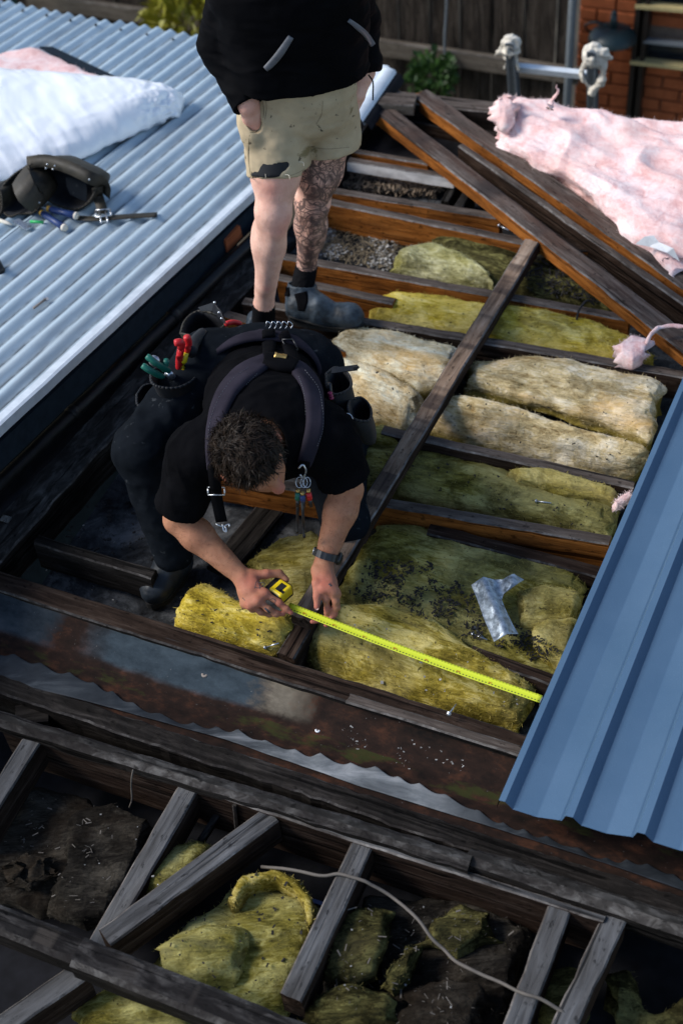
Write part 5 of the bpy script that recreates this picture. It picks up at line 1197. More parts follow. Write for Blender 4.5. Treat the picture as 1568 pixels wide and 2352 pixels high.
b = MB(); b.box(U(735, 2078, -0.25), EX*0.16, EY*0.006, EZ*0.012); tag(b.build('metal_channel', M['bluepl']), 'blue grey metal edge glimpsed behind the curled wool', 'metal edge')
# ------------------------------------------------------------------ people
RV, UV = RN @ A3(1, 0, 0), RN @ A3(0, 1, 0)
def setattr_(me, name, val):
    a = me.attributes.new(name, 'FLOAT', 'POINT'); a.data.foreach_set('value', np.asarray(val, np.float32))
def sdf_obj(name, s, mat, parent, disp=None, rel=1, attrs=None):
    V, F = s.mesh(); V = relax(V, F, rel) if rel else V
    if disp is not None:
        N = normals_of(V, F); V = V + N*disp(V, N)[:, None]
    me = mesh_of(name, V, F, M[mat])
    if attrs:
        for k, f in attrs.items(): setattr_(me, k, f(V))
    o = link(name, me, parent); o['_n'] = 0; del o['_n']; return o, V, F
def near(V, pts, r):
    v = np.zeros(len(V))
    for p, rr in pts: v = np.maximum(v, np.exp(-(np.linalg.norm(V - p, axis=1)/rr)**2))
    return v
def head_sdf(s, C, f, e, u, k=0.02):
    R = np.array([f, e, u])
    s.ell(C, (0.096, 0.076, 0.102), R, k); s.ell(C + f*0.032 - u*0.062, (0.062, 0.056, 0.066), R, 0.03)
    s.cone(C + f*0.085 + u*0.012, C + f*0.112 - u*0.030, 0.009, 0.015, 0.014)                         # nose
    s.ell(C + f*0.106 - u*0.036, (0.012, 0.018, 0.010), R, 0.012)
    s.cone(C + f*0.083 + e*0.038 + u*0.016, C + f*0.083 - e*0.038 + u*0.016, 0.012, 0.012, 0.014)     # brow
    s.ell(C + f*0.082 - u*0.072, (0.012, 0.027, 0.011), R, 0.012)                                     # lips
    s.ell(C + f*0.072 - u*0.108, (0.020, 0.024, 0.018), R, 0.02)                                      # chin
    for q in (-1, 1):
        s.ell(C + f*0.086 + e*0.033*q - u*0.004, (0.012, 0.017, 0.012), R, 0.014, 'cut')
        s.ell(C + f*0.072 + e*0.033*q - u*0.004, (0.012, 0.013, 0.011), R, 0.006)
        s.ell(C - f*0.006 + e*0.090*q - u*0.014, (0.021, 0.013, 0.033), R, 0.008)                     # ears
        s.ell(C - f*0.002 + e*0.104*q - u*0.012, (0.010, 0.007, 0.018), R, 0.006, 'cut')
def hair_on(parent, C, f, e, u, seed, n=6500, ln=0.028):
    R = np.array([f, e, u]); s = SDF(C - 0.16, C + 0.16, 0.0045)
    s.ell(C + u*0.010 - f*0.006, (0.112, 0.088, 0.116), R, 0.0)
    hn = unit(u*0.15 - f*0.105); s.plane(C + f*0.070 + u*0.050, -hn)
    o, V, F = sdf_obj('hair', s, 'hair', parent, lambda V, N: 0.009*fbm(V, 42, 3, seed) + 0.006*vnoise(V*85, seed+1), 2)
    N = normals_of(V, F); ok = ((V - C - f*0.068 - u*0.048) @ hn > 0.002)
    idx = np.where(ok)[0]; r = np.random.default_rng(seed); idx = r.choice(idx, n); P, D = V[idx] - N[idx]*0.003, N[idx]
    # whorled short curls: lie along a flow field, tips kicked outwards
    fl = np.c_[fbm(P, 16, 2, seed+3), fbm(P, 16, 2, seed+4), fbm(P, 16, 2, seed+5)]*1.5 + np.array(f)*0.35
    fl = fl - np.einsum('ij,ij->i', fl, D)[:, None]*D; fl = unit_rows(fl + r.normal(0, 0.25, fl.shape)); sd_ = np.cross(D, fl)
    L = ln*(0.5 + r.random(n))[:, None]; w_ = 0.0012; cur = r.normal(0, 0.35, (n, 1))
    rows = [P, P + D*L*0.22 + fl*L*0.25, P + D*L*0.28 + fl*L*0.60 + sd_*L*cur*0.6, P + D*L*0.10 + fl*L*0.88 + sd_*L*cur*1.2]
    VV = np.stack([np.stack([q - sd_*w_*k, q + sd_*w_*k], 1) for q, k in zip(rows, (1.0, 1.0, 0.8, 0.25))], 1).reshape(-1, 3)
    k0 = np.arange(n)*8; FF = np.concatenate([np.stack([k0+2*i, k0+2*i+1, k0+2*i+3, k0+2*i+2], 1) for i in range(3)])
    st = obj('hair_strands', VV, FF, M['hair2'], parent, smooth=True); st['kind'] = 'stuff'
def boot(parent, heel, toe, ankle, mat, seed, shaft=0.13):
    d = unit(toe - heel); L = np.linalg.norm(toe - heel); up = A3(0, 0, 1); s_ = np.cross(d, up)
    s = SDF(np.minimum(np.minimum(heel, toe), ankle) - 0.12, np.maximum(np.maximum(heel, toe), ankle) + 0.14, 0.005)
    h = heel + d*0.045
    s.cone(h + up*0.055, heel + d*L*0.45 + up*0.055, 0.040, 0.044, 0.02); s.cone(heel + d*L*0.45 + up*0.052, toe - d*0.055 + up*0.045, 0.046, 0.045, 0.03, s_, 1.08)
    s.ell(toe - d*0.055 + up*0.05, (0.055, 0.046, 0.042), np.array([d, s_, up]), 0.03)
    s.cone(h + up*0.07, ankle, 0.046, 0.050, 0.03); s.cone(heel + d*L*0.42 + up*0.085, ankle - up*0.01, 0.040, 0.048, 0.04)
    top = ankle + unit(ankle - h)*0.03; s.cone(ankle, top, 0.050, 0.054, 0.01); tn = unit(ankle - h)
    s.plane(top + tn*0.005, tn); s.cone(ankle - tn*0.02, top + tn*0.04, 0.041, 0.047, 0.004, op='cut')
    s.plane(heel + up*0.018, -up)
    o, V, F = sdf_obj('boot', s, mat, parent, lambda V, N: 0.0035*fbm(V, 30, 3, seed), 2)
    rows = []; nn = 28
    out = []
    for q in np.linspace(0, 2*math.pi, nn, False):
        c, sn = math.cos(q), math.sin(q); wd = 0.050 if c > 0 else 0.043
        out.append(heel + d*(L/2 + c*L/2*(1.0)) + s_*sn*wd*(0.9 if abs(c) < 0.4 else 1.0))
    V, F = loft([[p*1.0 for p in out], [p + up*0.024 for p in out]]); obj('sole', V, F, M['sole'], o, smooth=False)
    return o

# ---------------- the standing man
st = empty('person', U(650, 770, 0.0), 'standing person in black hoodie and torn khaki shorts, hand in pocket, one leg tattooed', 'person')
yR, yL = 3.87, 4.02
kR, aR = PY(627, 492, 3.84), PY(606, 700, 3.90); aR2 = PY(605, 752, 3.93)
hR, hL = PY(640, 280, 3.95), PY(752, 285, 4.0)
kL, aL = PY(716, 470, 4.02), PY(704, 612, 4.10); heelL = U(662, 735, 0.0); toeL = U(836, 752, 0.0); ankL = PY(692, 672, 4.06)
chest = PY(660, -40, 3.97); waist = PY(690, 200, 3.96); neckB = PY(640, -150, 4.0)
sR_, eR_, wR_ = PY(548, -70, 3.97), PY(512, 105, 4.03), PY(570, 240, 3.87); hdR = PY(592, 292, 3.90)
sL_, eL_, wL_ = PY(775, -70, 3.99), PY(818, 50, 4.10), PY(838, 165, 4.02); hdL = PY(815, 215, 3.98)
hC = neckB + A3(0, -0.03, 0.17); hf = unit(A3(0.12, -0.9, -0.5)); he = unit(np.cross(A3(0, 0, 1), hf)); hu = np.cross(hf, he)
allp = np.array([aR2, heelL, toeL, hC, sR_, eR_, wR_, eL_, wL_])
s = SDF(allp.min(0) - 0.16, allp.max(0) + 0.16, 0.0055)
def leg(h, k, a, a2, sd_):
    m1 = h*0.45 + k*0.55; s.cone(h, m1, 0.090, 0.080, 0.03); s.cone(m1, k + (m1-k)*0.22, 0.080, 0.060, 0.03)
    s.ell(k + A3(0, -0.010, 0.0), (0.050, 0.050, 0.062), None, 0.03)
    d = a - k; s.cone(k, k + d*0.32, 0.055, 0.053, 0.03); s.ell(k + d*0.34 + A3(0.012*sd_, 0.022, 0), (0.050, 0.052, 0.115), None, 0.03)
    s.cone(k + d*0.32, a, 0.050, 0.035, 0.03); s.cone(a, a2, 0.035, 0.036, 0.02)
    s.cone(k + A3(0, -0.035, -0.05), k + d*0.75 + A3(0, -0.022, 0), 0.018, 0.018, 0.03)
leg(hR, kR, aR, aR2, -1); leg(hL, kL, aL, ankL - A3(0, 0, 0.02), 1)
pel = (hR + hL)/2 + A3(0, 0, 0.06)
s.cone(pel - A3(.03, 0, 0), waist, 0.10, 0.10, 0.03, A3(1, 0, 0), 1.4); s.cone(waist, chest, 0.10, 0.11, 0.03, A3(1, 0, 0), 1.4); s.cone(chest, neckB, 0.09, 0.05, 0.04); s.cone(neckB - A3(0, 0, .03), hC - hu*0.05, 0.055, 0.052, 0.03)
head_sdf(s, hC, hf, he, hu)
for (a, b, c, d) in ((sR_, eR_, wR_, hdR), (sL_, eL_, wL_, hdL)):
    s.chain([a, b], [0.05, 0.042]); s.chain([b, c], [0.042, 0.029]); dd = unit(d - c); sx = unit(np.cross(dd, A3(0.3, -1, 0.2)))
    s.cone(c, d, 0.026, 0.030, 0.02, sx, 1.2)
    for q in range(4): s.chain([d + sx*(q-1.5)*0.020, d + sx*(q-1.5)*0.020 + dd*0.05, d + sx*(q-1.5)*0.019 + dd*(0.075 + 0.008*(q in (1, 2)))], [0.0105, 0.0095, 0.008], 0.008)
    s.chain([c + sx*0.012 + dd*0.02, c + sx*0.022 + dd*0.055, c + sx*0.022 + dd*0.08], [0.014, 0.012, 0.010], 0.012)
def inkf(V):
    t = np.clip((V - kL) @ unit(aL - kL), -0.5, 1.0); dL = np.minimum(np.linalg.norm(V - kL - t[:, None]*unit(aL - kL), axis=1), 1)
    tt = np.clip(((V - hL) @ (kL - hL))/((kL-hL) @ (kL-hL)), 0, 1); dT = np.linalg.norm(V - hL - tt[:, None]*(kL - hL), axis=1)
    tr = np.clip(((V - kR) @ (aR - kR))/((aR-kR) @ (aR-kR)), 0, 1); dr = np.linalg.norm(V - kR - tr[:, None]*(aR - kR), axis=1)
    trh = np.clip(((V - hR) @ (kR - hR))/((kR-hR) @ (kR-hR)), 0, 1); dr = np.minimum(dr, np.linalg.norm(V - hR - trh[:, None]*(kR - hR), axis=1))
    d = np.minimum(dL, dT); ink = ((d < dr) & (d < 0.11) & (V[:, 2] < hL[2] - 0.05)).astype(float)
    # bare skin behind the inner thigh and knee pit
    bare = near(V, [(kL + A3(-0.055, -0.02, 0.09), 0.055), (kL + A3(0.05, -0.02, 0.02), 0.03)], 1) > 0.45
    ink[bare] = 0.0; return ink
redf = lambda V: np.maximum(near(V, [(kR + A3(0.02, -0.05, -0.02), 0.05), (kR + A3(0.0, -0.05, 0.12), 0.05), (hdR - (hdR-wR_)*0.1, 0.06), (kR + (aR-kR)*0.72 + A3(0.0, -0.05, 0), 0.016)], 1)*0.65, near(V, [(wR_, 0.05)], 1)*0.4)
sdf_obj('body', s, 'skin_b', st, lambda V, N: 0.0012*fbm(V, 40, 2, 3), 1, {'ink': inkf, 'red': redf})
hair_on(st, hC, hf, he, hu, 77, 1200)
# shorts
s = SDF(pel - A3(0.34, 0.26, 0.50), pel + A3(0.34, 0.24, 0.28), 0.005)
xl = A3(1, -0.1, 0)
s.cone(pel + A3(-.005, 0, 0.02), waist - A3(0, 0, 0.0), 0.135, 0.128, 0.03, xl, 1.42)
hemR, hemL = PY(634, 402, 3.88), PY(762, 346, 3.98)
s.cone(hL + A3(0.005, 0, 0.02), hemL - A3(0, 0, 0.1), 0.105, 0.096, 0.03)
s.cone(hR + A3(0.02, 0.04, 0.06), hL + A3(-0.02, 0.04, 0.06), 0.105, 0.105, 0.04)
s.ell(PY(590, 285, 3.93), (0.062, 0.09, 0.10), None, 0.03)
s.cone(hR + A3(0.0, 0, 0.02), hemR - A3(0, 0, 0.10), 0.112, 0.106, 0.010)
axR, axL = unit(hemR - hR), unit(hemL - hL); mid = (hemR[0] + hemL[0])/2 - 0.008
boxR = (pel - A3(0.34, 0.26, 0.50), A3(mid + 0.0, pel[1] + 0.24, pel[2] + 0.0)); boxL = (A3(mid, pel[1] - 0.26, pel[2] - 0.50), pel + A3(0.34, 0.24, -0.0))
s.plane(hemR, axR + A3(0.12, 0, 0), box=boxR); s.plane(hemL, axL + A3(0.0, 0, 0), box=boxL)
s.cone(hR, hemR - A3(0, 0, 0.1), 0.096, 0.096, 0.004, op='cut'); s.cone(hL, hemL - A3(0, 0, 0.1), 0.090, 0.087, 0.004, op='cut')
# hand opening of the pocket and the torn hole
vd_ = unit(ray(640, 387)); al_ = unit(PY(672, 372, 3.8) - PY(610, 398, 3.8)); al_ = unit(al_ - np.dot(al_, vd_)*vd_); Rt = np.array([al_, vd_, np.cross(al_, vd_)])
vh_ = unit(ray(576, 266)); ah_ = unit(PY(590, 304, 3.85) - PY(562, 240, 3.85)); ah_ = unit(ah_ - np.dot(ah_, vh_)*vh_); Rh = np.array([np.cross(ah_, vh_), vh_, ah_])
s.ell(PY(575, 262, 3.85), (0.030, 0.085, 0.066), Rh, 0.008, 'cut')
s.ell(PY(640, 387, 3.775), (0.050, 0.07, 0.0170), Rt, 0.003, 'cut')
def fold(V, N):
    W = np.c_[V[:, 0]*8 - V[:, 2]*4, V[:, 1]*5, V[:, 2]*20 + V[:, 0]*9]
    return 0.005*(0.3 - np.abs(fbm(W, 0.8, 3, 5))*1.3) + 0.004*fbm(V, 25, 2, 6)
so, SV, SF = sdf_obj('shorts', s, 'khaki', st, fold, 1)
# dark lining behind the torn hole
s = SDF(pel - A3(0.30, 0.26, 0.48), pel + A3(0.3, 0.2, 0.1), 0.007)
s.cone(hR + A3(0, 0, 0.02), hemR + (hR-hemR)*0.03, 0.094, 0.0905, 0.02); s.plane(hemR - (hemR-hR)*0.03, axR + A3(0.12, 0, 0)); s.ell(PY(576, 266, 3.85), (0.040, 0.09, 0.056), None, 0.008, 'cut')
LN = sdf_obj('shorts_lining', s, 'inner', so, None, 1)
def surf_tree(*obs):
    bpy.context.view_layer.update(); tr_ = []
    for o in obs:
        mw = o.matrix_world; tr_.append(BVHTree.FromPolygons([mw @ v.co for v in o.data.vertices], [tuple(p.vertices) for p in o.data.polygons]))
    def f(u, v):
        d = Vector(unit(ray(u, v))); best = None
        for t in tr_:
            h = t.ray_cast(Vector(CAM), d)
            if h[0] is not None and (best is None or h[3] < best[2]): best = (np.array(h[0]), np.array(h[1]), h[3])
        if best is None: return None
        n_ = best[1] if np.dot(best[1], ray(u, v)) < 0 else -best[1]
        return best[0], n_
    return f
def ribbon(name, fsurf, pts, wpx, mat, parent, off=0.005, th=0.008, n=30, cols=6, fall=None, smooth=2):
    """a strap laid over a surface: centre line and width in photo pixels, lifted to the surface"""
    C_ = catmull(np.array(pts, float), n); ww = np.interp(np.linspace(0, 1, n), np.linspace(0, 1, len(wpx)), wpx) if hasattr(wpx, '__len__') else np.full(n, wpx)
    P = np.full((n, cols, 3), np.nan); NN = np.zeros((n, cols, 3))
    for i in range(n):
        t = C_[min(i+1, n-1)] - C_[max(i-1, 0)]; s_ = A3(-t[1], t[0])/np.hypot(*t)
        for j in range(cols):
            q = C_[i] + s_*ww[i]*(j/(cols-1) - 0.5); h = fsurf(*q)
            if h is not None: P[i, j], NN[i, j] = h
    ok = ~np.isnan(P[..., 0])
    dep = np.where(ok, ((P - CAM) @ VIEW), np.nan); med = np.nanmedian(dep)
    for i in range(n):
        for j in range(cols):
            if not ok[i, j]:
                dn = np.nanmedian(dep[i]) if ok[i].any() else med
                t = C_[min(i+1, n-1)] - C_[max(i-1, 0)]; s_ = A3(-t[1], t[0])/np.hypot(*t); q = C_[i] + s_*ww[i]*(j/(cols-1) - 0.5)
                P[i, j] = AT(q[0], q[1], dn); NN[i, j] = -VIEW
    for _ in range(smooth):
        P[1:-1] = P[1:-1]*0.5 + (P[:-2] + P[2:])*0.25; NN[1:-1] = NN[1:-1]*0.5 + (NN[:-2] + NN[2:])*0.25
    NN = NN/(np.linalg.norm(NN, axis=2, keepdims=True) + 1e-9)
    rows = []
    for i in range(n):
        a = P[i] + NN[i]*off; e_ = np.ones((cols, 1)); e_[0] = e_[-1] = 0.45
        rows.append(np.vstack([a + NN[i]*th*e_, (P[i] - NN[i]*0.004)[::-1]]))
    V, F = loft(rows); return obj(name, V, F, M[mat], parent)
ssf = surf_tree(so)
for pts_, w_ in (([(602, 224), (606, 256), (600, 288), (585, 304), (574, 303)], 2.6), ([(741, 232), (738, 262), (726, 285)], 2.4), ([(573, 310), (570, 350), (575, 398), (578, 410)], 2.4), ([(576, 402), (620, 409), (670, 402), (700, 388)], 2.2), ([(705, 336), (750, 342), (802, 338)], 2.2), ([(610, 226), (612, 250), (608, 276)], 1.8)):
    ribbon('seam', ssf, pts_, w_*0.7, 'seamk', so, 0.0004, 0.0008, 24, 3)
for (u, v, a, b_) in ((627, 392, 8, 3), (655, 401, 7, 3), (686, 372, 6, 5), (604, 398, 6, 3)):
    h = ssf(u, v)
    if h: bq = MB(); bq.tube(catmull([h[0], h[0] + h[1]*0.008 + RV*0.01, h[0] + h[1]*0.01 + RV*0.012 - UV*0.012], 6), 0.0008, 4); bq.build('thread', M['seamw'], so)
# hoodie
s = SDF(A3(min(eR_[0], wR_[0]) - 0.16, 3.60, pel[2] + 0.0), A3(eL_[0] + 0.18, 4.32, neckB[2] + 0.16), 0.0055)
s.cone(waist + A3(0.0, -0.01, -0.02), chest, 0.150, 0.165, 0.03, A3(1, 0, 0), 1.48); s.cone(chest, neckB - A3(0, 0, 0.02), 0.15, 0.075, 0.05, A3(1, 0, 0), 1.3)
s.cone(neckB - A3(0, -0.05, 0.03), neckB + A3(0, 0.06, 0.07), 0.08, 0.07, 0.04)
s.cone(sR_, sL_, 0.085, 0.085, 0.05)
s.ell(PY(600, 170, 3.92), (0.070, 0.11, 0.13), None, 0.05)
s.plane(PY(690, 226, 3.80), A3(-0.03, 0.05, -1))
s.cone(sR_, sL_, 0.085, 0.085, 0.05)
s2 = SDF(s.lo, s.lo + s.h*(s.n-1), s.h); s2.d = np.full(s.n, 0.06, np.float32); s2.n = s.n
for a, b, c in ((sR_, eR_, wR_), (sL_, eL_, wL_)):
    s2.chain([a, b], [0.086, 0.069], 0.035); s2.chain([b, b + (c-b)*0.8], [0.070, 0.058], 0.035); s2.cone(b + (c-b)*0.78, c + (c-b)*0.02, 0.053, 0.050, 0.012)
    s2.plane(c + (c-b)*0.02, unit(c-b), box=(c - 0.09, c + 0.09)); s2.cone(b + (c-b)*0.7, c + (c-b)*0.2, 0.036, 0.040, 0.004, op='cut')
s.put((slice(None),)*3, s2.d, 0.010)
def foldh(V, N):
    W = np.c_[V[:, 0]*6, V[:, 1]*6, V[:, 2]*18]; arm = np.clip((waist[0] - 0.17 - V[:, 0])*10, 0, 1) + np.clip((V[:, 0] - waist[0] - 0.16)*10, 0, 1)
    return (0.009 + 0.010*np.minimum(arm, 1))*(0.25 - np.abs(fbm(W, 0.9, 3, 15))*1.3) + 0.006*fbm(V, 8, 3, 16)
ho, HV, HF = sdf_obj('hoodie', s, 'hood', st, foldh, 1)
sh = surf_tree(ho)
ribbon('pocket_trim', sh, [(668, 84), (650, 112), (630, 138), (610, 158)], [14, 17, 17, 14], 'pocket', ho, 0.003, 0.003, 14, 4)
ribbon('pocket_trim', sh, [(800, 46), (820, 62), (842, 82), (855, 104)], [9, 12, 13, 12], 'pocket', ho, 0.003, 0.003, 14, 4)
# socks, boots
s = SDF(np.minimum(aR, aR2) - 0.09, np.maximum(aR, aR2) + 0.09, 0.005); d = unit(aR - aR2)
s.cone(aR + d*0.01, aR2 - d*0.04, 0.041, 0.044, 0.01); s.plane(aR + d*0.010, d); sdf_obj('sock', s, 'sock', st, lambda V, N: 0.0010*np.sin(np.arctan2(V[:, 1]-V[:, 1].mean(), V[:, 0]-V[:, 0].mean())*34), 1)
s = SDF(np.minimum(aL, ankL) - 0.09, np.maximum(aL, ankL) + 0.09, 0.005); d = unit(aL - ankL)
s.cone(aL + d*0.01, ankL - d*0.04, 0.041, 0.045, 0.01); s.plane(aL + d*0.012, d); sdf_obj('sock', s, 'sock', st, lambda V, N: 0.0010*np.sin(np.arctan2(V[:, 1]-V[:, 1].mean(), V[:, 0]-V[:, 0].mean())*34), 1)
bL = boot(st, heelL, toeL, ankL, 'bootblue', 1)
bsf = surf_tree(bL)
ribbon('gusset', bsf, [(690, 672), (694, 690), (692, 714)], [30, 28, 16], 'web', bL, 0.0006, 0.002, 14, 5)
ribbon('pull_tab', bsf, [(660, 660), (661, 680)], 9, 'web', bL, 0.004, 0.003, 8, 3)
ribbon('welt', bsf, [(664, 726), (700, 738), (760, 752), (815, 752), (836, 742)], 3.5, 'sole', bL, 0.003, 0.003, 24, 3)
hdn = A3(aR2[0], aR2[1], 0); boot(st, A3(hdn[0] - 0.01, hdn[1] + 0.08, 0.0), A3(hdn[0] - 0.02, hdn[1] - 0.20, 0.0), aR2 - A3(0, 0, 0.02), 'bootblue', 2)
b = MB(); p = PY(846, 172, 3.95); b.tube(catmull([p, p + A3(0.012, -0.01, -0.02), p + A3(0.01, -0.01, -0.06), p + A3(0.008, -0.01, -0.085)], 10), 0.0025, 6); b.build('drawcord', M['web'], ho)

# ---------------- the crouching man
cr = empty('person', U(600, 1180, -0.13), 'crouching person in black t-shirt and braces holding out a tape measure with both hands', 'person')
def HC(x, y, z): return U(489.2 + x*0.22, 1223 + y*0.22, z)
hips = AT(594, 850, 4.36); midb = AT(603, 905, 4.14); upb = AT(612, 965, 3.96); nk = AT(606, 1000, 3.90)
SR, SL = AT(446, 1040, 3.94), AT(757, 1005, 3.96)
ER, EL = U(412, 1192, 0.285), U(797, 1125, 0.34)
WR, WL = HC(285, 445, 0.165), HC(1152, 330, 0.175)
HCn = AT(578, 1050, 3.735); earv = unit(0.754*RV + 0.657*UV); gv = 0.657*RV - 0.754*UV; be = math.radians(-14)
f_ = unit(math.cos(be)*gv + math.sin(be)*VIEW); u_ = unit(-math.cos(be)*VIEW + math.sin(be)*gv); e_ = earv
lat = unit(SL - SR); axs = unit(upb - hips); bnr = unit(np.cross(lat, axs)); bnr = bnr if bnr[2] > 0 else -bnr
pts = np.array([HCn, ER, EL, WR, WL, SR, SL, HC(815, 838, .05), HC(1180, 980, .05), HC(300, 900, .05)])
s = SDF(pts.min(0) - 0.14, pts.max(0) + 0.14, 0.0042)
def arm(a, b, c):
    s.chain([a, b], [0.055, 0.046], 0.03); d = c - b
    s.cone(b, b + d*0.28, 0.040, 0.0435, 0.03); s.cone(b + d*0.28, c, 0.0435, 0.026, 0.03, unit(np.cross(d, VIEW)), 1.12)
arm(SR, ER, WR); arm(SL, EL, WL)
s.cone(upb, nk, 0.09, 0.06, 0.04); s.cone(nk, HCn - u_*0.05 - f_*0.03, 0.058, 0.052, 0.03); s.cone(SR, SL, 0.05, 0.05, 0.03)
head_sdf(s, HCn, f_, e_, u_, 0.02)
def hand(w, mcp, fingers, thumb, rp=0.0135):
    for m in mcp:
        s.cone(w, m, 0.0215, 0.0130, 0.012)
    for i in range(len(mcp)-1): s.cone(mcp[i], mcp[i+1], 0.0135, 0.0135, 0.012); s.cone(w*0.4 + mcp[i]*0.6, w*0.4 + mcp[i+1]*0.6, 0.0150, 0.0150, 0.012)
    for ch in fingers:
        k = len(ch); rad = list(np.linspace(0.0112, 0.0078, k)); s.chain(ch, rad, 0.004)
        for q in ch[1:-1]: s.ell(q, (0.0106,)*3, None, 0.006)
    s.chain(thumb, [0.0185, 0.0135, 0.0118, 0.0092][:len(thumb)], 0.008)
    for i in range(2): s.cone(thumb[0], mcp[0]*0.5 + w*0.5, 0.0165, 0.0140, 0.014)
# his right hand round the tape case
RI = [HC(545, 640, .152), HC(690, 735, .128), HC(760, 795, .112), HC(815, 838, .102)]
RM_ = [HC(470, 715, .148), HC(575, 800, .126), HC(655, 848, .106), HC(735, 848, .096)]
RR = [HC(395, 755, .138), HC(500, 830, .108), HC(590, 850, .085), HC(650, 835, .075)]
RL = [HC(335, 745, .126), HC(410, 800, .100), HC(490, 815, .078)]
RT = [HC(395, 455, .160), HC(560, 432, .162), HC(690, 428, .152), HC(768, 492, .138)]
hand(WR, [RI[0], RM_[0], RR[0], RL[0]], [RI, RM_, RR, RL], RT)
# his left hand steadying the blade
LT = [HC(1095, 400, .172), HC(1080, 530, .172), HC(1086, 670, .155), HC(1083, 782, .138)]
LI = [HC(1150, 590, .168), HC(1180, 700, .138), HC(1195, 800, .108), HC(1180, 845, .098)]
LM = [HC(1215, 590, .165), HC(1280, 720, .132), HC(1265, 850, .090), HC(1180, 965, .070)]
LR = [HC(1265, 620, .155), HC(1292, 780, .112), HC(1170, 900, .068), HC(1035, 930, .066)]
LL = [HC(1285, 650, .138), HC(1270, 800, .090), HC(1200, 880, .058)]
hand(WL, [LI[0], LM[0], LR[0], LL[0]], [LI, LM, LR, LL], LT)
redc = lambda V: np.maximum(near(V, [(q, 0.020) for q in (RI[0], RM_[0], RR[0], RT[1], RI[1], RI[3], RM_[3], LT[2], LT[3], LM[2], LR[3], LM[3], LI[2])] + [((RI[0]+WR)/2, 0.04), ((LT[1]+LM[0])/2, 0.04)], 1)*0.75,
                            near(V, [(HCn + e_*0.085 - u_*0.01, 0.03), (HCn - e_*0.085 - u_*0.01, 0.03), (HCn + f_*0.112 - u_*0.03, 0.022)], 1)*0.8)
bo_, BV, BF = sdf_obj('body', s, 'skin_a', cr, lambda V, N: 0.0010*fbm(V, 60, 2, 3), 1, {'red': redc, 'ink': lambda V: np.zeros(len(V))})
hair_on(cr, HCn, f_, e_, u_, 5)
bs_ = surf_tree(bo_)
def nail(fr, r_, nm):
    a, b_ = fr[-2], fr[-1]; t = unit(b_ - a); n_ = unit(-VIEW - np.dot(-VIEW, t)*t); s_ = np.cross(t, n_); c = b_ + t*0.001 + n_*(r_*0.80)
    V = [c + t*r_*0.85*math.cos(q) + s_*r_*0.62*math.sin(q) - n_*0.0018*abs(math.sin(q)) for q in np.linspace(0, 2*math.pi, 12, False)]; m = len(V)
    obj(nm, np.array([*V, *[v - n_*0.002 for v in V]]), [tuple(range(m))] + [(i, (i+1) % m, m+(i+1) % m, m+i) for i in range(m)], M['nail'], cr)
nail(LT, 0.0098, 'thumbnail')
for k, (pts_, w_) in enumerate((([(437, 585), (447, 520), (470, 500), (480, 530), (520, 520), (540, 535), (520, 560), (470, 582), (440, 570)], 2.2), ([(480, 545), (490, 570), (488, 592)], 2.2), ([(600, 700), (620, 690), (650, 705), (645, 740), (615, 745), (600, 720)], 2.5), ([(540, 790), (575, 820), (595, 850)], 8.0), ([(305, 680), (322, 695), (335, 710)], 2.0), ([(1205, 540), (1240, 555)], 5.0), ([(1222, 525), (1225, 565)], 3.0))):
    ribbon('tattoo', bs_, [(489.2 + x*.22, 1223 + y*.22) for x, y in pts_], w_*0.55, 'ink', cr, 0.0004, 0.0005, 26, 3)
def limb_hair(V, F, segs, n, seed, mat='hair2', ln=0.010):
    N = normals_of(V, F); keep = np.zeros(len(V), bool)
    for a, b, r_ in segs:
        t = ((V - a) @ (b - a))/((b-a) @ (b-a)); d = np.linalg.norm(V - a - np.clip(t, 0, 1)[:, None]*(b-a), axis=1); keep |= (t > 0.05) & (t < 0.93) & (d < r_)
    return V[keep], N[keep], n, seed
v_, n_, k_, sd__ = limb_hair(BV, BF, [(ER, WR, 0.075), (EL, WL, 0.075)], 1500, 3)
fibres('arm_hair', v_ - wloc(cr), n_, M['hair2'], cr, 1500, 0.011, 0.00022, 9, 0.8)
# t-shirt
s = SDF(A3(-0.75, 2.50, 0.10), A3(0.28, 3.62, 0.86), 0.0052)
s.cone(hips, midb, 0.112, 0.114, 0.03, lat, 1.50); s.cone(midb, upb, 0.114, 0.118, 0.03, lat, 1.52); s.cone(upb, nk - axs*0.01, 0.112, 0.075, 0.05, lat, 1.3)
s.cone(SR + lat*0.05, SL - lat*0.05, 0.088, 0.088, 0.06)
for a, b, wd in ((SR, ER, 0.0), (SL, EL, 0.0)):
    s.cone(a, b, 0.084, 0.078, 0.045)
# the shirt hangs forward off the chest
s.cone(upb - bnr*0.05 + axs*0.02, midb - bnr*0.07, 0.11, 0.11, 0.06, lat, 1.35)
for a, b, pz in ((SR, ER, 0.80), (SL, EL, 0.80)):
    d = unit(b - a); p = a + (b-a)*pz
    s.plane(p, d, box=(np.minimum(p, b + d*0.1) - 0.115, np.maximum(p, b + d*0.1) + 0.115)); s.cone(a + (b-a)*0.45, b + d*0.12, 0.064, 0.070, 0.006, op='cut')
s.cone(nk + axs*0.015, HCn - f_*0.02 - u_*0.03, 0.070, 0.070, 0.012, op='cut')
def foldt(V, N):
    W = np.c_[(V-upb) @ lat*6, (V-upb) @ axs*14 + (V-upb) @ lat*5, (V-upb) @ bnr*6]
    return 0.010*(0.3 - np.abs(fbm(W, 1.0, 3, 25))*1.5) + 0.005*(0.3 - np.abs(fbm(V, 13, 3, 27))*1.5) + 0.006*fbm(V, 9, 3, 26)
to, TV, TF = sdf_obj('t_shirt', s, 'tee', cr, foldt, 1)
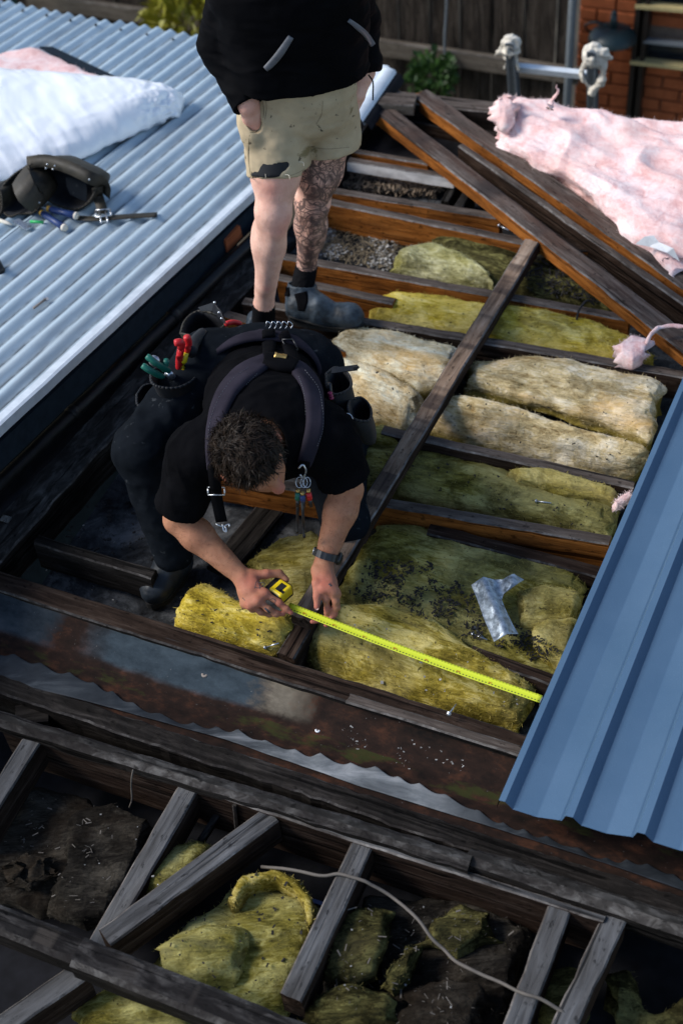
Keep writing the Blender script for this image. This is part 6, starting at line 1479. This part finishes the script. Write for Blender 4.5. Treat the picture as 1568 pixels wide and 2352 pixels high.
# trousers
KR, AR = U(330, 1030, 0.37), U(398, 1268, 0.00); KL, AL = U(790, 1195, 0.065), A3(0.06, 3.38, 0.0)
hipR, hipL = AT(488, 850, 4.36), AT(700, 850, 4.42)
pts = np.array([KR, AR, KL, AL, hipR, hipL, hips])
s = SDF(pts.min(0) - 0.17, pts.max(0) + 0.17, 0.0065)
s.cone(hipR, hipL, 0.125, 0.125, 0.05); s.cone(hips - axs*0.02, hips - bnr*0.10 - axs*0.10, 0.14, 0.15, 0.05, lat, 1.25)
s.cone(hipR, KR, 0.122, 0.088, 0.04); s.cone(KR, AR, 0.088, 0.068, 0.04); s.ell(KR, (0.082, 0.082, 0.08), None, 0.03)
s.cone(hipL, KL, 0.112, 0.076, 0.04); s.cone(KL, AL, 0.07, 0.055, 0.04)
def foldp(V, N): return 0.009*(0.3 - np.abs(fbm(V, 11, 3, 35))*1.4) + 0.006*fbm(V, 7, 2, 36)
po, PV, PF = sdf_obj('trousers', s, 'trouser', cr, foldp, 1)
boot(cr, U(432, 1300, -0.138), U(342, 1398, -0.138), AR - A3(0, 0, 0.03), 'bootdark', 3)
boot(cr, A3(0.04, 3.42, -0.10), A3(0.08, 3.30, -0.135), A3(0.06, 3.40, 0.0), 'bootdark', 4)
# padded belt and braces
bc = hips + axs*0.045 + bnr*0.005; rows = []
for q in np.linspace(0, 2*math.pi, 48):
    r0 = lat*math.cos(q)*0.186 + bnr*math.sin(q)*0.124; o_ = unit(r0)
    rows.append([bc + r0 - axs*0.055, bc + r0 + o_*0.010 - axs*0.04, bc + r0*1.01 + o_*0.011 + axs*0.03, bc + r0*0.99 + axs*0.045])
V, F = loft(rows, False, True); V += (0.003*fbm(V, 14, 2, 5))[:, None]*bnr
belt = obj('padded_belt', V, F, M['brace'], cr)
tsf = surf_tree(to, belt)
br = ribbon('brace', tsf, [(612, 832), (580, 848), (552, 868), (524, 902), (505, 945), (493, 985), (488, 1030), (489, 1075)], [30, 40, 42, 41, 38, 36, 33, 28], 'brace', cr, 0.004, 0.012, 46, 8)
br2 = ribbon('brace', tsf, [(668, 838), (692, 858), (711, 886), (721, 928), (722, 975), (712, 1020), (698, 1062)], [27, 36, 40, 41, 41, 37, 32], 'brace', cr, 0.004, 0.012, 46, 8)
ribbon('brace_plate', tsf, [(606, 832), (640, 838), (676, 846)], [26, 34, 28], 'web', cr, 0.014, 0.008, 16, 6)
ribbon('brace_label', tsf, [(630, 829), (646, 832), (657, 835)], 8, 'brass', cr, 0.024, 0.002, 10, 3)
ribbon('back_strap', tsf, [(616, 764), (618, 795), (612, 825)], [29, 31, 20], 'web', cr, 0.006, 0.006, 16, 5)
ribbon('back_strap', tsf, [(650, 768), (662, 800), (675, 838)], [22, 24, 30], 'web', cr, 0.006, 0.006, 16, 5)
def stitch(name, pts, c='rag'):
    C_ = catmull(np.array(pts, float), 60); b = MB()
    for i in range(0, 60, 2):
        h, g = tsf2(*C_[i]), tsf2(*C_[min(i+1, 59)])
        if h and g: b.tube([h[0] + h[1]*0.0008, h[0] + (g[0]-h[0])*0.9 + g[1]*0.0008], 0.0008, 4)
    if b.V: o = b.build(name, M['pocket'], cr); o['kind'] = 'stuff'
tsf2 = surf_tree(br, br2)
stitch('stitching', [(590, 858), (562, 888), (540, 925), (528, 970), (517, 1000)]); stitch('stitching', [(569, 845), (533, 872), (503, 915), (484, 965), (477, 1020)])
stitch('stitching', [(686, 865), (697, 895), (702, 935), (700, 985), (690, 1020)]); stitch('stitching', [(700, 850), (730, 890), (740, 935), (741, 985), (728, 1025)])
def buckle(c, ux, uy, a, bb, r_, mt='steel', name='buckle', par=cr):
    b = MB(); P_ = [c + ux*a*sx + uy*bb*sy for sx, sy in ((-1, -1), (1, -1), (1, 1), (-1, 1))]
    for i in range(4): b.tube([P_[i], P_[(i+1) % 4]], r_, 6)
    return b.build(name, M[mt], par, smooth=True)
h = tsf(662, 802); buckle(h[0] + h[1]*0.016, unit(RV*0.45 - UV*0.9), unit(RV), 0.018, 0.017, 0.0025, 'blackpl')
b = MB(); h = tsf(634, 762); c = (h[0] if h else AT(634, 762, 4.2)) + (h[1] if h else -VIEW)*0.018
for k in range(5): b.tube(catmull([c + RV*(-0.035 + 0.017*k), c + RV*(-0.03 + 0.017*k) + UV*0.014 - VIEW*0.01, c + RV*(-0.018 + 0.017*k) + UV*0.004, c + RV*(-0.025 + 0.017*k) - UV*0.008], 8), 0.0018, 5)
b.build('clip', M['steel'], cr, smooth=True)
# front straps hanging free below the chest
def freestrap(pts, wd, mt, name): return strap(cr, pts, wd, mt, name, up=-VIEW, th=0.004, n=20)
fs1 = freestrap([AT(490, 1070, 3.80), AT(494, 1110, 3.86), AT(499, 1150, 3.95), AT(509, 1198, 4.02)], 0.034, 'web', 'front_strap')
buckle(AT(497, 1128, 3.885), unit(RV), unit(UV*0.9), 0.024, 0.011, 0.0022)
b = MB(); p = AT(511, 1203, 4.02); b.tube(catmull([p - RV*0.02, p + UV*-0.008, p + RV*0.02, p + RV*0.02 - UV*0.01], 8), 0.003, 6); b.tube(catmull([p, p + RV*0.004 - UV*0.02, p + RV*0.012 - UV*0.024, p + RV*0.008 - UV*0.006], 10), 0.0026, 6); b.build('clip', M['steel'], cr, smooth=True)
fs2 = freestrap([AT(700, 1060, 3.83), AT(697, 1080, 3.86), AT(694, 1100, 3.9)], 0.03, 'web', 'front_strap')
# watch
wd_ = unit(WL - EL); wc = WL - wd_*0.030; wx = unit(np.cross(wd_, VIEW)); wy = np.cross(wd_, wx); rows = []
for q in np.linspace(0, 2*math.pi, 33):
    o_ = wx*math.cos(q)*0.0365 + wy*math.sin(q)*0.0335; t = 0.004 + 0.0012*(int(q*5) % 2)
    rows.append([wc + o_ - wd_*0.011, wc + o_*(1 + t/0.034) - wd_*0.011, wc + o_*(1 + t/0.034) + wd_*0.011, wc + o_ + wd_*0.011])
V, F = loft(rows, False, True); wa = obj('watch', V, F, M['blackpl'], cr, smooth=False)
sgn = 1 if np.dot(wx, RV) > 0 else -1
s = SDF(wc - 0.07, wc + 0.07, 0.003); cc = wc + wx*sgn*0.040 + VIEW*0.004
s.ell(cc, (0.011, 0.021, 0.021), np.array([wx, wy, wd_]), 0.004); sdf_obj('watch_case', s, 'blackpl', wa, None, 1)
buckle(wc - wx*sgn*0.041, wd_, wy, 0.009, 0.008, 0.0016, 'steel', 'watch_buckle', wa)

# pouches on the belt
def PX(x, y, dep): return AT(250.9 + x*0.4, 690 + y*0.4, dep)
pouch(cr, [PX(240, 400, 4.18), PX(330, 380, 4.30), PX(470, 400, 4.32), PX(490, 450, 4.2), PX(400, 500, 4.14), PX(300, 500, 4.12), PX(245, 470, 4.13)], A3(0.02, 0.05, -0.20), 'inner', 'tool_pouch', 0.6, 11, 28)
pouch(cr, [PX(160, 540, 4.24), PX(200, 490, 4.30), PX(260, 490, 4.34), PX(270, 550, 4.30), PX(220, 620, 4.22), PX(165, 600, 4.22)], A3(0.0, 0.05, -0.16), 'inner', 'tool_pouch', 0.6, 12, 24)
pouch(cr, [PX(1245, 420, 4.20), PX(1300, 385, 4.26), PX(1370, 420, 4.24), PX(1385, 500, 4.16), PX(1300, 540, 4.12), PX(1250, 500, 4.12)], A3(0.02, 0.0, -0.20), 'inner', 'tool_pouch', 0.7, 13, 28)
pouch(cr, [PX(1380, 570, 4.18), PX(1450, 560, 4.22), PX(1500, 620, 4.20), PX(1490, 690, 4.12), PX(1400, 680, 4.08), PX(1370, 620, 4.10)], A3(0.02, 0.02, -0.14), 'inner', 'tool_pouch', 0.7, 14, 26)
pouch(cr, [PX(1290, 640, 4.10), PX(1330, 620, 4.12), PX(1370, 700, 4.10), PX(1360, 760, 4.05), PX(1320, 720, 4.05)], A3(0.03, 0.02, -0.10), 'inner', 'tool_pouch', 0.7, 15, 22)
b = MB(); c = PX(1365, 685, 4.02); b.tube(catmull([c + RV*0.016*math.cos(q) + UV*0.018*math.sin(q) for q in np.linspace(0, 6.28, 14)], 30), 0.0022, 6); b.build('ring', M['steel'], cr, smooth=True)
# leather holder standing up behind the belt
hl = pouch(cr, [PX(410, 190, 4.46), PX(440, 110, 4.52), PX(520, 60, 4.56), PX(630, 90, 4.50), PX(665, 140, 4.44), PX(600, 180, 4.40), PX(540, 170, 4.38), PX(480, 200, 4.40)], A3(0.02, 0.04, -0.16), 'leather', 'leather_holder', 0.7, 16, 30)
P_ = [PX(510, 40, 4.50), PX(600, 10, 4.50), PX(640, 60, 4.44), PX(670, 140, 4.38), PX(590, 60, 4.44), PX(525, 60, 4.46)]
V = np.array(P_); V = np.vstack([V, V + VIEW*0.006]); obj('flap', V, [(0, 1, 4, 5), (1, 2, 3, 4), (11, 10, 7, 6), (10, 9, 8, 7), (0, 6, 7, 1), (1, 7, 8, 2), (2, 8, 9, 3), (5, 11, 6, 0)], M['inner'], hl, smooth=False)
b = MB()
for x, y in ((605, 12), (630, 70), (645, 105), (565, 215)): b.ball(PX(x, y, 4.37), 0.005, 0, 6, 4)
b.build('rivet', M['steel'], hl, smooth=True)
b = MB(); h = [PX(470, 300, 4.2), PX(490, 240, 4.25), PX(540, 190, 4.3)]; b.tube(catmull(h, 10), 0.02, 8); b.build('belt_roll', M['inner'], cr, smooth=True)
# tools carried in the pouches
def tool(name, label, cat, origin): return empty(name, origin, label, cat)
pl_ = tool('pliers', 'green handled pliers sticking out of the left hand pouch', 'pliers', PX(330, 400, 4.1))
for a, c, e in (((215, 318), (270, 360), (345, 405)), ((190, 372), (240, 405), (310, 440)), ):
    b = MB(); b.tube(catmull([PX(*a, 4.10), PX(*c, 4.11), PX(*e, 4.16)], 12), [0.008] + [0.0105]*10 + [0.009], 8); b.build('handle', M['green'], pl_, smooth=True)
b = MB(); b.tube([PX(330, 345, 4.13), PX(318, 400, 4.17)], 0.010, 8); b.build('handle_tip', M['green'], pl_, smooth=True)
b = MB(); b.tube([PX(258, 345, 4.12), PX(262, 350, 4.15)], 0.017, 12); b.tube([PX(340, 420, 4.16), PX(380, 450, 4.25)], 0.012, 8); b.build('jaw', M['steel'], pl_, smooth=True)
cu = tool('snips', 'red handled snips with a yellow latch in the left hand pouch', 'snips', PX(410, 390, 4.2))
b = MB(); b.tube(catmull([PX(375, 245, 4.12), PX(415, 245, 4.13), PX(405, 320, 4.18), PX(402, 395, 4.24)], 16), [0.009] + [0.012]*14 + [0.010], 8); b.build('handle', M['red'], cu, smooth=True)
b = MB(); b.tube(catmull([PX(445, 205, 4.16), PX(455, 250, 4.18), PX(440, 300, 4.2)], 10), [0.011, *[0.012]*8, 0.010], 8); b.build('handle', M['red'], cu, smooth=True)
b = MB(); b.tube([PX(440, 300, 4.19), PX(428, 350, 4.20), PX(425, 390, 4.22)], [0.010, 0.011, 0.009], 8); b.build('latch', M['yel'], cu, smooth=True)
b = MB(); b.tube(catmull([PX(670, 135, 4.40), PX(710, 125, 4.42), PX(760, 135, 4.44)], 10), [0.009]*9 + [0.006], 8); tag(b.build('red_handle', M['red'], smooth=True), 'red tool handle lying behind the crouching man\'s belt', 'tool')
kn = tool('knife', 'black utility knife sticking out of the right hand pouch', 'knife', PX(1300, 420, 4.1))
b = MB(); p, q = PX(1275, 405, 4.10), PX(1425, 385, 4.10); b.box((p+q)/2, (q-p)/2, UV*0.008, VIEW*0.011); b.build('handle', M['blackpl'], kn)
b = MB(); b.tube([PX(1400, 390, 4.09), PX(1434, 382, 4.09)], [0.009, 0.004], 6); b.build('slider', M['sole'], kn)
mk = tool('felt_pen', 'dark pen with pink bands in the right hand pouch', 'pen', PX(1265, 520, 4.08))
b = MB(); b.tube([PX(1262, 475, 4.08), PX(1278, 580, 4.12)], 0.007, 8); b.build('barrel', M['blackpl'], mk, smooth=True)
for k in range(3): b = MB(); p = PX(1266 + k*4, 530 + k*14, 4.075); b.tube([p, p + (PX(1278, 580, 4.12)-PX(1262, 475, 4.08))*0.05], 0.0078, 8); b.build('band', M['magenta'], mk, smooth=True)
# ring of driver bits hanging from the brace
kr = tool('bit_ring', 'ring of coloured driver bits hanging from the crouching man\'s front strap', 'driver bits', PX(1110, 1000, 3.85))
b = MB()
for dx in (-14, 12, 30): 
    c = PX(1105 + dx, 1045, 3.86); b.tube(catmull([c + RV*0.010*math.cos(q) + UV*0.015*math.sin(q) for q in np.linspace(0, 6.28, 12)], 24), 0.0014, 5)
b.tube(catmull([PX(1085, 965, 3.82), PX(1110, 945, 3.82), PX(1128, 975, 3.83), PX(1115, 1020, 3.85), PX(1095, 1000, 3.84)], 20), 0.003, 6); b.build('ring', M['steel'], kr, smooth=True)
for x, y, x2, y2, m_ in ((1083, 1105, 1082, 1140, 'green'), (1108, 1120, 1112, 1150, 'bluepl'), (1143, 1105, 1150, 1140, 'red')):
    p, q = PX(x, y, 3.87), PX(x2, y2, 3.89); b = MB(); b.tube([p + UV*0.012, p], 0.0065, 8); b.build('bit_neck', M['brass'], kr, smooth=True)
    b = MB(); b.tube([p, q], 0.0085, 8); b.build('bit_sleeve', M[m_], kr, smooth=True); b = MB(); b.tube([q, q + (q-p)*1.2], 0.006, 6); b.build('bit', M['blackpl'], kr, smooth=True)
for a, c in (((1083, 1145), (1078, 1335)), ((1108, 1155), (1118, 1360))):
    p, q = PX(*a, 3.89), PX(*c, 4.02); b = MB(); b.tube([p, p + (q-p)*0.5, p + (q-p)*0.93, p + (q-p)*0.94, q], [0.005, 0.0045, 0.0035, 0.0055, 0.004], 6); b.build('long_bit', M['blackpl'], kr, smooth=True)
# tape measure: case in the right hand, blade drawn out to the blue sheet
tm = tool('tape_measure', 'yellow and black tape measure with its blade drawn out to the blue sheet', 'tape measure', HC(690, 610, 0.09))
c = HC(688, 612, 0.120); a1 = unit(HC(610, 700, .12) - HC(715, 605, .12)); a2 = unit(HC(800, 672, .12) - HC(715, 605, .12)); a2 = unit(a2 - np.dot(a2, a1)*a1); a3 = np.cross(a1, a2); a3 = a3 if a3[2] > 0 else -a3
def rbox(c, h, k_, mt, nm, par, r_=0.010):
    s = SDF(c - 0.06, c + 0.06, 0.0024); hx, hy, hz = h
    for sz in (-1, 1):
        P4 = [c + a1*(hx-r_)*x + a2*(hy-r_)*y + a3*(hz-r_)*sz for x, y in ((-1, -1), (1, -1), (1, 1), (-1, 1))]
        for i in range(4): s.cone(P4[i], P4[(i+1) % 4], r_, r_, 0.002)
    sl, g = s.sub(c - 0.055, c + 0.055); q = g - c.astype(np.float32)
    e = np.maximum(np.maximum(np.abs(q @ a1) - hx + (r_ if r_ < .02 else 0)*0.0, np.abs(q @ a2) - hy), np.abs(q @ a3) - hz)
    cr_ = np.stack([np.abs(q @ a1) - (hx-r_), np.abs(q @ a2) - (hy-r_), np.abs(q @ a3) - (hz-r_)], -1); d_ = np.linalg.norm(np.maximum(cr_, 0), axis=-1) + np.minimum(cr_.max(-1), 0) - r_
    s.put(sl, d_.astype(np.float32), 0.0); return sdf_obj(nm, s, mt, par, None, 0)[0]
case = rbox(c, (0.032, 0.034, 0.024), 0, 'blackpl', 'case', tm)
rbox(c + a3*0.007 + a2*0.010, (0.0275, 0.0255, 0.0195), 0, 'yel', 'case_cover', tm, 0.008)
b = MB(); lc = c + a3*0.0268 + a2*0.012; b.box(lc, a1*0.015, a2*0.0105, a3*0.0008); b.box(lc + a2*0.0135 + a1*0.010, a1*0.0045, a2*0.008, a3*0.0008); b.build('case_label', M['blackpl'], tm)
t0, t1 = HC(785, 770, 0.094), U(1242, 1607, 0.075); n = 60; L = np.linalg.norm(t1-t0); tx, ty, tz = frame(t1-t0); rows = []
ty2 = -ty
for i in range(n+1):
    X = L*i/n; sag = -0.010*math.sin(math.pi*i/n)
    tw = 0.10*math.sin(2.2*i/n + 0.4)
    rows.append([(X, y, sag + z + y*tw) for y, z in [(w_*0.0127, 0.0028*(w_*w_)) for w_ in (-1, -.6, -.2, .2, .6, 1)]] + [(X, y, sag + z + y*tw - 0.0006) for y, z in [(w_*0.0127, 0.0028*(w_*w_)) for w_ in (1, .6, .2, -.2, -.6, -1)]])
V, F = loft(rows); link('blade', mesh_of('blade', V, F, M['tape']), tm, mw=mat4(t0, tx, ty, tz))
b = MB(); b.box(t1 - tz*0.008, tx*0.001, ty*0.012, tz*0.009); b.build('end_hook', M['steel'], tm)
# red hundreds printed on the blade, read from the man's side
for k_, num in enumerate(('1300', '1200', '1100', '1000', '900', '800', '700')):
    X0 = 0.058 + 0.1*k_
    if X0 > L - 0.03: break
    cu_ = bpy.data.curves.new('number', 'FONT'); cu_.body = num; cu_.size = 0.0075; cu_.align_x = 'CENTER'; cu_.align_y = 'CENTER'
    to_ = bpy.data.objects.new('number', cu_); col.objects.link(to_); bpy.context.view_layer.update()
    me_ = bpy.data.meshes.new_from_object(to_.evaluated_get(bpy.context.evaluated_depsgraph_get())); bpy.data.objects.remove(to_)
    for v in me_.vertices:
        X, y = X0 - v.co.x, -0.002 - v.co.y; i = X/L*n
        v.co = (X, y, -0.010*math.sin(math.pi*i/n) + 0.0028*(y/0.0127)**2 + y*0.10*math.sin(2.2*i/n + 0.4) + 0.0005)
    me_.materials.clear(); me_.materials.append(M['red']); link('printed_number', me_, tm, mw=mat4(t0, tx, ty, tz))
